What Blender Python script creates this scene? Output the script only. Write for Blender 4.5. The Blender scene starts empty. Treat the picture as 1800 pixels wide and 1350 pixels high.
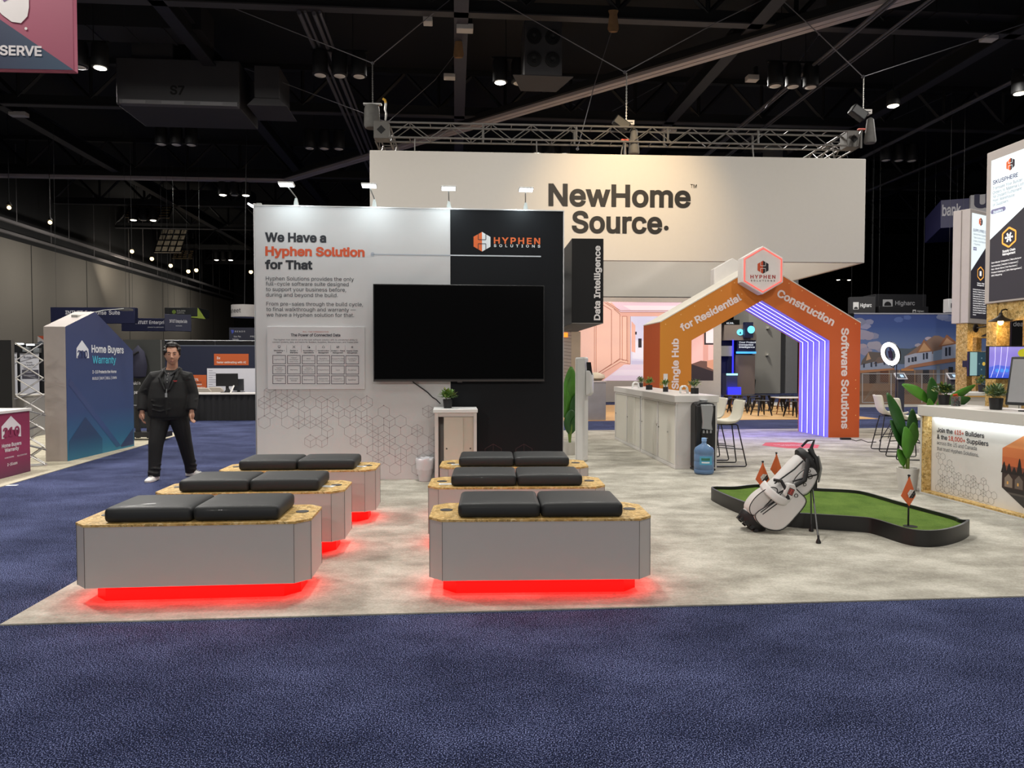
import bpy, bmesh, math, random, os
from mathutils import Vector, Matrix
random.seed(7)
PI = math.pi
SC = bpy.context.scene
COL = SC.collection
R = math.radians
# ------------------------------------------------------------------ camera
F, CX, CY, HC = 1250.0, 900.0, 675.0, 1.55      # focal length in pixels of the 1800x1350 frame, eye height
PITCH = math.atan(35 / F)
cd = bpy.data.cameras.new('camera'); cd.sensor_width = 36; cd.lens = F / 1800 * 36
cd.clip_start = 0.05; cd.clip_end = 300
cam = bpy.data.objects.new('camera', cd); COL.objects.link(cam)
cam.location = (0, 0, HC); cam.rotation_euler = (PI / 2 - PITCH, 0, 0)
SC.camera = cam
# ------------------------------------------------------------------ world, exposure, hall lights
w = bpy.data.worlds.new('hall_air'); SC.world = w; w.use_nodes = True
w.node_tree.nodes['Background'].inputs[0].default_value = (1.0, 0.97, 0.93, 1)
w.node_tree.nodes['Background'].inputs[1].default_value = 0.12
SC.view_settings.view_transform = 'Standard'; SC.view_settings.look = 'None'
SC.view_settings.exposure = 0.0; SC.view_settings.gamma = 1.0; SC.view_settings.use_curve_mapping = False
try:
    SC.cycles.use_denoising = True; SC.cycles.denoiser = 'OPENIMAGEDENOISE'
    SC.cycles.max_bounces = 5; SC.cycles.diffuse_bounces = 3; SC.cycles.glossy_bounces = 3
    SC.cycles.transmission_bounces = 5; SC.cycles.transparent_max_bounces = 6
    SC.cycles.sample_clamp_indirect = 4.0; SC.cycles.caustics_reflective = False; SC.cycles.caustics_refractive = False
except Exception:
    pass
def area(name, loc, power, size, col=(1, .96, .9), rot=(0, 0, 0), sy=None, spread=PI):
    l = bpy.data.lights.new(name, 'AREA'); l.energy = power; l.color = col; l.spread = spread
    l.shape = 'RECTANGLE' if sy else 'DISK'; l.size = size
    if sy: l.size_y = sy
    o = bpy.data.objects.new(name, l); COL.objects.link(o); o.location = loc; o.rotation_euler = rot
    return o
def spot(name, loc, target, power, angle, col=(1, .8, .55), blend=.8, size=.1):
    l = bpy.data.lights.new(name, 'SPOT'); l.energy = power; l.color = col; l.spot_size = angle; l.spot_blend = blend; l.shadow_soft_size = size
    o = bpy.data.objects.new(name, l); COL.objects.link(o); o.location = loc
    o.rotation_euler = (Vector(target) - Vector(loc)).to_track_quat('-Z', 'Y').to_euler()
    return o
# high bay lamps of the hall (most hang above the frame), plus added fill behind the camera: x, y, watts
for i, (hx, hy, hp) in enumerate([(-9, -24, 3000), (8, -24, 3000), (0, -20, 1500), (-8, 1, 150), (6, 1, 170), (-1, 8, 520), (-9, 9, 760), (9, 7, 460), (-10, 16, 900), (2, 14, 420), (12, 15, 460),
                                  (-14, 24, 650), (-3, 24, 420), (8, 24, 650), (15, 22, 800), (9, 34, 900), (-19, 36, 500), (-7, 38, 320)]):
    area('hall_lamp_and_fill_light', (hx, hy, 10.6), hp, 1.0)
for i, (hx, hy, hp) in enumerate([(-5.4, 6.5, 1300), (-5.8, 11.5, 1600), (-6.4, 17, 1300)]):
    spot('aisle_fill_light', (hx, hy, 10.6), (hx, hy, 0), hp, R(52), (1, .96, .9), 1.0, .3)  # added spots without fixtures, brightening the aisle carpet
# ------------------------------------------------------------------ pixel <-> place helpers
RIGHT = Vector((1, 0, 0)); FWD = Vector((0, math.cos(PITCH), -math.sin(PITCH))); UP = Vector((0, math.sin(PITCH), math.cos(PITCH)))
EYE = Vector((0, 0, HC))
def ray(px, py): return FWD + (px - CX) / F * RIGHT + (CY - py) / F * UP
def flr(px, py, z=0.0):
    d = ray(px, py); return EYE + d * ((z - HC) / d.z)
def at(px, py, Y):
    d = ray(px, py); return EYE + d * (Y / d.y)
BETA = R(4.6)                                   # the stand is turned a little against the camera
# ------------------------------------------------------------------ materials
def lin(c):
    if isinstance(c, str): c = [int(c[i:i + 2], 16) for i in (0, 2, 4)]
    out = []
    for v in c[:3]:
        v = v / 255
        out.append(v / 12.92 if v <= .04045 else ((v + .055) / 1.055) ** 2.4)
    return (*out, 1)
MATS = {}
def M(name, col=None, rough=.55, var=.05, scale=9, metal=0, bump=0, spec=.5, coat=0, emit=None, es=0, trans=0, ior=1.45, sheen=0):
    if name in MATS: return MATS[name]
    m = bpy.data.materials.new(name); m.use_nodes = True; MATS[name] = m
    nt = m.node_tree; N = nt.nodes; L = nt.links; b = N['Principled BSDF']
    c = lin(col)
    tc = N.new('ShaderNodeTexCoord'); nz = N.new('ShaderNodeTexNoise'); nz.inputs['Scale'].default_value = scale; nz.inputs['Detail'].default_value = 3
    L.new(tc.outputs['Object'], nz.inputs['Vector'])
    mx = N.new('ShaderNodeMix'); mx.data_type = 'RGBA'; mx.name = 'tone'
    mx.inputs[6].default_value = tuple(v * (1 - var) for v in c[:3]) + (1,); mx.inputs[7].default_value = tuple(min(1, v * (1 + var)) for v in c[:3]) + (1,)
    L.new(nz.outputs['Fac'], mx.inputs[0]); L.new(mx.outputs[2], b.inputs['Base Color'])
    b.inputs['Roughness'].default_value = rough; b.inputs['Metallic'].default_value = metal; b.inputs['Specular IOR Level'].default_value = spec
    b.inputs['Coat Weight'].default_value = coat; b.inputs['Sheen Weight'].default_value = sheen
    if trans: b.inputs['Transmission Weight'].default_value = trans; b.inputs['IOR'].default_value = ior
    if emit is not None:
        b.inputs['Emission Color'].default_value = lin(emit); b.inputs['Emission Strength'].default_value = es
    if bump:
        bp = N.new('ShaderNodeBump'); bp.inputs['Strength'].default_value = bump; bp.inputs['Distance'].default_value = .01
        L.new(nz.outputs['Fac'], bp.inputs['Height']); L.new(bp.outputs['Normal'], b.inputs['Normal'])
    return m
def glow(name, col, s): return M(name, col, rough=.5, var=0, emit=col, es=s)
def prn(col, es=0):                              # printed ink by colour; es > 0 on a backlit print
    k = col if isinstance(col, str) else '%02x%02x%02x' % tuple(col)
    return M('print_' + k + ('_lit%g' % es if es else ''), k, rough=.6, var=.02, emit=(k if es else None), es=es)
def ramp_mat(name, stops, axis=0, lo=0., hi=1., rough=.6, es=0):   # a printed gradient along a local axis
    if name in MATS: return MATS[name]
    m = M(name, stops[0][1], rough); N = m.node_tree.nodes; L = m.node_tree.links
    tc = N.new('ShaderNodeTexCoord'); sp = N.new('ShaderNodeSeparateXYZ'); L.new(tc.outputs['Object'], sp.inputs[0])
    mr = N.new('ShaderNodeMapRange'); mr.inputs[1].default_value = lo; mr.inputs[2].default_value = hi; L.new(sp.outputs[axis], mr.inputs[0])
    cr = N.new('ShaderNodeValToRGB'); L.new(mr.outputs[0], cr.inputs[0])
    e = cr.color_ramp.elements
    e[0].position = stops[0][0]; e[0].color = lin(stops[0][1]); e[1].position = stops[-1][0]; e[1].color = lin(stops[-1][1])
    for p, c in stops[1:-1]:
        n = e.new(p); n.color = lin(c)
    b = N['Principled BSDF']; L.new(cr.outputs[0], b.inputs['Base Color'])
    if es: L.new(cr.outputs[0], b.inputs['Emission Color']); b.inputs['Emission Strength'].default_value = es
    return m
def carpet_mat(name, c1, c2, c3, scale, big=1.5, stretch=(1, 1, 1), bump=.6, lohi=(.35, .65), bigamt=.5):
    m = M(name, c2, rough=.95, spec=.1); N = m.node_tree.nodes; L = m.node_tree.links; b = N['Principled BSDF']
    tc = N.new('ShaderNodeTexCoord'); mp = N.new('ShaderNodeMapping'); mp.inputs['Scale'].default_value = stretch; L.new(tc.outputs['Object'], mp.inputs[0])
    n1 = N.new('ShaderNodeTexNoise'); n1.inputs['Scale'].default_value = scale; n1.inputs['Detail'].default_value = 2; L.new(tc.outputs['Object'], n1.inputs[0])
    n2 = N.new('ShaderNodeTexNoise'); n2.inputs['Scale'].default_value = big; n2.inputs['Detail'].default_value = 6; n2.inputs['Roughness'].default_value = .65; L.new(mp.outputs[0], n2.inputs[0])
    r1 = N.new('ShaderNodeMapRange'); r1.inputs[1].default_value = lohi[0]; r1.inputs[2].default_value = lohi[1]; L.new(n1.outputs[0], r1.inputs[0])
    r2 = N.new('ShaderNodeMapRange'); r2.inputs[1].default_value = .36; r2.inputs[2].default_value = .64; L.new(n2.outputs[0], r2.inputs[0])
    ad = N.new('ShaderNodeMath'); ad.operation = 'MULTIPLY'; ad.inputs[1].default_value = bigamt; L.new(r2.outputs[0], ad.inputs[0])
    a2 = N.new('ShaderNodeMath'); a2.operation = 'MULTIPLY_ADD'; a2.inputs[1].default_value = 1 - bigamt; L.new(r1.outputs[0], a2.inputs[0]); L.new(ad.outputs[0], a2.inputs[2])
    cr = N.new('ShaderNodeValToRGB'); e = cr.color_ramp.elements; e[0].color = lin(c1); e[1].color = lin(c3); x = e.new(.5); x.color = lin(c2); L.new(a2.outputs[0], cr.inputs[0])
    L.new(cr.outputs[0], b.inputs['Base Color'])
    bp = N.new('ShaderNodeBump'); bp.inputs['Strength'].default_value = bump; bp.inputs['Distance'].default_value = .006; L.new(n1.outputs[0], bp.inputs['Height']); L.new(bp.outputs[0], b.inputs['Normal'])
    return m
def osb_mat():
    m = M('strand_board', 'c8a468', rough=.6); N = m.node_tree.nodes; L = m.node_tree.links; b = N['Principled BSDF']
    tc = N.new('ShaderNodeTexCoord'); v = N.new('ShaderNodeTexVoronoi'); v.inputs['Scale'].default_value = 45
    nz = N.new('ShaderNodeTexNoise'); nz.inputs['Scale'].default_value = 30; L.new(tc.outputs['Object'], nz.inputs[0])
    mv = N.new('ShaderNodeVectorMath'); mv.operation = 'MULTIPLY_ADD'; mv.inputs[1].default_value = (.07, .07, .07); L.new(nz.outputs['Color'], mv.inputs[0]); L.new(tc.outputs['Object'], mv.inputs[2])
    L.new(mv.outputs[0], v.inputs['Vector'])
    sp = N.new('ShaderNodeSeparateColor'); L.new(v.outputs['Color'], sp.inputs[0])
    cr = N.new('ShaderNodeValToRGB'); e = cr.color_ramp.elements
    e[0].color = lin('8f7640'); e[1].color = lin('dcc088'); x = e.new(.35); x.color = lin('bd9652'); x = e.new(.7); x.color = lin('cdaa68')
    L.new(sp.outputs[0], cr.inputs[0]); L.new(cr.outputs[0], b.inputs['Base Color'])
    return m
# ------------------------------------------------------------------ lettering
FONT = None
try:                                             # Blender's own interface font; the built-in one if it is missing
    FONT = bpy.data.fonts.load(os.path.join(bpy.utils.resource_path('LOCAL'), 'datafiles', 'fonts', 'Inter.woff2'))
except Exception:
    FONT = None
TC = {}; GC = {}
from mathutils.geometry import delaunay_2d_cdt
def area2(P): return sum(P[i - 1][0] * P[i][1] - P[i][0] * P[i - 1][1] for i in range(len(P))) / 2
def fatten(P, d):                                # move an outline outwards (its left or right side by orientation)
    out = []; n = len(P)
    for i in range(n):
        a, b, c = P[i - 1], P[i], P[(i + 1) % n]
        e1 = Vector((b[0] - a[0], b[1] - a[1])); e2 = Vector((c[0] - b[0], c[1] - b[1]))
        if e1.length < 1e-7 or e2.length < 1e-7: out.append(b); continue
        e1.normalize(); e2.normalize(); n1 = Vector((e1.y, -e1.x)); n2 = Vector((e2.y, -e2.x)); m_ = n1 + n2
        if m_.length < .3: m_ = n1
        m_.normalize(); k = d / max(.5, m_.dot(n1)); out.append((b[0] + m_.x * k, b[1] + m_.y * k))
    return out
def glyphs(s, sp, res):
    """outlines of a line of lettering, one list of contours"""
    k = (s, sp, res)
    if k in GC: return GC[k]
    c = bpy.data.curves.new('lettering', 'FONT'); c.body = s; c.size = 1; c.space_character = sp
    if FONT: c.font = FONT
    o = bpy.data.objects.new('lettering', c); COL.objects.link(o); dg = bpy.context.evaluated_depsgraph_get()
    cu = o.evaluated_get(dg).to_curve(dg) if False else o.to_curve(dg); cs = []
    for spn in cu.splines:
        P = []; bp = spn.bezier_points; n = len(bp)
        for i in range(n):
            a, b = bp[i], bp[(i + 1) % n]; p0, p1, p2, p3 = a.co, a.handle_right, b.co, b.handle_left
            st = ((p1 - p0).cross(p2 - p0)).length < 1e-5 and ((p3 - p0).cross(p2 - p0)).length < 1e-5
            if not P or (Vector(P[-1]) - p0.xy).length > 1e-5: P.append((p0.x, p0.y))
            if not st:
                for q in range(1, res + 1):
                    t = q / (res + 1); r_ = p0 * (1 - t) ** 3 + p1 * 3 * t * (1 - t) ** 2 + p3 * 3 * t * t * (1 - t) + p2 * t ** 3; P.append((r_.x, r_.y))
        if len(P) > 2 and (Vector(P[0]) - Vector(P[-1])).length < 1e-5: P.pop()
        if len(P) > 2 and abs(area2(P)) > 1e-7: cs.append(P)
    o.to_curve_clear(); bpy.data.objects.remove(o); bpy.data.curves.remove(c)
    GC[k] = cs; return cs
def tgeo(s, bold=0.0, sp=1.0, res=2):
    k = (s, bold, sp, res)
    if k in TC: return TC[k]
    cs = glyphs(s, sp, res); v = []; f = []
    big = max(cs, key=lambda P: abs(area2(P))); sg = 1 if area2(big) > 0 else -1
    cs = sorted(([fatten(P, bold * sg) if bold else P, min(p[0] for p in P), max(p[0] for p in P)] for P in cs), key=lambda q: q[1])
    groups = []; hi = -1e9                       # contours that share a letter overlap in x
    for P, a, b in cs:
        if a > hi - 1e-4: groups.append([]); hi = b
        groups[-1].append(P); hi = max(hi, b)
    for G in groups:
        pv = []; pe = []
        for P in G:
            o = len(pv); n = len(P); pv += [Vector(p) for p in P]; pe += [(o + i, o + (i + 1) % n) for i in range(n)]
        r_ = delaunay_2d_cdt(pv, pe, [], 0, 1e-6); ov, of = r_[0], r_[2]; o = len(v); v += [(p.x, p.y) for p in ov]
        for tri in of:
            cx = sum(ov[i].x for i in tri) / 3; cy = sum(ov[i].y for i in tri) / 3; wn = 0
            for P in G:
                for i in range(len(P)):
                    a, b = P[i - 1], P[i]
                    if a[1] <= cy:
                        if b[1] > cy and (b[0] - a[0]) * (cy - a[1]) - (cx - a[0]) * (b[1] - a[1]) > 0: wn += 1
                    elif b[1] <= cy and (b[0] - a[0]) * (cy - a[1]) - (cx - a[0]) * (b[1] - a[1]) < 0: wn -= 1
            if wn * sg > 0:
                a, b, c = (ov[i] for i in tri)
                if (b.x - a.x) * (c.y - a.y) - (b.y - a.y) * (c.x - a.x) < 0: tri = tri[::-1]
                f.append(tuple(i + o for i in tri))
    TC[k] = (v, f); return TC[k]
def cap_h(bold=0.0):
    v, _ = tgeo('H', bold); return max(p[1] for p in v), min(p[1] for p in v)
# ------------------------------------------------------------------ mesh builder
class MB:
    def __init__(s, mat=None):
        s.v = []; s.f = []; s.fm = []; s.mats = []; s.cur = 0; s.xf = None
        if mat: s.use(mat)
    def use(s, mat):
        if mat not in s.mats: s.mats.append(mat)
        s.cur = s.mats.index(mat); return s
    def add(s, vs, fs):
        o = len(s.v)
        for p in vs:
            p = Vector(p); s.v.append(s.xf @ p if s.xf else p)
        for f in fs: s.f.append(tuple(i + o for i in f)); s.fm.append(s.cur)
        return s
    def box(s, x0, x1, y0, y1, z0, z1):
        return s.add([(x0, y0, z0), (x1, y0, z0), (x1, y1, z0), (x0, y1, z0), (x0, y0, z1), (x1, y0, z1), (x1, y1, z1), (x0, y1, z1)],
                     [(0, 3, 2, 1), (4, 5, 6, 7), (0, 1, 5, 4), (1, 2, 6, 5), (2, 3, 7, 6), (3, 0, 4, 7)])
    def prism(s, pts, a, b, ax='z'):             # outline (counter-clockwise seen from the +axis side) from a to b
        n = len(pts)
        mk = {'z': lambda p, t: (p[0], p[1], t), 'y': lambda p, t: (p[0], t, p[1]), 'x': lambda p, t: (t, p[0], p[1])}[ax]
        if ax == 'y': a, b = b, a
        vs = [mk(p, a) for p in pts] + [mk(p, b) for p in pts]
        return s.add(vs, [tuple(range(n - 1, -1, -1)), tuple(range(n, 2 * n))] + [(i, (i + 1) % n, n + (i + 1) % n, n + i) for i in range(n)])
    def tube(s, pts, r, n=8, closed=False):
        pts = [Vector(p) for p in pts]; k = len(pts); rs = r if isinstance(r, (list, tuple)) else [r] * k
        vs = []; fs = []; ref = None
        for i, p in enumerate(pts):
            if closed: t = pts[(i + 1) % k] - pts[i - 1]
            else: t = pts[min(i + 1, k - 1)] - pts[max(i - 1, 0)]
            t = t.normalized() if t.length > 1e-9 else Vector((0, 0, 1))
            if ref is None: ref = Vector((0, 0, 1)) if abs(t.z) < .9 else Vector((1, 0, 0))
            a = t.cross(ref).normalized(); b = a.cross(t).normalized(); ref = b
            for j in range(n):
                q = 2 * PI * j / n; vs.append(p + (a * math.cos(q) + b * math.sin(q)) * rs[i])
        for i in range(k if closed else k - 1):
            for j in range(n):
                A = i * n + j; B = i * n + (j + 1) % n; C2 = ((i + 1) % k) * n
                fs.append((A, B, C2 + (j + 1) % n, C2 + j))
        if not closed: fs += [tuple(range(n - 1, -1, -1)), tuple((k - 1) * n + j for j in range(n))]
        return s.add(vs, fs)
    def lathe(s, prof, n=20, c=(0, 0, 0), sx=1, sy=1, cap=True):
        vs = []; fs = []; k = len(prof)
        for r, z in prof:
            for j in range(n):
                q = 2 * PI * j / n; vs.append((c[0] + r * sx * math.cos(q), c[1] + r * sy * math.sin(q), c[2] + z))
        for i in range(k - 1):
            for j in range(n): fs.append((i * n + j, i * n + (j + 1) % n, (i + 1) * n + (j + 1) % n, (i + 1) * n + j))
        if cap: fs.append(tuple(range(n - 1, -1, -1))); fs.append(tuple((k - 1) * n + j for j in range(n)))
        return s.add(vs, fs)
    def ball(s, c, r, n=10, sx=1, sy=1, sz=1):
        return s.lathe([(r * max(.02, math.sin(PI * i / n)), -r * sz * math.cos(PI * i / n)) for i in range(n + 1)], max(8, n), c, sx, sy)
    # flat print on a local x/z plane that faces -y
    def rect(s, x0, x1, z0, z1, y=0.0): return s.add([(x0, y, z0), (x1, y, z0), (x1, y, z1), (x0, y, z1)], [(0, 1, 2, 3)])
    def flat(s, pts, y=0.0): return s.add([(p[0], y, p[1]) for p in pts], [tuple(range(len(pts)))])
    def line(s, p, q, wd, y=0.0):
        dx, dz = q[0] - p[0], q[1] - p[1]; l = math.hypot(dx, dz) or 1; a, b = -dz / l * wd / 2, dx / l * wd / 2
        return s.flat([(p[0] - a, p[1] - b), (q[0] - a, q[1] - b), (q[0] + a, q[1] + b), (p[0] + a, p[1] + b)], y)
    def path(s, pts, wd, y=0.0, closed=False):
        for i in range(len(pts) - (0 if closed else 1)): s.line(pts[i], pts[(i + 1) % len(pts)], wd, y)
        return s
    def frame(s, x0, x1, z0, z1, wd, y=0.0):
        return s.rect(x0, x1, z0, z0 + wd, y).rect(x0, x1, z1 - wd, z1, y).rect(x0, x0 + wd, z0 + wd, z1 - wd, y).rect(x1 - wd, x1, z0 + wd, z1 - wd, y)
    def disc(s, x, z, r, y=0.0, n=20, sx=1): return s.flat([(x + r * sx * math.cos(2 * PI * i / n), z + r * math.sin(2 * PI * i / n)) for i in range(n)], y)
    def text(s, t, x, z, cap, width=None, y=0.0, bold=0.0, align='l', sp=1.0, res=2):
        v, f = tgeo(t, bold, sp, res); h1, h0 = cap_h(bold); k = cap / (h1 - h0)
        x0 = min(p[0] for p in v); x1 = max(p[0] for p in v); kx = width / (x1 - x0) if width else k
        wd = (x1 - x0) * kx; sh = {'l': 0, 'c': -wd / 2, 'r': -wd}[align]
        return s.add([(x + sh + (p[0] - x0) * kx, y, z + (p[1] - h0) * k) for p in v], f)
    def build(s, name, parent=None, sm=40, bevel=0, bseg=2, sub=0, solid=0):
        me = bpy.data.meshes.new(name); me.from_pydata([tuple(p) for p in s.v], [], s.f)
        for m in s.mats: me.materials.append(m)
        if len(s.mats) > 1: me.polygons.foreach_set('material_index', s.fm)
        if sm: me.shade_smooth(); me.set_sharp_from_angle(angle=R(sm))
        me.update()
        o = bpy.data.objects.new(name, me); COL.objects.link(o)
        if parent: o.parent = parent
        if bevel:
            b = o.modifiers.new('edge', 'BEVEL'); b.width = bevel; b.segments = bseg; b.limit_method = 'ANGLE'; b.angle_limit = R(30); b.harden_normals = False
        if sub:
            b = o.modifiers.new('smooth', 'SUBSURF'); b.levels = sub; b.render_levels = sub
        if solid:
            b = o.modifiers.new('thick', 'SOLIDIFY'); b.thickness = solid
        return o
def tag(o, label, cat, group=None):
    o['label'] = label; o['category'] = cat
    if group: o['group'] = group
    return o
def thing(name, label, cat, loc=(0, 0, 0), rz=0.0, group=None):
    o = bpy.data.objects.new(name, None); COL.objects.link(o); o.empty_display_size = .1
    o.location = loc; o.rotation_euler = (0, 0, rz)
    return tag(o, label, cat, group)
def struct(o): o['kind'] = 'structure'; return o
def dup(o, loc, rz=None, label=None, group=None):
    kids = {}
    for c in list(bpy.data.objects):
        if c.parent: kids.setdefault(c.parent, []).append(c)
    r = o.copy(); COL.objects.link(r); r.location = loc
    if rz is not None: r.rotation_euler = (0, 0, rz)
    if label: r['label'] = label
    if group: r['group'] = group
    for c in kids.get(o, []):
        d = c.copy(); COL.objects.link(d); d.parent = r
        for g in kids.get(c, []):
            h = g.copy(); COL.objects.link(h); h.parent = d
    return r
class Pl:                                        # an upright plane through a point, turned by rz; local x along it, z up
    def __init__(s, o, rz): s.o = Vector(o); s.rz = rz; s.u = Vector((math.cos(rz), math.sin(rz), 0)); s.n = Vector((math.sin(rz), -math.cos(rz), 0))
    def loc(s, px, py):
        d = ray(px, py); t = (s.o - EYE).dot(s.n) / d.dot(s.n); h = EYE + d * t - s.o
        return h.dot(s.u), h.z
    def pt(s, x, y, z): return s.o + s.u * x - s.n * y + Vector((0, 0, z))
    def px(s, n, at_px, at_py):                  # size in metres of n pixels at that place
        d = ray(at_px, at_py); t = (s.o - EYE).dot(s.n) / d.dot(s.n); return n * t / F
    def text(s, mb, t, x0, x1, yb, cap, y=-.003, bold=0, sp=1.0, res=2):
        a, z = s.loc(x0, yb); b, _ = s.loc(x1, yb)
        mb.text(t, a, z, s.px(cap, x0, yb), b - a, y, bold, sp=sp, res=res)
    def poly(s, mb, pts, y=0.0): mb.flat([s.loc(*p) for p in pts], y)
def hexlogo(mb, x, z, r, y, cl, cr, cg, sx=.86):
    h = r * .5
    mb.use(cl).flat([(x, z - r), (x, z + r), (x - r * sx, z + h), (x - r * sx, z - h)], y)
    mb.use(cr).flat([(x, z - r), (x + r * sx, z - h), (x + r * sx, z + h), (x, z + r)], y)
    k = r * .39; wd = r * .065
    for sg, zz in ((1, .21), (-1, -.2)):
        mb.use(cg).path([(x - k, z + sg * r * .82), (x - k, z + zz * r), (x + k, z + zz * r), (x + k, z + sg * r * .82)], wd, y - .002)
def hexpts(x, z, r, a0=PI / 2, n=6): return [(x + r * math.cos(a0 + 2 * PI * i / n), z + r * math.sin(a0 + 2 * PI * i / n)) for i in range(n)]
def hexpattern(mb, inside, x0, x1, z0, z1, r, wd, y, dot, seed=3, p_spoke=.5, p_cell=.92):
    rnd = random.Random(seed); dx = r * math.sqrt(3); done = set(); row = 0; z = z0
    while z < z1:
        x = x0 + (dx / 2 if row % 2 else 0)
        while x < x1:
            if inside(x, z) and rnd.random() < p_cell:
                hp = hexpts(x, z, r)
                for i in range(6):
                    a, b = hp[i], hp[(i + 1) % 6]; k = tuple(sorted(((round(a[0], 3), round(a[1], 3)), (round(b[0], 3), round(b[1], 3)))))
                    if k not in done: done.add(k); mb.line(a, b, wd, y)
                if rnd.random() < p_spoke:
                    j = rnd.randrange(2)
                    for i in (j, j + 2, j + 4): mb.line((x, z), hp[i % 6], wd, y)
                    if rnd.random() < .35:
                        for i in (1 - j, 3 - j, 5 - j): mb.line((x, z), hp[i % 6], wd, y)
                if rnd.random() < .5: mb.disc(*hp[rnd.randrange(6)], dot, y - .0005, 8)
            x += dx
        z += r * 1.5; row += 1
# plants
def leaf(mb, base, tip, width, sag=.15, n=6, up=(0, 0, 1), fold=.25):
    b = Vector(base); t = Vector(tip); ax = t - b; L_ = ax.length; side = ax.cross(Vector(up))
    if side.length < 1e-6: side = Vector((1, 0, 0))
    side.normalize(); nrm = side.cross(ax).normalized(); vs = []; fs = []
    for i in range(n + 1):
        q = i / n; p = b + ax * q - Vector((0, 0, 1)) * sag * L_ * (q * q) + nrm * 0
        wd = width * .5 * (math.sin(PI * min(1, q * .93 + .04)) ** .75)
        vs += [p - side * wd + nrm * wd * fold, p, p + side * wd + nrm * wd * fold]
    for i in range(n):
        a = i * 3; fs += [(a, a + 1, a + 4, a + 3), (a + 1, a + 2, a + 5, a + 4)]
    mb.add(vs, fs)
def tuft(mb, c, rad, h, n, lw, ll, seed=1, spread=1.0):
    rnd = random.Random(seed)
    for i in range(n):
        a = rnd.uniform(0, 2 * PI); e = rnd.uniform(.15, 1.35); k = rnd.uniform(.35, 1)
        d = Vector((math.cos(a) * math.cos(e) * spread, math.sin(a) * math.cos(e) * spread, math.sin(e)))
        p = Vector(c) + Vector((d.x * rad, d.y * rad, d.z * h)) * k
        d2 = (d + Vector((rnd.uniform(-.6, .6), rnd.uniform(-.6, .6), rnd.uniform(-.5, .5)))).normalized()
        leaf(mb, p - d2 * ll * .5, p + d2 * ll * .5, lw * rnd.uniform(.7, 1.2), .1, 3)
# ================================================================== THE HALL
U = Vector((math.cos(BETA), math.sin(BETA), 0)); V = Vector((-math.sin(BETA), math.cos(BETA), 0))
def booth(a, b, z=0): return U * a + V * b + Vector((0, 0, z))
blue = carpet_mat('aisle_carpet', '03050c', '1b2242', '8c95c4', 165, 1.6, (.7, 1, 1), .08, (.4, .66), .17)
m = MB(blue); m.box(-70, 70, -6, 110, -.1, 0); struct(m.build('floor', sm=0))
grey = carpet_mat('stand_carpet', '8a867b', 'aaa69a', 'cac6ba', 70, 2.0, (.85, 1.3, 1), .3, (.3, .7), .7)
P0 = flr(0, 1100); P0 = (P0.dot(U), P0.dot(V))
def slab(name, pts, z, mat, label, cat='carpet'):
    m = MB(mat); m.prism([tuple(p)[:2] for p in pts], 0.0005, z, 'z'); return tag(m.build(name, sm=0), label, cat)
slab('stand_carpet', [booth(P0[0], P0[1]), booth(11.8, P0[1]), booth(11.8, 16.35), booth(P0[0], 16.35)], .009, grey,
     'light grey mottled carpet lying under the benches, putting green and arch')
q = flr(0, 857); q2 = flr(236, 788); qd = (q2 - q).normalized()
grey2 = carpet_mat('neighbour_carpet', '948d7c', 'aea794', 'c6bfac', 60, 1.6, (.6, 1.4, 1), .35, (.3, .7), .5)
slab('neighbour_carpet', [q - qd * 3, q + qd * 7.2, q + qd * 7.2 + Vector((-9, -.8, 0)), q - qd * 3 + Vector((-9, -.8, 0))], .009, grey2,
     'beige grey carpet under the blue gabled panel across the aisle')
wood = M('oak_floor', 'c39a63', rough=.5, var=.18, scale=4)
f0 = flr(1060, 740); slab('wood_floor', [booth(-4, f0.dot(V)), booth(11.9, f0.dot(V)), booth(11.9, f0.dot(V) + 7.3), booth(-4, f0.dot(V) + 7.3)], .012, wood,
     'warm oak plank flooring under the black stools behind the arch', 'floor covering')
grey3 = carpet_mat('far_carpet', '8a8680', 'a09c96', 'b4b0aa', 60, 1.6, (.6, 1.4, 1), .3, (.3, .7), .5)
f1 = flr(1515, 716); slab('far_carpet', [booth(11.4, f1.dot(V)), booth(22, f1.dot(V)), booth(22, f1.dot(V) + 3.4), booth(11.4, f1.dot(V) + 3.4)], .009, grey3,
     'pale grey carpet in front of the printed house mural')
# walls and roof deck
conc = M('tilt_up_concrete', '6a655d', rough=.9, var=.12, scale=.35)
black = M('black_paint', '0b0b0c', rough=.8, var=.2, scale=1)
dark = M('dark_steel', '121214', rough=.6, var=.2, scale=2)
flange = M('grey_flange', '3a393b', rough=.55, var=.15, scale=2)
seam = M('seam_black', '1c1b1a', rough=.9)
m = MB(conc); a = booth(-24, -4); b = booth(-24, 80)
m.prism([tuple(booth(-24, -4))[:2], tuple(booth(-24.4, -4))[:2], tuple(booth(-24.4, 80))[:2], tuple(booth(-24, 80))[:2]][::-1], 0, 8.3)
m.use(seam)
for k in range(2, 13):
    m.prism([tuple(booth(-23.99, k * 6.1 - .03))[:2], tuple(booth(-23.99, k * 6.1 + .03))[:2], tuple(booth(-24.02, k * 6.1 + .03))[:2], tuple(booth(-24.02, k * 6.1 - .03))[:2]], 0, 8.29)
m.use(black); m.prism([tuple(booth(-24, -4))[:2], tuple(booth(-24.4, -4))[:2], tuple(booth(-24.4, 80))[:2], tuple(booth(-24, 80))[:2]][::-1], 8.3, 13.2)
struct(m.build('wall_left', sm=0))
for k, p in ((34, 420), (41, 420), (48, 420), (56, 420), (64, 380)):
    l = booth(-20.0, k, 7.2); area('wall_wash', l, p * .28, .6, (1, .95, .86), (0, R(58), BETA))
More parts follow.
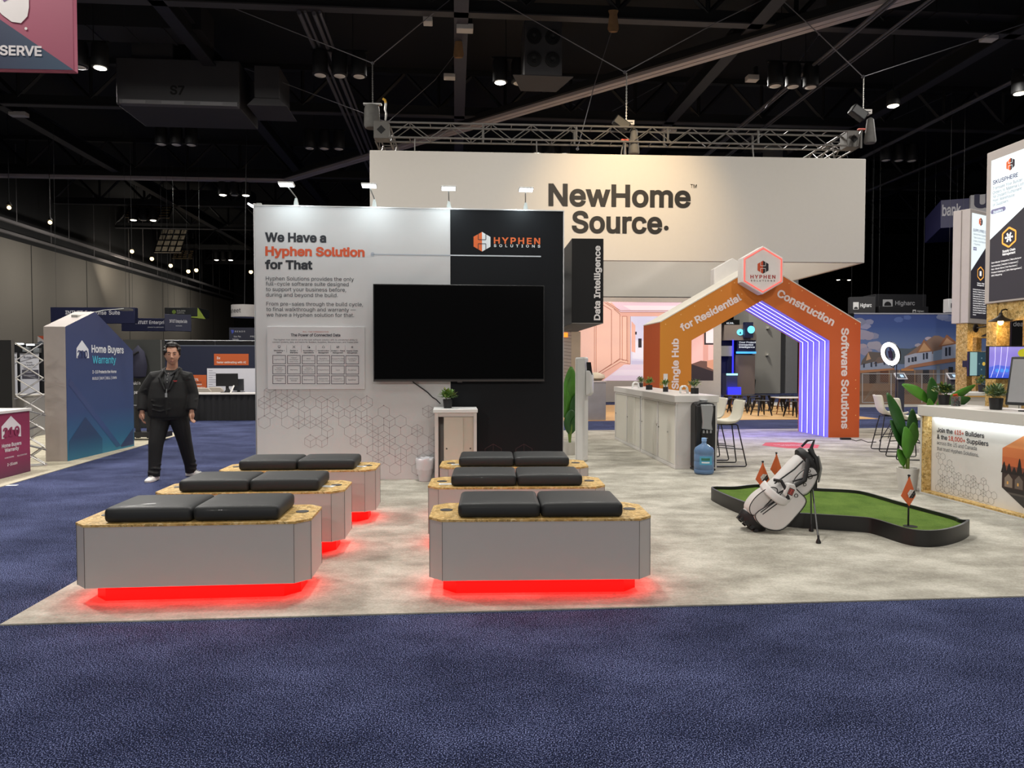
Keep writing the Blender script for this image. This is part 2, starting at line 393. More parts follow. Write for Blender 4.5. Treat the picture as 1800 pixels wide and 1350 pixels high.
m = MB(black); m.prism([tuple(booth(-24.4, 80))[:2], tuple(booth(60, 80))[:2], tuple(booth(60, 80.4))[:2], tuple(booth(-24.4, 80.4))[:2]], 0, 13.2); struct(m.build('wall_back', sm=0))
m = MB(black); m.prism([tuple(booth(46, -4))[:2], tuple(booth(46.4, -4))[:2], tuple(booth(46.4, 80))[:2], tuple(booth(46, 80))[:2]], 0, 13.2); struct(m.build('wall_right', sm=0))
m = MB(black); m.box(-75, 75, -4, 90, 13.0, 13.2); struct(m.build('ceiling', sm=0))
ZB = 11.2
def beam_x(v, a0, a1):                           # a truss girder across the hall
    m = MB(dark); m.xf = Matrix.Rotation(BETA, 4, 'Z')
    m.box(a0, a1, v - .05, v + .05, ZB + .03, ZB + .4); m.box(a0, a1, v - .13, v + .13, ZB + 1.6, ZB + 1.8)
    x = a0
    while x < a1 - 1:
        for p, q in (((x, v, ZB + .3), (x + 1.3, v, ZB + 1.65)), ((x + 2.6, v, ZB + .3), (x + 1.3, v, ZB + 1.65)), ((x, v, ZB + .3), (x, v, ZB + 1.65))): m.tube([p, q], .07, 4)
        x += 2.6
    m.use(flange).box(a0, a1, v - .15, v + .15, ZB, ZB + .04); struct(m.build('beam', sm=0))
for v in (20.0, 28.2, 37.9, 45.2, 52.9, 62, 71): beam_x(v, -24, 36)
def beam_y(a, b0, b1, mat):
    m = MB(dark); m.xf = Matrix.Rotation(BETA, 4, 'Z')
    m.box(a - .06, a + .06, b0, b1, ZB + .05, ZB + .55); m.use(mat).box(a - .2, a + .2, b0, b1, ZB + .0, ZB + .05); m.box(a - .16, a + .16, b0, b1, ZB + .55, ZB + .6)
    struct(m.build('beam', sm=0))
for a in (-17, -7.9, .2, 8.6, 16.4, 24.6): beam_y(a, 12, 75, M('blue_grey_steel', '3c3c46', rough=.5, var=.2) if a == .2 else M('dull_steel', '222228', rough=.55, var=.2))
# long pale partition track running diagonally under the girders
def zat(px, py, z): return flr(px, py, z)
pale = M('track_metal', 'bdb4b4', rough=.45, var=.12, scale=1)
def track(p, q, wd, name='partition_track', label='', dz=.12):
    p = Vector(p); q = Vector(q); d = (q - p); s = Vector((-d.y, d.x, 0)).normalized() * wd / 2
    m = MB(pale)
    for k in (-1, .12):
        a, b, c2, e = p + s * k, q + s * k, q + s * (k + .88), p + s * (k + .88)
        m.prism([(v.x, v.y) for v in (a, b, c2, e)], ZB - .25, ZB - .25 + dz)
    m.use(dark).prism([(v.x, v.y) for v in (p - s * 1.5, q - s * 1.5, q + s * 1.5, p + s * 1.5)], ZB - .12, ZB + .1)
    return tag(m.build(name, sm=0), label, 'ceiling track')
track(zat(500, 321, ZB - .25), zat(1720, -36, ZB - .25), .42, label='pale double track running diagonally across the dark ceiling')
track(zat(-60, 310, ZB - .25), zat(502, 320, ZB - .25), .4, label='straight pale ceiling track ending at the bend above the white wall')
# round pipes and conduit runs under the roof, parallel to the hall
pipe = M('conduit_grey', '56565c', rough=.4, var=.1)
for i, (a, z, r, b0, b1, wh) in enumerate([(11.2, 10.9, .05, 17, 60, 'nearest to the diagonal track'), (12.3, 11.0, .04, 17, 60, 'second from the diagonal track'),
                                           (18.2, 10.8, .06, 16, 50, 'above the round lit lamp'), (21.5, 10.6, .05, 14, 45, 'above the tall lit sign box'),
                                           (-4.2, 11.1, .06, 20, 40, 'left of the vertical grey girder'), (-3.8, 11.1, .06, 20, 40, 'close to the vertical grey girder')]):
    m = MB(pipe); m.xf = Matrix.Rotation(BETA, 4, 'Z'); m.tube([(a, b0, z), (a, b1, z)], r, 8); m.tube([(a + .16, b0, z + .03), (a + .16, b1, z + .03)], r * .7, 8)
    tag(m.build('conduit_run'), 'twin grey conduit under the right dark ceiling ' .replace('right ', 'right-hand ' if a > 0 else 'left-hand ') + wh, 'conduit', 'conduit runs under the roof')
# high bay clusters: three drum lamps on one bar
def cluster(px, py, lit, label, z=10.3):
    c = flr(px, py, z); t = thing('ceiling_light', label, 'ceiling light', c, BETA, 'drum lamp clusters under the roof')
    m = MB(black); m.box(-.85, .85, -.04, .04, .72, .78); m.tube([(-.4, 0, .75), (-.4, 0, 2.6)], .012, 5); m.tube([(.4, 0, .75), (.4, 0, 2.6)], .012, 5); m.build('hanging_bar', t)
    for k in range(3):
        x = (k - 1) * .58
        m = MB(dark); m.lathe([(.02, .72), (.2, .7), (.235, .6), (.235, 0.01), (.2, 0.0)], 18, (x, 0, 0)); h = m.build('lamp_drum', t)
        if lit[k]: m = MB(glow('lamp_lens_lit', 'fff4de', 14))
        else: m = MB(M('lamp_lens_off', 'd8d4cc', rough=.3))
        m.lathe([(.17, -.015), (.13, -.035), (.02, -.045)], 18, (x, 0, 0)); m.build('lens', h)
    return t
for px, py, lit, lb in [(140, 118, (0, 0, 1), 'drum lamp cluster beside the pink hanging sign, one lamp lit'), (912, 146, (1, 0, 1), 'drum lamp cluster with two bright lamps above the white hanging sign'),
                        (597, 133, (0, 0, 0), 'unlit drum lamp cluster left of the first chain hoist'), (310, 254, (0, 0, 0), 'unlit drum lamp cluster under the grey air handler'),
                        (570, 261, (0, 0, 0), 'unlit drum lamp cluster just left of the truss corner'), (1394, 152, (0, 0, 0), 'unlit drum lamp cluster below the right end of the pale track'),
                        (1580, 282, (0, 0, 0), 'unlit drum lamp cluster right of the white hanging sign'), (44, 384, (0, 0, 0), 'small distant unlit drum lamp cluster at the far left'),
                        (157, 425, (1, 0, 1), 'small distant lamp cluster with two lit lamps above the concrete wall'), (252, 387, (1, 0, 1), 'distant lamp cluster with two lit lamps left of centre girders'),
                        (412, 343, (1, 0, 1), 'distant lamp cluster with two lit lamps above the white wall corner'), (393, 457, (1, 0, 1), 'tiny far lamp cluster with lit lamps nearest the white wall'),
                        (306, 475, (1, 0, 1), 'tiny far lamp cluster with lit lamps above the concrete wall end'), (968, 271, (1, 0, 1), 'lamp cluster with two lit lamps showing just over the white hanging sign'),
                        (1483, 492, (1, 0, 1), 'tiny far lamp cluster right of the red hexagon sign'), (1822, 165, (1, 0, 0), 'lamp cluster cut by the right edge of the view, one lamp lit')]:
    cluster(px, py, lit, lb)
for a, z, lb in ((-23.6, 8.45, 'upper'), (-22.6, 8.75, 'outer')):
    m = MB(M('rail_grey', '6e6a6a', rough=.5)); m.xf = Matrix.Rotation(BETA, 4, 'Z'); m.box(a - .09, a + .09, 8, 78, z, z + .14)
    for k in range(14): m.tube([(a, 9 + k * 5, z + .1), (a, 9 + k * 5, 12.9)], .02, 4)
    tag(m.build('ceiling_rail', sm=0), 'long pale rail along the top of the concrete wall, ' + lb + ' one', 'rail', 'pale rails over the concrete wall')
for px, py, wd, dp, lb in ((203, 418, 1.9, 1.6, 'left of the small distant lit lamps'), (301, 423, 2.0, 2.6, 'above the concrete wall, pierced with holes'), (262, 372, 2.6, 1.0, 'over the distant lit lamps'), (322, 447, 1.6, .9, 'tan, under the pierced one')):
    c = at(px, py, 44 if px == 262 else 59 if px == 322 else 56); t = thing('baffle_panel', 'pale lit ceiling baffle deep in the hall, ' + lb, 'ceiling panel', c, BETA, 'pale baffles deep in the hall'); m = MB(M('baffle_tan', 'b09468', rough=.7, var=.5, scale=3) if 'tan' in lb else M('baffle_pale', 'cfc4ae', rough=.7, var=.5, scale=4)); m.xf = Matrix.Rotation(R(-38), 4, 'X'); m.box(-wd / 2, wd / 2, 0, .08, -dp / 2, dp / 2); m.build('panel', t)
    m = MB(dark); m.xf = Matrix.Rotation(R(-38), 4, 'X')
    for k in range(5): m.box(-wd / 2 + wd * k / 4 - .04, -wd / 2 + wd * k / 4 + .04, -.05, 0, -dp / 2, dp / 2); m.box(-wd / 2, wd / 2, -.05, 0, -dp / 2 + dp * k / 4 - .04, -dp / 2 + dp * k / 4 + .04)
    m.build('grid', t); m = MB(cabk := M('wire_dark', '2c2c2e', rough=.5)); m.tube([(-wd / 3, 0, 0), (-wd / 3, 0, 13.0 - c.z)], .02, 4); m.tube([(wd / 3, 0, 0), (wd / 3, 0, 13.0 - c.z)], .02, 4); m.build('hanger', t)
area('baffle_light', booth(-26 + 4, 50, 7.2), 160, 1.2, (1, .9, .75), (R(125), 0, 0))
# one round spotlight
c = flr(1570, 186, 10.4); t = thing('ceiling_spotlight', 'single round warm spotlight shining in the dark roof right of the truss', 'spotlight', c)
m = MB(dark); m.lathe([(.05, .5), (.2, .45), (.22, .02), (.2, 0)], 18); m.tube([(0, 0, .45), (0, 0, 2.4)], .02, 6); m.build('housing', t)
m = MB(glow('spot_lens_lit', 'fff0d0', 16)); m.lathe([(.18, -.01), (.1, -.05), (.02, -.06)], 18); m.build('lens', t)
# far warm lamps of the next hall
for i, (px, py) in enumerate([(16, 365), (88, 391), (232, 442), (267, 455), (300, 467), (331, 477), (345, 475), (441, 478)]):
    wh = ['far left edge', 'left of the distant lit clusters', 'above the start of the dark soffit', 'third along the far soffit', 'fourth along the far soffit', 'left one of a close pair', 'right one of a close pair', 'next to the white display wall'][i]
    c = at(px, py, [31, 34, 44, 47, 50, 52, 54, 60][i]); t = thing('pendant_lamp', 'tiny warm pendant lamp deep in the hall, ' + wh, 'lamp', c, 0, 'warm lamps deep in the hall')
    m = MB(glow('warm_bulb', 'ffdca0', 5)); m.ball((0, 0, 0), .0026 * c.y, 8); m.build('bulb', t)
    m = MB(dark); m.lathe([(.12, .1), (.07, .2), (.03, .25)], 10); m.tube([(0, 0, .2), (0, 0, 13.0 - c.z)], .015, 5); m.build('lamp_cap', t)
# junction boxes clamped to girders
for i, (px, py, wd, hh) in enumerate([(33, 201, 28, 7), (431, 211, 24, 7), (752, 37, 16, 10), (817, 50, 29, 10), (1176, 229, 24, 6), (1738, 68, 24, 7), (1322, 138, 20, 9), (790, 135, 20, 7)]):
    wh = ['under the girder at the left edge', 'where two girders meet above the second unlit cluster', 'on the nearest girder left of the grey column girder', 'strapped to the grey column girder', 'just above the truss near its middle', 'under the girder above the tall sign box', 'beside the pale diagonal track', 'lower one on the grey column girder'][i]
    c = flr(px, py, ZB - .05); k = c.y / F
    t = thing('junction_box', 'small pale junction box ' + wh, 'junction box', c, BETA, 'junction boxes on the roof steel')
    m = MB(M('box_pale', 'c9c6c2', rough=.5)); m.box(-wd * k / 2, wd * k / 2, -.15, .15, -hh * k * .5, hh * k * .5); m.build('box_body', t, bevel=.02)
    m = MB(dark); m.box(wd * k * .2, wd * k * .45, -.06, .06, hh * k * .5, hh * k * .5 + .3); m.build('clamp', t)
# air handler and ducts hung below the roof
duct = M('duct_grey', '3b3a3d', rough=.6, var=.15, scale=1.5)
c = flr(312, 186, 9.9); t = thing('air_handler', 'big dark grey air handler box hanging by the left girder', 'air handler', c, BETA)
m = MB(duct); m.box(-1.9, 1.95, 0, 2.2, .0, 1.5); m.box(-1.5, -.2, 0.2, 1.8, 1.5, 2.6); m.build('casing', t, bevel=.03)
m = MB(M('duct_lip', '5a595c', rough=.5)); m.box(-1.7, 1.95, -.25, 0, -.05, .08); m.build('lip', t)
m = MB(black); m.text('S7', 0.0, .35, .3, y=-.005, bold=.03, align='c'); m.build('lettering', t)
for k in (-1.2, 0, 1.2):
    m = MB(M('duct_vent', '6a696c', rough=.5)); m.box(k - .4, k + .3, -.26, -.25, -.04, .06); m.build('vent', t)
c = flr(955, 132, 10.0); t = thing('fan_unit', 'dark unit with four round grilles above the two bright lamps', 'ventilation unit', c, BETA)
m = MB(duct); m.box(-.55, .55, 0, 1.2, 0, 1.6); m.prism([(-.9, 0), (.9, 0), (.55, 1.2), (-.55, 1.2)], -.03, 0); m.build('casing', t, bevel=.02)
for x in (-.27, .27):
    for z in (.45, 1.1):
        m = MB(dark); m.lathe([(.22, 0), (.22, .04), (.18, .04), (.18, .01), (.1, .01), (.1, .04), (.06, .04), (.02, .02)], 20, cap=False); m.xf = None
        for i, p in enumerate(m.v): m.v[i] = Vector((x + p.x, -p.z, z + p.y))
        m.build('round_grille', t)
c = flr(472, 186, 10.0); t = thing('duct_box', 'short grey duct with flared mouth left of the unlit lamps', 'duct', c, BETA)
m = MB(duct); m.box(-.45, .35, 0, 1.5, .25, 1.3); m.prism([(-.45, .25), (-.7, 0), (.6, 0), (.35, .25)], -.02, 1.5, 'y'); m.build('casing', t, bevel=.02)
for px, py, wd, dp, wh in ((200, 60, 5.5, 1.1, 'across the top left beside the pink sign'), (1660, 40, 6.5, 1.2, 'at the top right above the conduit runs'), (1250, 300, 5, 1, 'behind the truss right of its middle'), (360, 360, 6, 1, 'over the far girders left of the wall'), (1640, 330, 8, 1.4, 'low on the right behind the tall sign')):
    c = flr(px, py, 11.6); t = MB(M('duct_dark', '202023', rough=.6)); t.xf = Matrix.Translation(c) @ Matrix.Rotation(BETA, 4, 'Z')
    t.box(-wd / 2, wd / 2, -dp / 2, dp / 2, 0, .8)
    for k in range(6): t.box(-wd / 2 + k * wd / 5 - .03, -wd / 2 + k * wd / 5 + .03, -dp / 2 - .03, dp / 2 + .03, -.03, .83)
    tag(t.build('roof_duct', sm=0), 'flat black roof duct ' + wh, 'duct', 'black ducts under the roof')
# ================================================================== WHITE AND BLACK DISPLAY WALL
W0 = flr(700, 844); WP = Pl(W0, R(4.9)); wl = WP.loc(450, 640)[0]; WP.o = WP.o + WP.u * wl
WW = WP.loc(989.5, 600)[0]; WT = WP.loc(700, 366.3)[1]; WD = WP.loc(791.5, 450)[0]
ink = prn('23262d'); org = prn('d2552d'); wht = prn('e4e8ea')
panel_w = M('display_white', 'cfcece', rough=.62, var=.02); panel_k = M('display_charcoal', '0c0f14', rough=.5, var=.06, spec=.2)
alu = M('aluminium', 'b4b5b6', rough=.35, metal=.8); ink2 = prn('3a3b44')
t = wall = thing('display_wall', 'tall white and charcoal display wall carrying the large television', 'display wall', WP.o, WP.rz)
m = MB(panel_w); m.box(0, WD, 0, .15, 0.009, WT); m.build('white_panel', t, bevel=.004)
m = MB(panel_k); m.box(WD, WW, 0, .15, 0.009, WT); m.build('charcoal_panel', t, bevel=.004)
m = MB(alu); m.box(-.012, WW + .012, -.006, .155, WT, WT + .014); m.box(-.012, 0, -.004, .155, 0.009, WT); m.box(WW, WW + .012, -.004, .155, .009, WT); m.build('edge_trim', t)
m = MB(ink); BO = .034
WP.text(m, 'We Have a', 466, 573.5, 425, 16.5, bold=BO); WP.text(m, 'for That', 466, 549.5, 473, 16, bold=BO)
m.use(org); WP.text(m, 'Hyphen Solution', 466.5, 641, 449.5, 16.5, bold=BO)
m.build('headline_lettering', t)
m = MB(ink2)
for s, x0, x1, y in (('Hyphen Solutions provides the only', 467.4, 622, 492.6), ('full-cycle software suite designed', 467.4, 613, 501.8), ('to support your business before,', 467.6, 608.5, 511.6), ('during and beyond the build.', 467.6, 594, 521.3),
                     ('From pre-sales through the build cycle,', 468.3, 638, 537.2), ('to final walkthrough and warranty \u2014', 468.3, 625.5, 546.8), ('we have a Hyphen solution for that.', 468.5, 622.5, 556.4)):
    WP.text(m, s, x0, x1, y, 6.6, bold=.002)
m.build('body_lettering', t)
lg = prn('aab0ba'); m = MB(lg); p = WP.loc(655, 447); q = WP.loc(791.5, 448.6); e = WP.loc(951, 451.5)
m.disc(p[0], p[1], .026, -.003); m.line((p[0], p[1]), (q[0], p[1]), .012, -.003); m.use(prn('c9ced4')).line((q[0], p[1]), (e[0], p[1]), .016, -.003); m.build('rule_line', t)
m = MB(); c = WP.loc(847.3, 425); r = WP.px(17.2, 847, 425); hexlogo(m, c[0], c[1], r, -.003, prn('e0692f'), wht, prn('2a2730'))
m.use(prn('e0692f')); WP.text(m, 'HYPHEN', 868, 949.5, 428.3, 11.2, bold=.025, sp=1.25); m.use(wht); WP.text(m, 'SOLUTIONS', 868, 949.5, 434.2, 4.8, bold=.02, sp=1.9); m.build('logo', t)
m = MB(prn('a1979a')); up = [(452, 668), (470, 672), (560, 688), (640, 688), (700, 725), (760, 712), (792, 715)]; dn = [(452, 752), (510, 756), (548, 792), (600, 775), (640, 800), (690, 838), (792, 842)]
def itp(l, x):
    for (a, b), (c2, d) in zip(l, l[1:]):
        if x <= c2: return b + (d - b) * (x - a) / (c2 - a)
    return l[-1][1]
hr = WP.px(11.3, 600, 750)
up_ = [WP.loc(*p) for p in up]; dn_ = [WP.loc(*p) for p in dn]
hexpattern(m, lambda x, z: itp(up_, x) - hr * .6 > z > itp(dn_, x) + hr * .6 and x < WD - hr * .9 and x > hr * .9, .1, WD, .02, 1.6, hr, .0042, -.002, .009, 5, .7, .8)
m.build('hexagon_line_pattern', t)
m = MB(prn('4a2a2e'))
for px in (867, 921):
    c = WP.loc(px, 797); hp = hexpts(c[0], c[1], hr * 1.5); m.path(hp, .005, -.002, True)
    for i in (0, 2, 4): m.line(c, hp[i], .004, -.002)
m.build('dark_hexagon_lines', t)
# mounted chart board
bx0, bz1 = WP.loc(470.5, 574); bx1, bz0 = WP.loc(642, 684)
t = thing('chart_board', 'pale board with a grid of boxes mounted on the white wall', 'board', WP.pt(0, 0, 0), WP.rz)
m = MB(M('board_white', 'cfcdce', rough=.6, var=.02)); m.box(bx0, bx1, -.03, 0, bz0, bz1); m.build('board', t, bevel=.003)
m = MB(prn('b8584a')); Y_ = -.034
def ct(mm, s, px, py, cap, wpx, bold=0):
    c = WP.loc(px, py); mm.text(s, c[0], c[1], WP.px(cap, px, py), WP.px(wpx, px, py), Y_, bold, 'c')
ct(m, 'REAL-TIME COMMUNICATION', 555.7, 584.6, 2.2, 44)
m.use(prn('1e1d30')); ct(m, 'The Power of Connected Data', 555.7, 591.6, 5, 85, .02)
m.use(prn('3b3a46')); ct(m, 'The Hyphen Hub stands out as the best software solution with its unmatched ability to', 555.7, 598.7, 2.6, 144)
ct(m, 'connect systems, data, and teams for Builders, Suppliers, Manufacturers, and Trades alike.', 555.7, 602.9, 2.6, 148)
cols = [491.9, 517.7, 543.4, 569.3, 594.6, 619.7]
hd = [('Marketing +', 'Sales'), ('Design +', 'Warranty'), ('Accounting +', 'Operations'), ('Construction', 'Management'), ('Orders + Field', 'Management'), ('Supply Chain', 'Management')]
cells = [[('Hyphen CRM',), ('Hyphen', 'HomeSight', 'Design Center'), ('BRIX', 'with Hyphen Wallet'), ('BuildPro', 'with Hyphen Wallet'), ('SupplyPro GM', 'with Hyphen Wallet'), ('SupplyPro', 'Connect')],
         [('Hyphen', 'HomeSight', 'Estimates'), ('Warranty',), ('Hyphen', 'HomeFront', 'with Hyphen Wallet'), ('Inspections',), ('Lens',), ('SkuSphere',)],
         [('Chameleon', 'Power'), ('Homeowner', 'Portal'), ('BidConnect',), ('BuilderGM', 'with Hyphen Wallet'), ('SupplyPro', 'with Hyphen Wallet'), ('BankDraw',)]]
for i, cx in enumerate(cols):
    m.use(prn('1e1d30')); ct(m, hd[i][0], cx, 617.3 + i * .12, 2.2, 1.65 * len(hd[i][0]), .02); ct(m, hd[i][1], cx, 620.8 + i * .12, 2.2, 1.75 * len(hd[i][1]), .02)
    c = WP.loc(cx, 609.8 + i * .1); k = WP.px(2.1, cx, 610); m.use(prn('4a4954'))
    [lambda: m.frame(c[0] - k, c[0] + k, c[1] - k * .6, c[1] + k, k * .25, Y_).line((c[0] - k * .5, c[1] - k * .9), (c[0] + k * .5, c[1] - k * .9), k * .3, Y_),
     lambda: m.line((c[0] - k, c[1] - k), (c[0] + k, c[1] + k), k * .3, Y_).line((c[0] - k, c[1] + k), (c[0] + k, c[1] - k), k * .3, Y_),
     lambda: m.frame(c[0] - k, c[0] + k * .5, c[1] - k * .6, c[1] + k, k * .25, Y_).rect(c[0], c[0] + k * 1.2, c[1] - k, c[1], Y_),
     lambda: m.path([(c[0] - k, c[1] - k * .6), (c[0] - k, c[1]), (c[0], c[1] + k), (c[0] + k, c[1]), (c[0] + k, c[1] - k * .6)], k * .25, Y_, True),
     lambda: m.frame(c[0] - k * 1.1, c[0] + k * 1.1, c[1] - k * .7, c[1] + k * .8, k * .25, Y_).line((c[0] - k, c[1] - k * .6), (c[0] + k, c[1] + k * .7), k * .3, Y_),
     lambda: [m.line((c[0], c[1]), p2, k * .2, Y_) for p2 in hexpts(c[0], c[1], k * 1.2)] and m.disc(c[0], c[1], k * .45, Y_)][i]()
    if i:
        a = WP.loc((cx + cols[i - 1]) / 2, 607); b = WP.loc((cx + cols[i - 1]) / 2, 619.5); m.use(prn('9c98a0')).line((a[0], a[1]), (a[0], b[1]), .004, Y_)
    for r_ in range(3):
        y0, y1 = [(624.4, 639.7), (642.3, 657.6), (659.7, 674.8)][r_]
        a = WP.loc(cx - 11.6, y1 + i * .1); b = WP.loc(cx + 11.6, y0 + i * .1); m.use(prn('5c5560')).frame(a[0], b[0], a[1], b[1], .007, Y_)
        L_ = cells[r_][i]; n = len(L_); m.use(prn('4a4450'))
        for j, s in enumerate(L_):
            small = s.startswith('with') or s in ('Design Center', 'Estimates'); yy = (y0 + y1) / 2 + .9 + (j - (n - 1) / 2) * 3.3 + i * .1
            ct(m, s, cx, yy, 1.4 if small else 1.9, min(20, (1.1 if small else 1.65) * len(s)))
m.build('printed_chart', t)
# television
tx0, tz1 = WP.loc(655.5, 498.5); tx1, tz0 = WP.loc(957, 669.5)
TVP = Pl(WP.o + WP.n * .13, WP.rz); tx0, tz1 = TVP.loc(655.5, 498.7); tx1, tz0 = TVP.loc(957, 669.8)
t = thing('television', 'very large black flat television switched off on the display wall', 'television', TVP.o, WP.rz)
m = MB(M('tv_case', '0d0d0f', rough=.4)); m.box(tx0, tx1, .005, .05, tz0, tz1); m.build('case', t, bevel=.006)
m = MB(M('tv_glass', '020203', rough=.1, spec=.2, var=0)); m.rect(tx0 + .012, tx1 - .012, tz0 + .03, tz1 - .012, .003); m.build('screen', t)
m = MB(M('tv_trim', '55504e', rough=.3, metal=.8)); m.box(tx0, tx1, -.003, .03, tz0 - .004, tz0 + .016); c = (tx0 + tx1) / 2; m.box(c - .03, c + .03, -.004, .02, tz0 - .016, tz0); m.build('bottom_trim', t)
m = MB(M('tv_bracket', '1a1a1b', rough=.5)); m.box(c - .5, c + .5, .05, .13, (tz0 + tz1) / 2 - .25, (tz0 + tz1) / 2 + .25); m.build('wall_bracket', t)
a = WP.loc(724, 671); pts = [WP.pt(*(lambda q: (q[0], -.012 - dy, q[1]))(WP.loc(px, py))) for px, py, dy in ((722, 664, .06), (727, 672, .02), (744, 684, 0), (752, 690, 0), (760, 698, .01), (767, 702, .05), (774, 708, .16))]
m = MB(M('cable_black', '17171a', rough=.5)); m.tube(pts, .008, 6); tag(m.build('power_cable'), 'black cable running from the television down to the plant', 'cable')
# arm lights standing on the wall
def arm_light(bx, by, hx, hy, dy, lab, side=0):
    b = WP.loc(bx, by); t = thing('arm_light', lab, 'display light', WP.pt(b[0], .06, WT), WP.rz + side, 'white arm lights on the display wall')
    H = Pl(WP.o + WP.n * dy, WP.rz); h = H.pt(*(lambda q: (q[0], 0, q[1]))(H.loc(hx, hy)))
    inv = Matrix.Rotation(-WP.rz - side, 4, 'Z') @ Matrix.Translation(-Vector(t.location)); lh = inv @ h
    m = MB(M('lamp_grey', 'a9aaa4', rough=.4)); m.box(-.05, .05, -.04, .04, 0, .012); m.prism([(-.028, .01), (.028, .01), (.028, .05), (.012, .12), (-.012, .12), (-.028, .05)], -.02, .02, 'y'); m.build('clamp', t)
    m = MB(M('lamp_arm', '8d8e8c', rough=.35, metal=.6)); m.tube([(0, 0, .1), (0, 0, .13), lh + Vector((0, .06, -.01)), lh], .008, 6); m.build('arm', t)
    m = MB(M('lamp_head', 'c6c7c4', rough=.4)); m.xf = Matrix.Translation(lh) @ Matrix.Rotation(R(-9), 4, 'X'); m.box(-.095, .095, -.055, .055, -.012, .014); hd_ = m.build('lamp_head', t, bevel=.006)
    m = MB(glow('lamp_white', 'f4fbff', 9)); m.xf = Matrix.Translation(lh) @ Matrix.Rotation(R(-9), 4, 'X'); m.box(-.085, .085, -.058, .04, -.018, -.012); m.build('led_panel', hd_)
    m = MB(M('cable_black', '17171a')); m.tube([(.03, 0, .03), (.08, .02, .02), (.14, .03, .004)], .006, 5); m.build('cord', t)
    l = area('arm_light_beam', (0, 0, 0), 2.9, .17, (.80, .96, 1.0), sy=.09); l.parent = t; l.location = lh + Vector((0, .03, -.03)); l.rotation_euler = (R(34), 0, 0)
    return t
arm_light(519, 357, 503.5, 324, .42, 'arm light nearest the left corner, on top of the display wall')
arm_light(657.5, 360.5, 649, 326, .42, 'arm light over the headline, in front of the hanging sign edge')
arm_light(789, 365, 788.5, 330.5, .42, 'arm light above the seam between white and charcoal panels')
arm_light(924.5, 367, 924.5, 333, .42, 'arm light above the orange logo on the charcoal panel')
b = WP.loc(450, 360); t = thing('arm_light', 'arm light reaching sideways off the left end of the display wall', 'display light', WP.pt(.04, .08, WT), WP.rz, 'white arm lights on the display wall')
m = MB(MATS['lamp_grey']); m.box(-.05, .05, -.04, .04, 0, .012); m.box(-.03, .03, -.02, .02, .01, .05); m.build('clamp', t)
m = MB(MATS['lamp_arm']); m.tube([(0, 0, .04), (-.1, .1, .06), (-.2, .5, .13)], .008, 6); m.build('arm', t)
m = MB(glow('lamp_white', 'f4fbff', 9)); m.xf = Matrix.Translation((-.2, .5, .12)) @ Matrix.Rotation(R(25), 4, 'Y'); m.box(-.06, .06, -.09, .09, -.02, 0); m.build('led_panel', t)
# cabinet under the television
CP = Pl(flr(800, 853.5), WP.rz); x0, z1 = CP.loc(764, 719); x1, _ = CP.loc(838, 719)
lam = M('laminate_white', 'd6cfca', rough=.45, var=.02); lam2 = M('laminate_door', 'cdc3b4', rough=.5, var=.04)
t = thing('sliding_door_cabinet', 'narrow white cabinet with sliding doors below the television', 'cabinet', CP.o, CP.rz)
Wc = x1 - x0; zt = z1
m = MB(lam); m.box(x0, x1, 0, .42, .009, .05); m.box(x0, x0 + .045, 0, .42, .05, zt - .05); m.box(x1 - .04, x1, 0, .42, .05, zt - .05); m.box(x0 + .045, x1 - .04, .02, .4, zt - .1, zt - .05); m.box(x0 + .045, x1 - .04, .39, .42, .05, zt - .05); m.build('body', t)
m = MB(M('worktop_white', 'e8e8e6', rough=.35)); m.box(x0 - .02, x1 + .012, -.02, .43, zt - .05, zt); m.build('top', t, bevel=.008)
a = CP.loc(780, 740)[0]; b = CP.loc(814, 740)[0]
m = MB(lam2); m.box(a, b, .015, .035, .055, zt - .105); d = m.build('door', t, bevel=.002)
m = MB(M('pull_dark', '55504a', rough=.4)); kx = CP.loc(785, 789); m.lathe([(.011, 0), (.009, .004), (.002, .004)], 12); m.v = [Vector((kx[0] + p.x, .015 - p.z, kx[1] + p.y)) for p in m.v]; m.build('lock', d)
m = MB(lam2); m.box(b - .02, x1 - .04, .04, .06, .055, zt - .105); d = m.build('door', t, bevel=.002)
m = MB(MATS['pull_dark']); kx = CP.loc(827, 789); m.lathe([(.011, 0), (.009, .004), (.002, .004)], 12); m.v = [Vector((kx[0] + p.x, .04 - p.z, kx[1] + p.y)) for p in m.v]; m.build('lock', d)
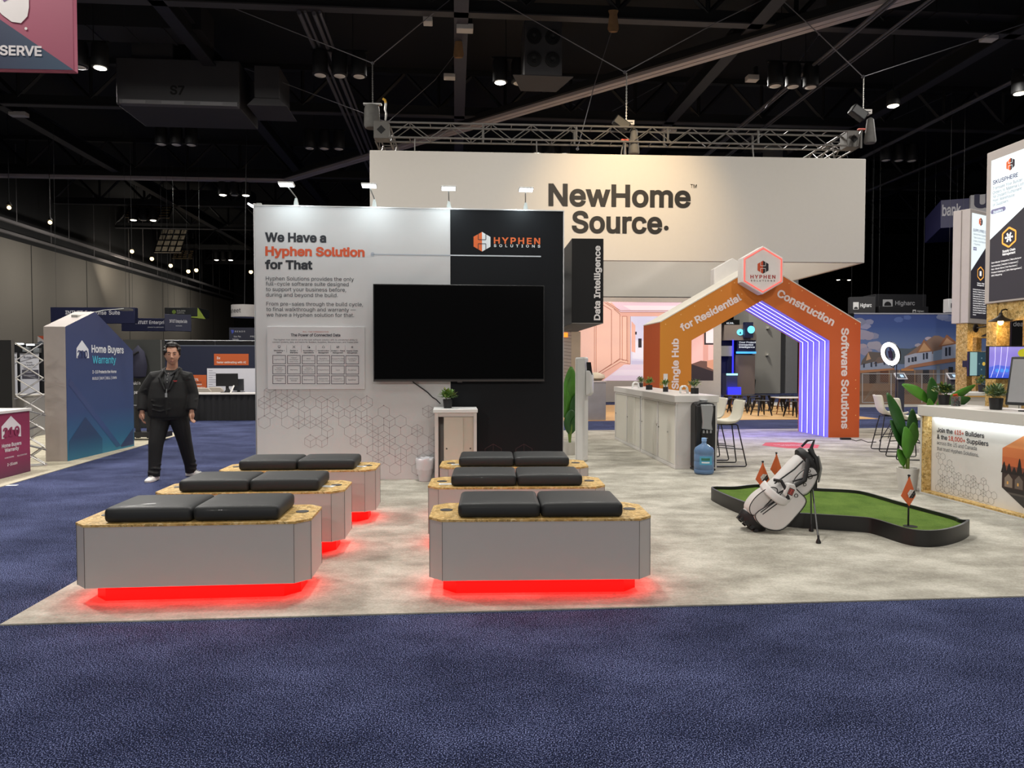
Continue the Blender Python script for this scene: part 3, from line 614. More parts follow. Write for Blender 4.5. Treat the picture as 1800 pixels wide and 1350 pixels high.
# small plants
green = M('leaf_green', '5d8038', rough=.5, var=.35, scale=30); green2 = M('leaf_dark', '3f6030', rough=.5, var=.35, scale=30); green3 = M('leaf_yellow', '8a9440', rough=.5, var=.35, scale=30)
potk = M('pot_black', '1b1b1d', rough=.45)
def small_plant(loc, label, s=1.0, g=None, seed=1, group=None, square=False, nl=80):
    t = thing('potted_plant', label, 'potted plant', loc, seed * .7, group)
    m = MB(potk)
    if square: m.prism([(-.042 * s, -.042 * s), (.042 * s, -.042 * s), (.042 * s, .042 * s), (-.042 * s, .042 * s)], 0, .085 * s)
    else: m.lathe([(.045 * s, 0), (.055 * s, .1 * s), (.05 * s, .1 * s), (.048 * s, .085 * s)], 18)
    m.build('pot', t, bevel=.003)
    m = MB(g or green); tuft(m, (0, 0, .11 * s), .115 * s, .11 * s, nl, .024 * s, .055 * s, seed); m.use(green3); tuft(m, (0, 0, .12 * s), .12 * s, .11 * s, nl // 4, .022 * s, .05 * s, seed + 50)
    m.use(M('stem_green', '6a7a40')); rnd = random.Random(seed)
    for i in range(9):
        an = rnd.uniform(0, 6.28); m.tube([(0, 0, .08 * s), (.05 * s * math.cos(an), .05 * s * math.sin(an), .14 * s), (.1 * s * math.cos(an), .1 * s * math.sin(an), .17 * s)], .002 * s, 4)
    m.build('foliage', t, sm=60); return t
PP = Pl(CP.pt(0, .18, 0), CP.rz); c = PP.loc(787, 719); small_plant(PP.pt(c[0], 0, zt), 'bushy green plant in a black pot on the narrow cabinet', 1.15, green, 3, nl=140)
# waste bin
c = flr(747, 846.5); t = thing('waste_bin', 'white round waste bin with a plastic liner beside the narrow cabinet', 'bin', c)
m = MB(M('bin_white', 'cfcfd2', rough=.45)); m.lathe([(.075, .009), (.08, .012), (.11, .27), (.118, .3), (.112, .3), (.1, .1), (.02, .08)], 24); m.build('bin_body', t, sm=50)
m = MB(M('liner_film', 'dadade', rough=.35)); rnd = random.Random(4); pr = []
for j in range(24): pass
m.lathe([(.108, .18), (.114, .17), (.119, .24), (.124, .285), (.12, .31), (.11, .308), (.1, .2), (.09, .12)], 24)
for i, p in enumerate(m.v): m.v[i] = p * 1 + Vector((rnd.uniform(-.004, .004), rnd.uniform(-.004, .004), rnd.uniform(-.008, .008)))
m.build('liner', t, sm=50)
# black blade sign reaching out behind the right edge
BS = Pl(at(1005, 570, 9.95), R(3.0)); BS.o.z = 0; x1, z1 = BS.loc(1061, 419.5); z0 = BS.loc(1005, 568.5)[1]
t = thing('blade_sign', 'black box sign with upright white Data Intelligence lettering beside the display wall', 'sign', BS.o, BS.rz)
bs_k = M('sign_black', '060506', rough=.45, spec=.3)
m = MB(bs_k); m.box(0, x1, 0, 2.6, z0, z1); m.build('sign_box', t, bevel=.004)
m = MB(prn('4a4a4a'))
m.xf = Matrix.Translation((-.003, 0, 0)) @ Matrix.Rotation(R(-90), 4, 'Z')
for k in range(12): m.line((-2.6, z1 - .1 - k * .105 + .0), (0, z1 - .1 - k * .105), .004, 0)
m.line((-.004, z0), (-.004, z1), .008, -.001); m.build('grid_lines', t)
m = MB(M('sign_edge', '8b8780', rough=.5)); m.box(0, x1, -.004, .004, z0, z0 + .008); m.build('edge_strip', t)
m = MB(); m.use(prn('e6e2e0')); a = BS.loc(1055, 563); b = BS.loc(1055, 432)
m.xf = Matrix.Translation((a[0], -.004, a[1])) @ Matrix.Rotation(R(-90), 4, 'Y'); m.text('Data Intelligence', 0, 0, BS.px(11.2, 1050, 500), b[1] - a[1], 0, .028)
m.build('lettering', t)
m = MB(alu); m.box(-.35, 0.02, 1.2, 1.3, z1 - .4, z1 - .3); m.box(-.35, 0.02, 1.2, 1.3, z0 + .2, z0 + .3); m.build('bracket', t)
m = MB(M('back_white', 'aab0ae', rough=.6)); m.box(-.5, -.02, 2.6, 2.75, .01, z1 - .02); m.use(panel_w).box(-.9, -.5, 2.6, 2.7, .01, z1 - .1); tag(m.build('room_partition'), 'white partition behind the black blade sign', 'partition').location = t.location
# ================================================================== LIT BENCHES
osb = osb_mat(); bench_w = M('bench_white', 'bcb6b2', rough=.5, var=.02); vinyl = M('black_vinyl', '1f2122', rough=.58, var=.08, scale=14, bump=.03, coat=.03)
red = glow('red_led', 'ff0400', 22); redp = M('plinth_painted_glow', 'f01008', rough=.5, emit='ff0000', es=1.1); capd = M('cap_grey', '3c3b3d', rough=.5); joint = M('joint_line', '5a5654', rough=.8)  # plinth: red light of the strip put into its own colour and glow
BW, BD, CH, ZB0, ZB1 = 1.49, .56, .092, .118, .51
def octo(i): # bench outline, inset i, y from the front edge
    h = BW / 2 - i; c = CH; return [(-h + c, i), (h - c, i), (h, i + c), (h, BD - i - c), (h - c, BD - i), (-h + c, BD - i), (-h, BD - i - c), (-h, i + c)]
def rounded_pad(m, cx, cy, z0, hx, hy, h, r=.032):
    def ticks(H): return [-H, -H + r * .2, -H + r * .5, -H + r] + [(-1 + 2 * k / 8) * (H - r) for k in range(1, 8)] + [H - r, H - r * .5, H - r * .2, H]
    X, Y = ticks(hx), ticks(hy); hz = h / 2; Z = [-hz, -hz + r * .4, -hz + r, 0, hz - r, hz - r * .5, hz - r * .2, hz]
    def rp(x, y, z):
        q = Vector((max(-hx + r, min(hx - r, x)), max(-hy + r, min(hy - r, y)), max(-hz + r, min(hz - r, z)))); d = Vector((x, y, z)) - q
        if d.length > 1e-9: d = d.normalized() * r
        p = q + d
        if z > hz - r: p.z += .012 * (1 - (x / hx) ** 2) * (1 - (y / hy) ** 2)
        return p + Vector((cx, cy, z0 + hz))
    for A, B, f in ((X, Y, lambda a, b: rp(a, b, hz)), (Y, X, lambda a, b: rp(b, a, -hz)), (X, Z, lambda a, b: rp(a, -hy, b)), (Z, X, lambda a, b: rp(b, hy, a)), (Y, Z, lambda a, b: rp(hx, a, b)), (Z, Y, lambda a, b: rp(-hx, b, a))):
        n = len(B); m.add([f(a, b) for a in A for b in B], [(i * n + j, (i + 1) * n + j, (i + 1) * n + j + 1, i * n + j + 1) for i in range(len(A) - 1) for j in range(n - 1)])
def make_bench(loc, rz, label):
    t = thing('bench', label, 'bench', loc, rz, 'lit benches in front of the display wall')
    m = MB(bench_w); m.prism(octo(0), ZB0, ZB1); m.build('body', t)
    m = MB(joint); o = octo(-.0008)
    for i in range(8): m.box(o[i][0] - .0013, o[i][0] + .0013, o[i][1] - .0013, o[i][1] + .0013, ZB0, ZB1)
    m.build('corner_joints', t)
    m = MB(osb); m.prism(octo(-.004), ZB1, ZB1 + .016); m.build('board_top', t, bevel=.0015)
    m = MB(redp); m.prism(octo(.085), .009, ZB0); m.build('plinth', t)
    m = MB(red); o = octo(.05); m.tube([(p[0], p[1], ZB0 - .008) for p in o], .007, 6, True); m.build('light_strip', t)
    for s in (-1, 1):
        m = MB(vinyl); rounded_pad(m, s * .2775, BD / 2 - .005, ZB1 + .0162, .275, .242, .098); m.build('seat_pad', t, sm=60)
        m = MB(capd); m.lathe([(.044, ZB1 + .016), (.044, ZB1 + .019), (.03, ZB1 + .02), (.004, ZB1 + .0195)], 24, (s * .645, BD * .55, 0)); m.build('cable_cap', t)
    return t
def bench_at(pxl, pxr, py, rz):                  # centre of the front edge, from the top front corners
    c = flr((pxl + pxr) / 2, py, ZB1 + .016); c.z = 0; return c, rz
B1 = make_bench(*bench_at(147, 521, 919.7, R(4.7)), 'nearest white bench of the left row, with red glow and two black seat pads')
benches = [B1]
for (a, b, y, rz, lb) in [(288, 583, 866, 4.2, 'middle white bench of the left row with a paper on its right end'), (400, 640, 827.5, 3.8, 'farthest white bench of the left row, beside the blue aisle'),
                          (777, 1126, 912.3, 1.7, 'nearest white bench of the right row, with red glow in front'), (772, 1046, 856.3, 1.6, 'middle white bench of the right row with a paper on its left end'),
                          (790, 1018, 821.5, 1.4, 'farthest white bench of the right row, in front of the narrow cabinet')]:
    c, rz = bench_at(a, b, y, R(rz)); benches.append(dup(B1, c, rz, lb))
paper = M('paper_white', 'e2e2de', rough=.6, var=.01)
for i, (px, py, bi, lb) in enumerate([(576.5, 855, 1, 'printed card on the right end of the middle left bench'), (634, 820, 2, 'printed card on the right end of the farthest left bench'),
                                      (783, 851, 4, 'printed card on the left end of the middle right bench'), (803, 816.5, 5, 'printed card on the left end of the farthest right bench')]):
    c = flr(px, py, ZB1 + .017); b = benches[bi]; c.z = ZB1 + .0175
    t = thing('printed_card', lb, 'card', c, b.rotation_euler[2] + R([-14, -10, 3, 2][i]), 'printed cards on the benches')
    m = MB(paper); m.box(-.055, .055, -.04, .04, 0, .0015); m.build('sheet', t)
    m = MB(prn('a9a9a4'))
    for k in range(4): m.add([(-.04, .018 - k * .012, .002), (.02 + .015 * (k % 2), .018 - k * .012, .002), (.02 + .015 * (k % 2), .022 - k * .012, .002), (-.04, .022 - k * .012, .002)], [(0, 1, 2, 3)])
    m.build('print', t)
# ================================================================== PUTTING GREEN, FLAGS, GOLF BAG
RH = .15
front = [(1259, 889), (1300, 905), (1340, 918.5), (1375, 927), (1440, 932), (1515, 937.5), (1540, 942), (1585, 957), (1620, 963.5), (1657, 962), (1688, 953.5), (1704, 943)]
back = [(1690, 912.5), (1673, 906), (1590, 884), (1523, 865), (1490, 860.5), (1440, 858), (1390, 854), (1333, 851), (1290, 855)]
pts = [flr(*p) for p in front] + [flr(px, py, RH) for px, py in back]; pts = [Vector((p.x, p.y, 0)) for p in pts]
pts[0] = pts[0] + Vector((.03, .05, 0)); pts.append(Vector((pts[0].x + .02, pts[0].y + .3, 0)))
def smooth_closed(P, n=6):
    out = []; k = len(P)
    for i in range(k):
        a, b, c, d = P[i - 1], P[i], P[(i + 1) % k], P[(i + 2) % k]
        for j in range(n):
            t = j / n; out.append(.5 * ((2 * b) + (c - a) * t + (2 * a - 5 * b + 4 * c - d) * t * t + (3 * b - a - 3 * c + d) * t ** 3))
    return out
ol = smooth_closed(pts); cen = sum(ol, Vector()) / len(ol); n = len(ol)
def offs(P, d):
    out = []
    for i in range(len(P)):
        t = (P[(i + 1) % len(P)] - P[i - 1]).normalized(); out.append(P[i] + Vector((-t.y, t.x, 0)) * d)
    return out
inn = offs(ol, .022)
t = thing('putting_green', 'peanut shaped putting green of artificial turf in a black rim', 'putting green', cen)
m = MB(M('rim_black', '19191a', rough=.4, spec=.5)); vs = []
for p in ol: vs.append(p - cen + Vector((0, 0, .0095)))
for p in ol: vs.append(p - cen + Vector((0, 0, RH)))
for p in inn: vs.append(p - cen + Vector((0, 0, RH)))
for p in inn: vs.append(p - cen + Vector((0, 0, .08)))
m.add(vs, [(l * n + i, l * n + (i + 1) % n, (l + 1) * n + (i + 1) % n, (l + 1) * n + i) for l in range(3) for i in range(n)]); m.build('rim', t, sm=50)
turf = carpet_mat('turf', '34491c', '55702c', '748c42', 160, 3.5, (1, 1, 1), .7, (.3, .7), .3)
m = MB(turf); m.add([p - cen + Vector((0, 0, .118)) for p in inn], [tuple(range(n))]); m.build('turf', t, sm=0)
holes = [flr(1600, 925, .119), flr(1340, 889, .119), flr(1364, 867, .119)]
m = MB(M('hole_black', '060606', rough=.9))
for h in holes: m.lathe([(.058, 0), (.058, .0025), (.002, .003)], 22, (h.x - cen.x, h.y - cen.y, .118))
m.build('hole', t)
flag_o = M('flag_orange', 'da6a38', rough=.7, var=.05)
def flag(h, rz, label, hgt=.44, logo=True):
    t = thing('golf_flag', label, 'flag', (h.x, h.y, .121), rz, 'orange practice flags on the putting green')
    m = MB(M('flag_pole', '101011', rough=.4)); m.tube([(0, 0, 0), (0, 0, hgt)], .008, 8); m.lathe([(.012, hgt), (.012, hgt + .012), (.002, hgt + .016)], 10); m.build('pole', t)
    top, bot, mid, w_ = hgt, hgt - .265, hgt - .175, .069
    m = MB(flag_o); m.add([(0, -.009, top), (-w_, .0, mid), (0, -.012, bot), (w_, .012, mid), (0, -.014, mid)], [(0, 1, 4), (4, 1, 2), (0, 4, 3), (4, 2, 3)]); m.build('pennant', t, sm=0, solid=.003)
    if logo:
        m = MB(prn('1f1b1c')); m.xf = Matrix.Rotation(R(-25), 4, 'Y'); c = (.004 + .075, mid + .032)
        m.xf = Matrix.Translation((.016, -.017, mid + .02)) @ Matrix.Rotation(R(10), 4, 'Z') @ Matrix.Rotation(R(38), 4, 'Y')
        hexlogo(m, 0, 0, .042, 0, prn('e6e0dc'), prn('1f1b1c'), prn('8d8580')); m.build('logo', t)
    return t
flag(Vector(flr(1596.5, 924, .121)), 0, 'orange golf flag at the right end of the putting green')
flag(holes[1], R(-12), 'orange golf flag left of the golf bag, showing the hexagon logo')
flag(holes[2], R(6), 'plain orange golf flag behind the golf bag', logo=False)
# stand bag
bb = flr(1338, 938); bag = thing('golf_stand_bag', 'white golf bag leaning on two thin black legs by the putting green', 'golf bag', (bb.x - .02, bb.y + .12, .0), 0)
bw_ = M('bag_white', 'd5d2cf', rough=.55, var=.04, scale=6, bump=.08); bk = M('bag_black', '141416', rough=.55); bpipe = M('bag_piping', '1a1a1c', rough=.5)
ax = Matrix.Translation((-.03, 0, .085)) @ Matrix.Rotation(R(-4), 4, 'X') @ Matrix.Rotation(R(43), 4, 'Y') @ Matrix.Scale(.98, 4)     # the bag's own axis leans to the right
def ell(r): return r
m = MB(bw_); m.xf = ax; m.lathe([(.105, .0), (.118, .02), (.122, .12), (.118, .3), (.112, .5), (.112, .66), (.108, .74), (.1, .76)], 24, sx=1.12, sy=1.0); m.build('body', bag, sm=50)
m = MB(bk); m.xf = ax; m.lathe([(.07, -.055), (.1, -.05), (.122, -.02), (.128, .03), (.12, .035), (.1, .02)], 24, sx=1.12)
for k in range(12):
    a = 2 * PI * k / 12; m.box(.1 * 1.1 * math.cos(a) - .016, .1 * 1.1 * math.cos(a) + .016, .1 * math.sin(a) - .016, .1 * math.sin(a) + .016, -.066, .02)
m.build('base', bag, sm=40)
m = MB(bk); m.xf = ax @ Matrix.Translation((0, 0, .76)) @ Matrix.Rotation(R(18), 4, 'Y'); m.lathe([(.104, -.03), (.128, -.01), (.13, .035), (.118, .045), (.112, .02), (.1, -.02)], 24, sx=1.15)
m.box(-.12, .12, -.008, .008, -.01, .035); m.box(-.05, -.035, -.11, .11, -.01, .035); m.box(.04, .055, -.11, .11, -.01, .035); m.build('top_cuff', bag, sm=50)
m = MB(bk); m.xf = ax @ Matrix.Translation((0, 0, .80)) @ Matrix.Rotation(R(28), 4, 'Y')   # lift handles and straps at the mouth
m.tube([(-.14, -.02, -.02), (-.175, -.02, .05), (-.16, -.03, .11), (-.1, -.03, .06), (-.02, -.06, .05)], [.011, .012, .012, .016, .014], 8)
m.tube([(-.1, -.05, .03), (0, -.1, .04), (.09, -.1, .02), (.16, -.06, -.01), (.2, -.02, -.04)], [.02, .024, .024, .02, .014], 8)
m.tube([(-.06, .05, .05), (.06, .06, .06), (.19, .03, .0)], [.014, .018, .012], 8); m.build('carry_handle', bag, sm=60)
m = MB(M('handle_grey', '8c8b88', rough=.4)); m.xf = ax @ Matrix.Translation((0, 0, .80)) @ Matrix.Rotation(R(28), 4, 'Y')
m.tube([(-.02, -.09, .07), (.1, -.08, .06), (.22, -.03, .02)], [.012, .014, .008], 8); m.tube([(.06, -.02, .07), (.17, -.0, .06), (.24, .02, .03)], [.01, .012, .007], 8); m.build('rim_grip', bag, sm=60)
# pockets: soft slabs bulging out of the body, built in the bag's own frame: x right/underside, -y towards the viewer
def pocket(name, outline, y0, y1, label=None, mat=None, pip=True, bev=.022):
    m = MB(mat or bw_); m.xf = ax; m.prism(outline, y0, y1, 'y'); o = m.build(name, bag, bevel=bev, bseg=4, sm=60)
    if pip:
        p = MB(bpipe); p.xf = ax; p.tube([(a, y0 + .0, b) for a, b in outline], .0045, 5, True); p.build('piping', o)
    return o
big = smooth_closed([Vector((x, z, 0)) for x, z in ((-.075, .06), (.02, .015), (.125, .045), (.205, .13), (.215, .3), (.195, .46), (.1, .485), (-.015, .46), (-.03, .25))], 4)
pocket('side_pocket', [(p.x, p.y) for p in big], -.165, -.05)
top_p = smooth_closed([Vector((x, z, 0)) for x, z in ((.0, .5), (.13, .48), (.165, .58), (.12, .72), (.03, .74), (-.02, .64))], 4)
pocket('upper_pocket', [(p.x, p.y) for p in top_p], -.145, -.05)
low = smooth_closed([Vector((x, z, 0)) for x, z in ((-.15, .07), (-.07, .04), (-.05, .2), (-.06, .36), (-.13, .34), (-.17, .2))], 4)
pocket('front_pocket', [(p.x, p.y) for p in low], -.14, .03)
m = MB(bw_); m.xf = ax @ Matrix.Translation((.005, -.105, .43)) @ Matrix.Rotation(R(-18), 4, 'Y'); m.prism([(-.045, -.06), (.05, -.07), (.06, .03), (.02, .075), (-.04, .06)], -.09, .02, 'y'); tp = m.build('tee_pocket', bag, bevel=.015, bseg=3)
m = MB(prn('2a2224')); m.xf = ax @ Matrix.Translation((.012, -.1965, .43)) @ Matrix.Rotation(R(-18), 4, 'Y'); m.rect(-.022, .03, -.035, .03, 0); m.use(prn('b0453a')).frame(-.016, .024, -.028, .023, .006, -.001).rect(-.004, .012, -.02, .016, -.001); m.build('patch', tp)
m = MB(bw_); band = []
for k in range(13):
    a = PI + PI * k / 12 * 1.0; band.append((.02 + .2 * math.cos(a) * .95, -.1 + .15 * math.sin(a) * 1.0))
band = [(-.16, .04), (-.185, -.06), (-.16, -.15), (-.08, -.205), (.0, -.215), (.06, -.19), (.09, -.15)]
bz = [.345, .33, .3, .29, .3, .33, .36]; vs = []; m.xf = ax
for (x, y), z in zip(band, bz): vs += [(x, y, z - .038), (x, y, z + .038)]
m.add(vs, [(2 * i, 2 * i + 2, 2 * i + 3, 2 * i + 1) for i in range(len(band) - 1)]); m.build('hip_belt', bag, sm=70, solid=.014, sub=2)
m = MB(bk); m.xf = ax; m.tube([(-.14, -.1, .42), (-.1, -.15, .45), (-.03, -.17, .42), (.05, -.19, .36)], .016, 8)
for x in (-.03, -.005): m.tube([(x - .02, -.165, .1), (x + .01, -.172, .26)], .005, 5)
m.tube([(-.06, -.14, .3), (-.02, -.16, .42), (.0, -.15, .5)], .008, 6); m.tube([(-.11, -.09, .4), (-.075, -.125, .62), (-.06, -.1, .74)], .007, 6); m.build('zipper', bag)
m = MB(M('bag_black', '141416')); m.xf = ax; m.tube([(.02, -.16, .5), (.05, -.165, .6), (-.02, -.16, .72), (-.05, -.13, .77)], [.02, .022, .022, .018], 8); m.tube([(-.02, -.15, .52), (.1, -.16, .72)], .008, 6); m.build('shoulder_strap', bag, sm=60)
m = MB(M('buckle', '4a463e', rough=.3, metal=.7)); m.xf = ax
for cx, cz, r_ in ((.06, .66, .022), (.02, .69, .014), (.075, .57, .013), (.085, .44, .016), (-.12, .43, .014)):
    m.tube([(cx + r_ * math.cos(2 * PI * k / 12), -.172, cz + r_ * math.sin(2 * PI * k / 12)) for k in range(12)], .0035, 5, True)
m.build('ring', bag)
hg = ax @ Vector((.155, -.02, .68)); m = MB(bk); m.box(hg.x - .03, hg.x + .03, hg.y - .045, hg.y + .045, hg.z - .09, hg.z + .03); m.tube([hg + Vector((-.09, 0, .1)), hg + Vector((-.03, 0, .07)), hg], .022, 8); m.build('leg_hinge', bag, bevel=.012, bseg=3)
for px, py, dy in ((1426, 936, .05), (1438.5, 957, -.03)):
    f = flr(px, py) - Vector(bag.location); f.z = .01
    m = MB(M('leg_black', '0f0f10', rough=.35)); m.tube([hg + Vector((-.005 + dy * .1, dy * .6, -.05)), f + Vector((0, 0, .03))], .0075, 8); lg_ = m.build('leg', bag)
    m = MB(bk); m.lathe([(.02, 0), (.022, .012), (.01, .04), (.008, .07)], 12, f); m.build('foot', lg_)
m = MB(bk); f = ax @ Vector((.11, .0, .1)); m.tube([hg + Vector((-.02, 0, -.08)), hg * .6 + f * .4, f], .004, 5); m.build('tension_rod', bag)
# ================================================================== LONG WHITE COUNTER, DISPENSER, STOOLS
n0 = flr(1187, 826); n1 = flr(1080.5, 772.5); d = n1 - n0; CL = d.length; crz = math.atan2(d.y, d.x) - PI      # local x runs from the far end (0) to the near corner (CL), facing the viewer's left
KP = Pl(n1, crz); KP.o.z = 0
cw = M('counter_white', 'cfccc8', rough=.5, var=.02); cd_ = M('counter_door', 'd0cdc2', rough=.5, var=.02); cg = M('counter_gap', '4a4844', rough=.8)
KH = 1.09
# the plane's normal points to the viewer's left-front; depth runs to local +y
t = thing('storage_counter', 'long white counter with sliding doors in front of the orange arch', 'counter', KP.o, KP.rz)
KD = .62
m = MB(cw); m.box(0, CL, 0, KD, .01, .06); m.box(0, CL, .03, KD, .06, KH - .1)
xs = [0, KP.loc(1101, 740)[0], KP.loc(1125.5, 740)[0], KP.loc(1155, 760)[0], CL]
hm = (xs[2])
for x in (0.0, xs[1] - .02, hm - .05, hm + .01, xs[3] - .02, CL - .05): m.box(x, x + .045, 0, .03, .06, KH - .1)
m.box(0, CL, 0, .03, KH - .14, KH - .1); m.build('body', t, bevel=.003)
m = MB(M('counter_top', 'd6d3cf', rough=.35, var=.02)); m.box(-.01, hm, -.02, KD + .02, KH - .1, KH); m.box(hm + .004, CL + .015, -.02, KD + .02, KH - .1, KH); m.build('top', t, bevel=.004)
m = MB(cg); m.box(hm - .004, hm + .008, -.002, .02, .012, KH - .1); m.build('module_gap', t)
zs = (.065, KH - .145)
mid = KP.loc(1114.5, 740)[0]
for a, b, y in ((xs[0] + .05, xs[1] - .03, .012), (xs[1] + .03, mid, .012), (mid, hm - .055, .022), (hm + .06, xs[3] - .03, .012), (xs[3] + .035, CL - .055, .012)):
    m = MB(cd_); m.box(a, b, y, y + .014, *zs); dr = m.build('door', t, bevel=.002)
    m = MB(cg); m.box(a - .012, a, y + .012, y + .018, *zs); m.build('door_shadow_gap', dr)
    m = MB(MATS['pull_dark']); m.tube([(b - .05 if y > .02 else a + .02, y, .55), (b - .05 if y > .02 else a + .02, y - .012, .55)], .01, 10); m.build('lock', dr)
m = MB(M('chrome', 'd8d8d8', rough=.15, metal=1)); m.tube([(xs[3] + .06, -.0, .6), (xs[3] + .06, -.03, .6), (xs[3] + .09, -.03, .57)], .006, 6); m.tube([(CL - .42, .01, .52), (CL - .42, -.006, .52)], .012, 10); m.build('key', t)
def on_counter(px, py): return flr(px, py, KH)
for i, (px, py, s, lb) in enumerate([(1126.5, 680.5, .95, 'small green plant in a black pot at the far end of the long counter'), (1141, 685, 1.0, 'second plant from the far end of the long counter, yellowish leaves'),
                                     (1170, 688.6, .95, 'small spiky plant under the white plate on the orange arch leg'), (1221, 692, 1.05, 'wide leafy plant at the near end of the long counter')]):
    small_plant(on_counter(px, py), lb, s, [green2, green, green, green2][i], 11 + i, 'small plants on the long counter', True, 70)
for px, py, lb in ((1118, 682.5, 'white arch shaped holder at the far end of the long counter'), (1203, 691.5, 'white arch shaped holder between two plants at the near counter end')):
    c = on_counter(px, py); t = thing('card_holder', lb, 'holder', c, R(8), 'white arch shaped holders on the long counter'); m = MB(M('gloss_white', 'ecebe8', rough=.3))
    for y in (0, .045):
        k = [(-.065, 0), (-.05, .09), (-.02, .115), (.02, .115), (.05, .09), (.065, 0)]
        for (a, b) in zip(k, k[1:]): m.tube([(a[0], y, a[1]), (b[0], y, b[1])], .012, 8)
        m.box(-.045, .045, y - .006, y + .006, .04, .055)
    m.box(-.04, .04, 0, .045, .1, .112); m.build('frame', t, bevel=.002)
# water dispenser
DP = flr(1237, 829.5); t = thing('water_dispenser', 'black water dispenser with a silver front standing at the counter end', 'water dispenser', DP + Vector((.02, .14, 0)), R(9))
dk = M('dispenser_black', '17181a', rough=.4); sl = M('dispenser_silver', 'a6a8aa', rough=.35, metal=.5)
m = MB(dk); m.prism([(-.16, -.09), (.14, -.15), (.15, .15), (-.15, .17)], .01, .05); m.prism([(-.155, -.10), (.135, -.14), (.14, .14), (-.145, .16)], .05, .96); m.build('body', t, bevel=.03, bseg=4)
m = MB(dk); m.prism([(-.15, .955), (.14, .955), (.12, .985), (0, 1.01), (-.1, 1.0)], -.1, .14, 'y'); m.build('top_cover', t, bevel=.02, bseg=3)
m = MB(sl); m.xf = Matrix.Rotation(R(-9), 4, 'Z'); m.prism([(-.055, .62), (.1, .6), (.085, .7), (.11, .9), (.1, .97), (-.07, .97), (-.06, .88), (-.045, .72)], -.16, -.09, 'y'); m.build('tap_panel', t, bevel=.012, bseg=3)
m = MB(M('nook_black', '08080a', rough=.6)); m.xf = Matrix.Rotation(R(-9), 4, 'Z'); m.box(-.06, .1, -.1585, -.13, .36, .58); m.build('cup_recess', t, bevel=.01)
m = MB(sl); m.xf = Matrix.Rotation(R(-9), 4, 'Z')
for k in (-.03, .02, .07): m.box(k - .012, k + .012, -.166, -.15, .56, .6)
m.rect(-.03, .03, .482, .492, -.1595); m.prism([(-.07, .25), (.11, .25), (.09, .18), (-.05, .18)], -.165, -.12, 'y'); m.build('tap', t)
m = MB(M('cup_clear', 'd5dadc', rough=.2)); m.xf = Matrix.Translation((.02, .02, 1.0)); m.lathe([(.045, 0), (.055, .02), (.06, .03), (.02, .035)], 14); m.build('lid', t)
# big water jug
jug_m = M('jug_blue', '8fb6e6', rough=.08, trans=.55, ior=1.33, var=.02); c = flr(1242, 836.5)
t = thing('water_jug', 'large translucent blue water bottle on the carpet before the dispenser', 'water bottle', c + Vector((0, .14, .009)))
m = MB(jug_m); m.lathe([(.1, 0), (.128, .008), (.137, .03), (.137, .06), (.131, .07), (.137, .08), (.137, .17), (.131, .18), (.137, .19), (.137, .27), (.132, .28), (.137, .29), (.137, .33), (.12, .37), (.07, .405), (.035, .425), (.03, .46)], 32); m.build('bottle', t, sm=60)
m = MB(M('cap_blue', '8fb6e6', rough=.4)); m.lathe([(.033, .455), (.035, .46), (.035, .5), (.03, .505), (.002, .505)], 20); m.build('cap', t)
m = MB(prn('4f9fc0')); n = 12; vs = []
for k in range(n + 1):
    a = R(-130 + 75 * k / n); vs += [(.1385 * math.cos(a), .1385 * math.sin(a), .14), (.1385 * math.cos(a), .1385 * math.sin(a), .26)]
m.add(vs, [(2 * k, 2 * k + 2, 2 * k + 3, 2 * k + 1) for k in range(n)]); m.use(prn('2f6f58'))
vs = []
for k in range(n + 1):
    a = R(-120 + 50 * k / n); vs += [(.1393 * math.cos(a), .1393 * math.sin(a), .2), (.1393 * math.cos(a), .1393 * math.sin(a), .235)]
m.add(vs, [(2 * k, 2 * k + 2, 2 * k + 3, 2 * k + 1) for k in range(n)]); m.use(prn('e8eef0')); vs = []
for k in range(n + 1):
    a = R(-118 + 46 * k / n); vs += [(.1393 * math.cos(a), .1393 * math.sin(a), .165), (.1393 * math.cos(a), .1393 * math.sin(a), .182)]
m.add(vs, [(2 * k, 2 * k + 2, 2 * k + 3, 2 * k + 1) for k in range(n)]); m.build('label', t)
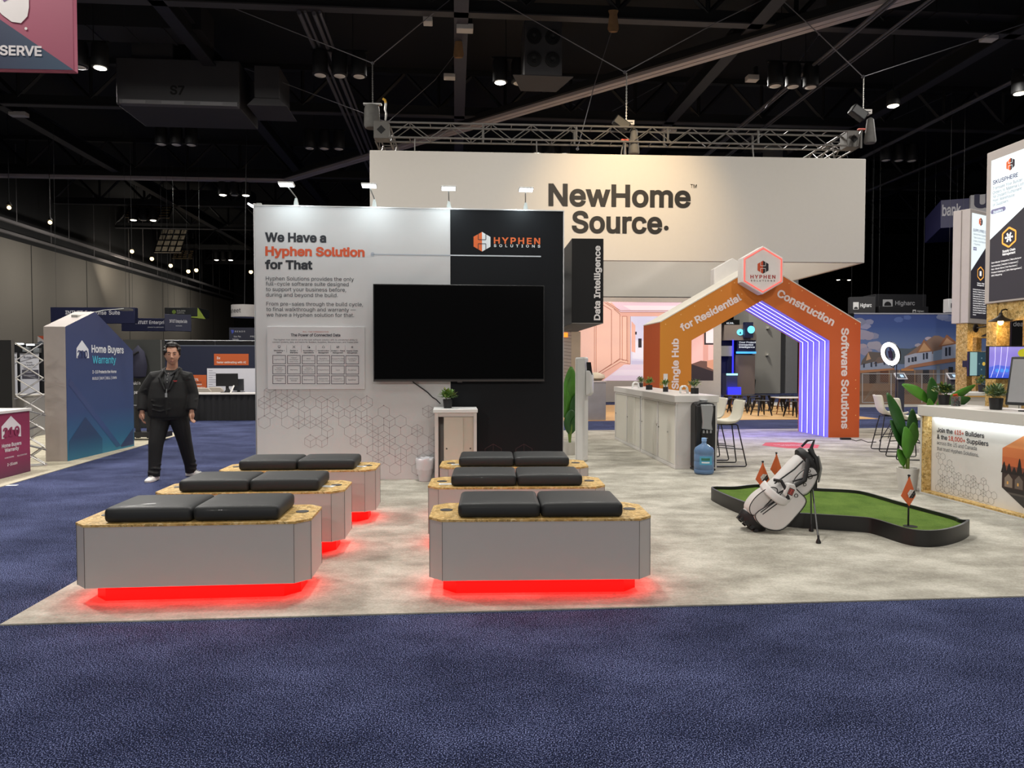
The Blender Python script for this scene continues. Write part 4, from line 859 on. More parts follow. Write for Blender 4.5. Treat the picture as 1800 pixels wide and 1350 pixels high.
# bar stools
shell = M('stool_cream', 'dcd8c8', rough=.5, var=.02); legk = M('stool_leg', '121214', rough=.4)
def stool(loc, rz, label, group, sh=shell):
    t = thing('bar_stool', label, 'bar stool', loc, rz, group)
    # faces local -x; shell profile in x/z swept over y
    prof = [(-.235, .685), (-.2, .668), (-.1, .655), (.02, .655), (.1, .668), (.155, .71), (.19, .78), (.215, .87), (.24, .96), (.252, 1.0)]
    m = MB(sh); vs = []; ny = 9
    for i, (x, z) in enumerate(prof):
        k = i / (len(prof) - 1); hw = .21 - .02 * max(0, k - .6) * 2.2
        for j in range(ny):
            u = -1 + 2 * j / (ny - 1); lift = .045 * abs(u) ** 3 * (1 if k < .55 else max(0, 1 - (k - .55) * 2)); fw = .06 * abs(u) ** 2.5 * min(1, max(0, (k - .45) * 2.4))
            vs.append((x - fw, u * hw, z + lift))
    m.add(vs, [(i * ny + j, i * ny + j + 1, (i + 1) * ny + j + 1, (i + 1) * ny + j) for i in range(len(prof) - 1) for j in range(ny - 1)])
    m.build('seat_shell', t, sm=80, solid=-.022, sub=1)
    m = MB(legk); m.box(-.13, .12, -.12, .12, .625, .645); m.build('seat_plate', t, bevel=.005)
    for s in (-1, 1):
        m = MB(legk); y0, y1 = s * .13, s * .22
        m.tube([(-.15, y0, .635), (-.16, y0, .62), (-.235, y1, .04), (-.225, y1, .02), (-.2, y1, .016), (.2, y1, .016), (.225, y1, .02), (.235, y1, .04), (.13, y0, .62), (.11, y0, .635)], .0095, 8); m.build('leg_frame', t)
        m = MB(legk); q = .6; m.tube([(-.197 , s * .187, .3), (.187, s * .187, .27)], .008, 6); m.build('side_rung', t)
    m = MB(legk); m.tube([(-.205, -.19, .26), (-.205, .19, .26)], .009, 6); m.build('foot_rung', t)
    return t
s1 = flr(1312, 822.5); S1 = stool(Vector((s1.x - .24, s1.y + .22, .005)), R(2), 'cream bar stool nearest the water dispenser, seen from its side', 'cream bar stools by the stand counters')
s2 = flr(1279, 812.5); dup(S1, Vector((s2.x - .2, s2.y + .3, .005)), R(2), 'cream bar stool partly hidden behind the water dispenser')
s3 = flr(1597, 809); dup(S1, Vector((s3.x + .02, s3.y + .1, .005)), R(172), 'cream bar stool just left of the wood edged counter')
dup(S1, Vector((s3.x + .3, s3.y + 1.15, .005)), R(170), 'cream bar stool farther back behind the broad green leaves')
# slim kiosk pedestal and floor plant behind the display wall
c = flr(1018, 812); t = thing('kiosk_pedestal', 'slim white round-topped kiosk column right of the display wall', 'kiosk', c, R(-38))
kw = M('kiosk_white', 'd6d5d2', rough=.35, var=.02)
m = MB(kw); m.box(-.09, .09, 0, .14, .01, 1.66); m.build('column', t, bevel=.03, bseg=4)
m = MB(M('kiosk_seam', '77726c', rough=.5)); m.box(-.0905, -.09, .03, .034, .02, 1.62); m.box(-.05, -.046, -.0008, 0, .02, 1.62); m.build('seam', t)
m = MB(); m.xf = Matrix.Rotation(R(-90), 4, 'Z'); hexlogo(m, -.07, 1.56, .035, -.092, prn('8a3a30'), prn('4a2a2a'), prn('d8d4d0')); m.use(prn('b06a60')).text('HYPHEN', -.07, 1.49, .012, .07, -.092, .02, 'c'); m.build('logo', t)
m = MB(kw); m.prism([(.09, 1.05), (.16, 1.05), (.2, 1.1), (.2, 1.38), (.16, 1.45), (.09, 1.45)], .03, .12, 'y'); m.build('device_housing', t, bevel=.02)
m = MB(M('screen_dark', '1a1a1b', rough=.2)); m.prism([(.11, 1.43), (.2, 1.38), (.17, 1.58), (.1, 1.58)], .05, .07, 'y'); m.build('screen', t)
banana = M('banana_leaf', '4f8a2c', rough=.45, var=.3, scale=7); banana_d = M('banana_leaf_dark', '2c5a26', rough=.45, var=.3, scale=7); stalk = M('stalk_green', '6f8a3c', rough=.5)
def big_plant(loc, label, leaves, pot=None, rz=0):
    t = thing('broad_leaf_plant', label, 'potted plant', loc, rz)
    if pot:
        m = MB(M('planter_white', 'cfcbc4', rough=.5)); r0, r1, h = pot; m.lathe([(r0, .009), (r1, h), (r1 - .02, h), (r1 - .025, h - .05), (.02, h - .05)], 24); m.use(M('soil', '2a221a', rough=.95)).lathe([(r1 - .03, h - .06), (.01, h - .045)], 20); m.build('planter', t)
    for b, e, wd, sg, dk_ in leaves:
        m = MB(stalk); m.tube([(0, 0, (pot[2] - .05) if pot else .02), Vector(b) * .6 + Vector((0, 0, .05)), b], [.016, .012, .008], 6)
        m.use(banana_d if dk_ else banana); leaf(m, b, e, wd, sg, 12, fold=.3, up=(0.25, -1, .2)); m.build('leaf', t, sm=70, solid=.002)
    return t
c = flr(1000, 800); big_plant(Vector((c.x + .02, c.y + .05, 0)), 'tall broad leaf plant squeezed between display wall and white kiosk',
    [((0, 0, .35), (.02, -.02, .8), .26, .05, 1), ((-.02, .03, .75), (.02, .03, 1.52), .26, .02, 0), ((.04, 0, .6), (.14, .03, 1.12), .2, .1, 1), ((-.05, 0, .6), (-.14, 0, 1.25), .24, .1, 0), ((.02, .02, .4), (.2, -.02, .78), .16, .15, 1), ((0, .03, .9), (.06, .05, 1.38), .22, .02, 0)], (.1, .13, .22))
# ================================================================== ORANGE HOUSE ARCH
AF = flr(1484, 769.7); AF.z = 0; ARZ = R(3.6); AP = Pl(AF, ARZ)
def A(px, py): return AP.loc(px, py)
ol_ = A(1160, 700)[0]; or_ = A(1511, 700)[0]; il = A(1215, 690)[0]; ir = A(1458, 690)[0]
ezl = A(1160, 567.6)[1]; ezr = A(1511, 567)[1]; izl = A(1215, 599)[1]; izr = A(1458.5, 598)[1]
ez = (ezl + ezr) / 2; iz = (izl + izr) / 2; oa = A(1336, 463); ia = A(1340, 528); ax_ = (ol_ + or_) / 2; AD = 1.4
t = thing('house_arch', 'orange house shaped arch with white lettering and a glowing violet inside', 'arch', AP.o, AP.rz)
face = ramp_mat('arch_print', [(0, 'cc8424'), (.35, 'd07c26'), (.7, 'cc642a'), (1, 'c85828')], 0, ol_, or_, .6)
side = M('arch_side_print', 'b04a1a', rough=.6, var=.06); roof = M('arch_roof_white', 'd8d2c6', rough=.6); lil = M('arch_lining', 'aaa4f0', rough=.6)
outer = [(ol_, .009), (ol_, ez), (ax_, oa[1]), (or_, ez), (or_, .009)]; inner = [(il, .009), (il, iz), (ia[0], ia[1]), (ir, iz), (ir, .009)]
for nm, y0, y1, mt in (('front_panel', 0, .03, face), ('rear_panel', AD - .03, AD, face)):
    m = MB(mt)
    for i in range(4): m.prism([outer[i], inner[i], inner[i + 1], outer[i + 1]], y0, y1, 'y')
    m.build(nm, t, sm=0)
for i, nm in ((0, 'left_side'), (3, 'right_side')):
    a, b = outer[i], outer[i + 1]; m = MB(side); x = a[0]; m.box(min(x, x + (.02 if i == 0 else -.02)), max(x, x + (.02 if i == 0 else -.02)), .0305, AD - .0305, .009, ez - .002); m.build('side_panel', t, sm=0)
for i in (1, 2):
    a, b = outer[i], outer[i + 1]; nx, nz = -(b[1] - a[1]), b[0] - a[0]; l = math.hypot(nx, nz); nx, nz = nx / l * .02, nz / l * .02
    m = MB(roof); m.prism([(a[0], a[1]), (b[0], b[1]), (b[0] + nx, b[1] + nz), (a[0] + nx, a[1] + nz)][::-1], -.004, AD + .004, 'y'); m.build('roof_panel', t, sm=0)
for i in range(4):
    a, b = inner[i], inner[i + 1]; nx, nz = -(b[1] - a[1]), b[0] - a[0]; l = math.hypot(nx, nz); nx, nz = nx / l * .02, nz / l * .02
    m = MB(lil); m.prism([(a[0] + nx, a[1] + nz), (b[0] + nx, b[1] + nz), (b[0], b[1]), (a[0], a[1])], .031, AD - .031, 'y'); m.build('lining', t, sm=0)
vio = glow('violet_led', 'e2dcff', 2.2); vio2 = M('violet_glow_paint', '8a82ff', emit='6a60ff', es=.28)  # bands behind the strips: LED light on the lining put into their glow
cxy = Vector((ia[0], 0, iz * .55))
for k in range(5):
    y = .2 + k * .25; ins = .006; pl = [(il + ins, .02), (il + ins, iz - ins * .6), (ia[0], ia[1] - ins * 1.25), (ir - ins, iz - ins * .6), (ir - ins, .02)]
    m = MB(vio); m.tube([(p[0], y, p[1]) for p in pl], .007, 6); m.build('led_strip', t)
    m = MB(vio2)
    for i in range(4):
        a, b = inner[i], inner[i + 1]; nx, nz = (b[1] - a[1]), -(b[0] - a[0]); l = math.hypot(nx, nz); nx, nz = nx / l * .004, nz / l * .004
        m.prism([(a[0], a[1]), (b[0], b[1]), (b[0] + nx, b[1] + nz), (a[0] + nx, a[1] + nz)], y - .07, y + .07, 'y')
    m.build('led_glow_band', t, sm=0)
for xx, rt in ((ir - .1, R(-90)), (il + .1, R(90))):
    l = area('arch_led_wash', (0, 0, 0), 17, 2.2, (.36, .30, 1.0), sy=1.1); l.parent = t; l.location = (xx, AD / 2, 1.15); l.data.spread = R(120); l.rotation_euler = (0, rt * -1, 0)
l = area('arch_roof_wash', (0, 0, 0), 34, 1.6, (.36, .30, 1.0), sy=1.1); l.parent = t; l.location = (ia[0], AD / 2, iz + .25)
m = MB(prn('e8d9d6')); B2 = .03
def arch_text(s, p0, p1, cap):                   # lettering between two pixels of the front, along that slope
    a = A(*p0); b = A(*p1); an = math.atan2(b[1] - a[1], b[0] - a[0]); ln = math.hypot(b[0] - a[0], b[1] - a[1])
    m.xf = Matrix.Translation((a[0], -.004, a[1])) @ Matrix.Rotation(-an, 4, 'Y'); m.text(s, 0, 0, AP.px(cap, *p0), ln, 0, B2)
arch_text('Single Hub', (1193, 684), (1193, 595), 12.6)
arch_text('for Residential', (1199.5, 583), (1304.5, 527), 13)
arch_text('Construction', (1364, 520), (1463, 573.5), 14)
arch_text('Software Solutions', (1478.5, 576.5), (1478.5, 754), 14)
m.build('lettering', t)
m = MB(prn('e6b070')); rnd = random.Random(2)
for px, py in ((1170, 570), (1197, 553), (1221, 538), (1268, 511), (1291, 497), (1387, 498), (1410, 511), (1455, 537), (1478, 552), (1504, 569), (1433, 538), (1504, 668), (1504, 683), (1504, 730), (1490, 753), (1245, 538), (1304, 517)):
    c = A(px, py); m.disc(c[0], c[1], .012, -.003, 8)
m.build('printed_dots', t)
m = MB(M('plate_white', 'dcdad6', rough=.5)); a = A(1166, 685); b = A(1173.5, 657); m.box(a[0], b[0], -.012, 0, a[1], b[1]); m.build('white_plate', t)
# hexagon signs on the ridge, front and back
c = A(1340.5, 474.5); FH = Pl(AP.o + AP.n * .26, ARZ); c = FH.loc(1341, 474.8); HR = FH.px(42.5, 1340, 475)
for nm, y0, y1, sg in (('hexagon_sign', -.26, 0.0, 1), ('rear_hexagon_sign', AD, AD + .26, -1)):
    m = MB(M('hex_white', 'd9d4cf', rough=.55)); m.prism(hexpts(c[0], c[1], HR)[::-1] if False else hexpts(c[0], c[1], HR), y0, y1, 'y'); h = m.build(nm, t, bevel=.012)
    if sg > 0:
        m = MB(glow('hex_neon', 'ff5048', 1.5)); m.tube([(p[0], -.268, p[1]) for p in hexpts(c[0], c[1], HR * .9)], .011, 6, True); m.build('neon_tube', h)
        m = MB(M('hex_face', 'e2dcd8', rough=.6)); m.flat(hexpts(c[0], c[1], HR * .86)[::-1][::-1], -.262); m.build('hexagon_face', h, sm=0)
        m = MB(); hexlogo(m, c[0], c[1] + HR * .12, HR * .27, -.265, prn('c24a22'), prn('231f24'), prn('e2dcd8'))
        m.use(prn('a8302c')).text('HYPHEN', c[0], c[1] - HR * .35, HR * .15, HR * 1.06, -.265, .025, 'c', 1.25); m.use(prn('4a2a2c')).text('SOLUTIONS', c[0], c[1] - HR * .47, HR * .065, HR * 1.02, -.265, .02, 'c', 1.8); m.build('logo', h)
# round floor sticker and the cord by the leg
c = flr(1390, 783.5); t = thing('floor_decal', 'red printed sticker with white writing on the carpet before the arch', 'decal', (c.x, c.y, .0095), ARZ)
m = MB(prn('c8463c')); m.add([(x, y, .001) for x, y in hexpts(0, 0, .56, 0)], [tuple(range(6))]); m.build('sheet', t, sm=0)
m = MB(prn('e8c8c2')); m.xf = Matrix.Rotation(R(-90), 4, 'X'); m.text('THE HYPHEN HUB', 0, .02, .09, .6, -.002, .02, 'c'); m.text('STARTS HERE', 0, -.12, .09, .45, -.002, .02, 'c'); m.build('lettering', t)
m = MB(MATS['cable_black']); m.tube([flr(px, py, .016) for px, py in ((1478, 771.5), (1486, 772.5), (1495, 772), (1505, 775), (1514, 773), (1526, 777.5), (1540, 777))], .008, 5); q = flr(1486, 772, .02); m.box(q.x - .1, q.x + .1, q.y - .04, q.y + .03, .01, .05); tag(m.build('extension_cord'), 'thin black cord and plug lying at the right arch leg', 'cord')
# ================================================================== WOOD EDGED COUNTER ON THE RIGHT
r0 = flr(1616, 868); r1 = flr(1800, 917); d = r1 - r0; RP = Pl((r0.x, r0.y, 0), math.atan2(d.y, d.x)); TL, TH = 2.9, 1.06
t = thing('reception_counter', 'white reception counter edged in strand board with a lit printed front', 'counter', RP.o, RP.rz)
cw2 = M('counter_shell', 'd4d0ca', rough=.5, var=.02)
m = MB(cw2); m.box(0, .025, 0, .62, .009, TH - .12); m.box(0, TL, .12, .62, .009, TH - .12); m.box(0.025, TL, 0, .12, .009, .03); m.build('body', t, bevel=.002)
m = MB(cw2); m.box(-.015, TL, -.03, .66, TH - .12, TH); m.build('top', t, bevel=.004)
m = MB(osb); m.box(.026, .05, .004, .11, .05, TH - .122); m.build('board_return', t); m = MB(osb); m.box(.026, TL, .004, .11, .031, .05); m.build('board_ledge', t)
m = MB(M('panel_print_white', 'dcd8d2', rough=.6)); m.box(.05, TL, .108, .119, .05, TH - .121); pnl = m.build('printed_panel', t)
m = MB(glow('strip_white', 'e2f4ff', 5)); m.box(.07, TL, .06, .085, TH - .128, TH - .121); m.build('led_strip', t)
l = area('counter_strip_light', (0, 0, 0), 3.0, 2.4, (.86, .95, 1.0), sy=.03); l.parent = t; l.location = (1.3, .06, TH - .135); l.rotation_euler = (R(28), 0, 0)
RF = Pl(RP.o - RP.n * .105, RP.rz); oy = .105
def rt(s, x0, x1, yb_px, yb, cap, col, bold=0):
    m.use(col); a = RF.loc(x0, yb)[0]; b = RF.loc(x1, yb)[0]; z = RF.loc(*yb_px)[1]; m.text(s, a, z, RF.px(cap, *yb_px), b - a, oy, bold)
m = MB(); k1 = prn('26262e'); rd = prn('c2523a')
p = (1647, 759.3); rt('Join the', 1647, 1674.5, p, 759, 7.9, k1, .018); rt('615+', 1677.5, 1694, p, 759, 7.9, rd, .018); rt('Builders', 1697, 1730, p, 759, 7.9, k1, .018)
p = (1647, 771.2); rt('& the', 1647, 1665, p, 771, 7.9, k1, .018); rt('18,000+', 1667, 1696.5, p, 771, 7.9, rd, .018); rt('Suppliers', 1699, 1737.5, p, 771, 7.9, k1, .018)
rt('across the US and Canada', 1647, 1717, (1647, 780.8), 780, 6.4, prn('5a5a60')); rt('that trust Hyphen Solutions.', 1647, 1720.5, (1647, 791), 790, 6.4, prn('5a5a60')); m.build('lettering', pnl)
hx, hz = RF.loc(1761.5, 822); HXR = .41; hc = hx + HXR * .866
m = MB(); hp = hexpts(hc, hz, HXR); yy = .1055
def clip(poly_, z0, z1):                         # part of the hexagon between two heights
    out = poly_
    for lim, sg in ((z0, 1), (z1, -1)):
        new = []
        for i in range(len(out)):
            a, b = out[i - 1], out[i]; da, db = (a[1] - lim) * sg, (b[1] - lim) * sg
            if da >= 0: new.append(a)
            if da * db < 0: q_ = da / (da - db); new.append((a[0] + (b[0] - a[0]) * q_, lim))
        out = new
        if not out: return []
    return out
bands = [('d98a52', .22, 1), ('d07642', .12, .22), ('c9683a', .03, .12), ('8a4a34', -.03, .03), ('3a2a26', -.2, -.03), ('2c2624', -.24, -.2), ('5a544e', -.26, -.24), ('3a3836', -1, -.26)]
for c_, a_, b_ in bands:
    q = clip(hp, hz + a_, hz + b_)
    if len(q) > 2: m.use(prn(c_)).flat(q, yy)
rnd = random.Random(9)
for i in range(11):
    x = hc - .33 + i * .065; h_ = rnd.uniform(.05, .17)
    m.use(prn('241c1a')).flat([(x - .04, hz - .05), (x + .04, hz - .05), (x + .01, hz - .05 + h_), (x, hz - .05 + h_ * 1.15), (x - .01, hz - .05 + h_)], yy - .0008)
for i in range(5):
    x = hc - .27 + i * .13; m.use(prn(['8a7a6c', '6c6058', '9a8672', '5c524c', '7a6a5e'][i])).flat([(x - .05, hz - .19), (x + .05, hz - .19), (x + .05, hz - .1), (x, hz - .05), (x - .05, hz - .1)], yy - .0012); m.use(prn('e8b060')).rect(x - .02, x + .0, hz - .16, hz - .13, yy - .0016)
m.build('printed_photo', pnl, sm=0)
m = MB(prn('8a8680'))
hexpattern(m, lambda x, z: .06 < z < .52 - .33 * (x - .1) / .9 + .06 * math.sin(x * 9) and .14 < x < 1.2 and not (x > .95 and z > .3), .1, 1.3, .1, .6, .042, .0028, oy, .0055, 8, .45, .8); m.build('hexagon_line_pattern', pnl)
def on_r(px, py): return flr(px, py, TH)
small_plant(on_r(1659, 711.5), 'dark leafy little tree in a black pot at the far end of the reception counter', 1.2, green2, 21, nl=130)
small_plant(on_r(1750.5, 720), 'grey green plant in a black pot on the reception counter', 1.25, M('leaf_sage', '6d8460', rough=.6, var=.3, scale=30), 22, nl=150)
c = on_r(1680, 713.5); t = thing('candy_jar', 'glass jar of orange wrapped sweets on the reception counter', 'jar', c)
m = MB(M('jar_glass', 'e4e8e8', rough=.05, trans=.9, ior=1.3)); m.lathe([(.045, 0), (.05, .005), (.05, .11), (.047, .112), (.046, .01), (.01, .008)], 24); m.build('glass', t)
m = MB(M('wrapper_orange', 'e0521c', rough=.35, var=.2, scale=40)); rnd = random.Random(3)
for i in range(26):
    a = rnd.uniform(0, 6.28); r_ = rnd.uniform(0, .036); z = .012 + .13 * i / 26; m.ball((r_ * math.cos(a), r_ * math.sin(a), z), .013, 6, 1.3, .8, .7)
m.use(M('wrapper_brown', '5a2c18', rough=.4))
for i in range(14):
    a = rnd.uniform(0, 6.28); m.ball((.033 * math.cos(a), .033 * math.sin(a), .012 + .06 * i / 14), .013, 6, 1.2, .8, .7)
m.build('sweets', t)
c = on_r(1813, 724); t = thing('display_screen', 'dark framed screen on a stand at the right edge of the reception counter', 'screen', c, R(-62))
m = MB(M('tablet_frame', '1e2022', rough=.35)); m.xf = Matrix.Translation((0, 0, .06)) @ Matrix.Rotation(R(-12), 4, 'X'); m.box(-.25, .25, -.015, .015, 0, .52); m.build('frame', t, bevel=.014, bseg=3)
m = MB(M('tablet_face', '9c9c9e', rough=.25)); m.xf = Matrix.Translation((0, 0, .06)) @ Matrix.Rotation(R(-12), 4, 'X'); m.rect(-.225, .225, .03, .49, -.0165); m.build('screen', t)
m = MB(M('tablet_frame', '1e2022')); m.box(-.1, .1, -.05, .12, 0, .012); m.box(-.03, .03, .03, .06, .01, .25); m.build('stand', t)
# plants by the counter
c = flr(1602, 866); big_plant(Vector((c.x + .03, c.y + .14, 0)), 'broad leaf plant in a white planter at the end of the reception counter',
    [((-.04, .0, .62), (-.28, -.02, 1.2), .17, .0, 1), ((-.02, .02, .5), (-.25, -.05, .86), .15, -.02, 1), ((-.02, -.03, .4), (-.1, -.1, .78), .2, -.03, 0), ((.0, .0, .5), (.04, -.04, .84), .18, .0, 0), ((.03, .03, .5), (.1, .1, 1.0), .17, .0, 1), ((-.05, 0, .3), (-.16, -.06, .56), .13, .15, 0)], (.1, .125, .28))
bp_ = at(1640, 712, 10.2); big_plant(Vector((bp_.x, bp_.y, 0)), 'broad leaf plant with fanned green leaves behind the reception counter',
    [((-.03, 0, .95), (-.02, .02, 1.36), .2, 0, 1), ((-.02, .02, .98), (-.42, .05, 1.34), .17, .15, 0), ((.05, 0, .85), (.18, -.02, 1.14), .17, .05, 0), ((.06, .02, .9), (.6, .0, 1.32), .12, .1, 0), ((.06, .0, .88), (.5, -.05, 1.13), .17, .12, 1), ((.1, 0, .85), (.55, -.1, .98), .13, .12, 1), ((-.05, 0, .7), (-.12, -.1, 1.08), .17, .05, 0)], (.14, .17, .35))
# ================================================================== LIT SIGN TOWERS WITH TIMBER POSTS
pw_ = M('tower_white', 'c9c0bb', rough=.55); scr_w = prn('e6f3f6', .75); scr_k = prn('35323a', .35); vio_k = prn('3a3560', .5); gy = prn('6a6a78', .5)
def tower(o, rz, zb, zt, wd, dp, label):
    t = thing('sign_tower', label, 'sign tower', (o.x, o.y, 0), rz); P = Pl((o.x, o.y, 0), rz)
    m = MB(pw_); m.box(0, wd, .0, dp, zb, zt); m.build('lightbox', t, bevel=.01); return t, P
o = at(1732.5, 400, 9.3); t, P = tower(o, R(-85.2), 2.33, 4.28, 1.5, .45, 'tall lit sign tower at the right edge on a strand board post')
sx0 = P.loc(1743, 300)[0]; sz1 = P.loc(1743, 283)[1]; sz0 = P.loc(1739.5, 530)[1]; sx1 = 1.38; dz0 = P.loc(1741, 421.5)[1]; dz1 = dz0 + (P.loc(1800, 364.5)[1] - dz0) / (P.loc(1800, 364.5)[0] - sx0) * (sx1 - sx0)
m = MB(scr_w); m.flat([(sx0, dz0), (sx1, dz1), (sx1, sz1), (sx0, sz1)], -.004); m.use(scr_k).flat([(sx0, sz0), (sx1, sz0), (sx1, dz1), (sx0, dz0)], -.004); s_ = m.build('lit_screen', t, sm=0)
m = MB(); c = P.loc(1777, 288.5); hexlogo(m, c[0], c[1], P.px(11, 1777, 288), -.006, prn('d8622c', .5), prn('3a2c34', .2), scr_w); m.build('logo', s_)
m = MB(vio_k); P.text(m, 'SKUSPHERE', 1746, 1790, 325, 7.2, -.007, .014)
m.use(gy)
for s, x1, y in (('Translate Your Builder', 1798, 334.5), ('Orders to Material Lists', 1802, 342), ('for Instant Fulfillment', 1796.5, 349), ('from Warehouse', 1784, 356), ('or Suppliers', 1773, 363)): P.text(m, s, 1746, x1, y, 5.4, -.007)
a = P.loc(1745, 376.5); b = P.loc(1765.5, 369); m.use(prn('8a88a8', .4)).rect(a[0], b[0], a[1], a[1] + .058, -.006); m.disc(a[0], a[1] + .029, .029, -.006, 12); m.disc(b[0], a[1] + .029, .029, -.006, 12); m.use(scr_w); P.text(m, 'Suppliers', 1747, 1763.5, 375, 4, -.008, .015)
c = P.loc(1774.5, 417); hr2 = P.px(17, 1774, 417); m.use(prn('f0a848', .9)).path(hexpts(c[0], c[1], hr2), .022, -.007, True)
wt = prn('f2f0f0', .8); m.use(wt)
for q in hexpts(c[0], c[1], hr2 * .42, 0): m.line(c, q, .008, -.0075); m.disc(q[0], q[1], .014, -.008, 8)
m.frame(c[0] - .03, c[0] + .03, c[1] - .035, c[1] + .035, .01, -.009)
P.text(m, 'Supply Chain', 1763, 1785.5, 444.2, 4.2, -.007, .02); P.text(m, 'Management', 1763, 1785.5, 449.6, 4.2, -.007, .02)
for s, x1, y in (('Item Master Integration | Manufacturer', 1796, 463.8), ('Partnerships | Mobile Component |', 1790, 469.6), ('Non-Stock Items | Part Numbers |', 1788.5, 475.2), ('Product Catalogue | SKU Management |', 1796.5, 480.8), ('SKU Mapping', 1762, 486.2)): P.text(m, s, 1743.5, x1, y, 2.7, -.007, .008)
m.build('lettering', s_)
m = MB(osb); m.box(.02, .2, .02, .2, .009, 2.33); m.build('post', t, bevel=.003); m = MB(osb); m.box(.2, 1.45, .03, .19, 2.1, 2.33); m.build('header_beam', t, bevel=.003)
m = MB(osb); m.box(.05, .25, .5, .68, .009, 2.33); m.build('post', t, bevel=.003)
def sconce(plate, rz, label, wtt=4, s=1.0, side=-1):
    t = thing('wall_sconce', label, 'wall lamp', plate, rz, 'dark barn lamps with glowing bulbs'); k = M('bronze_dark', '241c18', rough=.45, metal=.4)
    m = MB(k); m.xf = Matrix.Rotation(R(90), 4, 'X'); m.lathe([(.06 * s, 0), (.06 * s, .015), (.05 * s, .025), (.02, .028)], 20); m.build('wall_plate', t)
    e = Vector((side * .16 * s, -.14 * s, -.02)); m = MB(k); m.tube([(0, -.02, 0), (side * .05 * s, -.06 * s, .02), (side * .11 * s, -.11 * s, .035), (side * .15 * s, -.135 * s, .02), e], .009 * s, 8); m.build('arm', t)
    m = MB(k); m.lathe([(.018 * s, .01), (.024 * s, -.02), (.05 * s, -.05 * s), (.12 * s, -.085 * s), (.135 * s, -.1 * s), (.125 * s, -.098 * s), (.045 * s, -.055 * s), (.01, -.03)], 24, e); m.build('shade', t, sm=60)
    m = MB(glow('edison_bulb', 'ffcf7a', 14)); m.ball(e + Vector((0, 0, -.105 * s)), .032 * s, 10, 1, 1, 1.3); m.build('bulb', t)
    l = bpy.data.lights.new('sconce_light', 'POINT'); l.energy = wtt; l.color = (1, .68, .3); l.shadow_soft_size = .05; lo = bpy.data.objects.new('sconce_light', l); COL.objects.link(lo); lo.parent = t; lo.location = e + Vector((0, 0, -.17 * s))
# lamp on the header of the near tower
sconce(at(1782, 549, 9.0), R(-25), 'barn lamp with a glowing bulb on the post at the right edge', 5)
o2 = at(1705.5, 373, 13.2); t, P = tower(o2, R(32), 2.31, 4.42, 1.25, .3, 'farther lit sign tower with a pale fluted side on a timber post')
m = MB(M('tower_groove', '8d847f', rough=.6))
for y in (.14,): m.box(-.006, 0, y, y + .012, 2.32, 4.41)
m.build('side_groove', t)
fx0, fz1 = P.loc(1708.5, 374); fz0 = P.loc(1708, 559.5)[1]; fx1 = fx0 + .85; dzA = P.loc(1708, 476)[1]; dzB = dzA + .75
m = MB(scr_w); m.flat([(fx0, dzA), (fx1, dzB), (fx1, fz1), (fx0, fz1)], -.004); m.use(scr_k).flat([(fx0, fz0), (fx1, fz0), (fx1, dzB), (fx0, dzA)], -.004); s_ = m.build('lit_screen', t, sm=0)
m = MB(); c = P.loc(1723.5, 390); hexlogo(m, c[0], c[1], P.px(7.4, 1723, 390), -.006, prn('d8622c', .5), prn('3a2c34', .2), scr_w); m.build('logo', s_)
m = MB(vio_k); P.text(m, 'SUPPLYPRO GM', 1710, 1736, 406.5, 5, -.007, .01); m.use(gy)
for s, x1, y in (('See the New Supplier', 1733, 412.5), ('Take Control of Your', 1733, 418.5), ('Orders, Fast Market', 1732, 424.5), ('+ Payments', 1722, 430)): P.text(m, s, 1710.5, x1, y, 3.2, -.007)
a = P.loc(1710, 439.5); m.use(prn('8a88a8', .4)).rect(a[0], a[0] + .13, a[1], a[1] + .06, -.006); m.use(scr_w).text('Suppliers', a[0] + .01, a[1] + .02, .025, .11, -.008, .01)
c = P.loc(1723, 481); m.use(prn('f0a848', .9)).path(hexpts(c[0], c[1], .125), .02, -.007, True); m.use(wt).rect(c[0] - .035, c[0] + .035, c[1] - .045, c[1] + .045, -.007); P.text(m, 'Orders + Field', 1717, 1729.5, 498.8, 2.4, -.007, .02); P.text(m, 'Management', 1717, 1729, 502.2, 2.4, -.007, .02)
rnd = random.Random(5)
for i in range(12): P.text(m, ['Ordering Payments | Automated', 'Workflow | Material Catalog', 'Documents Management | Supplier', 'Online Approvals | Purchasing'][i % 4] if i < 11 else 'Invoices', 1709.5, 1732 if i < 11 else 1715, 509.5 + i * 4.05, 2.3, -.007, .01)
m.build('lettering', s_)
m = MB(osb); m.box(.02, .22, .02, .22, .012, 2.31); m.build('post', t, bevel=.003); m = MB(osb); m.box(.22, 1.2, .05, .2, 2.05, 2.31); m.build('header_beam', t, bevel=.003); m = MB(osb); m.box(.75, .95, .2, .4, .012, 2.06); m.build('post', t, bevel=.003)
sconce(at(1714.5, 577, 13.15), R(28), 'smaller barn lamp with a glowing bulb on the farther timber post', 5, 1.3, 1)
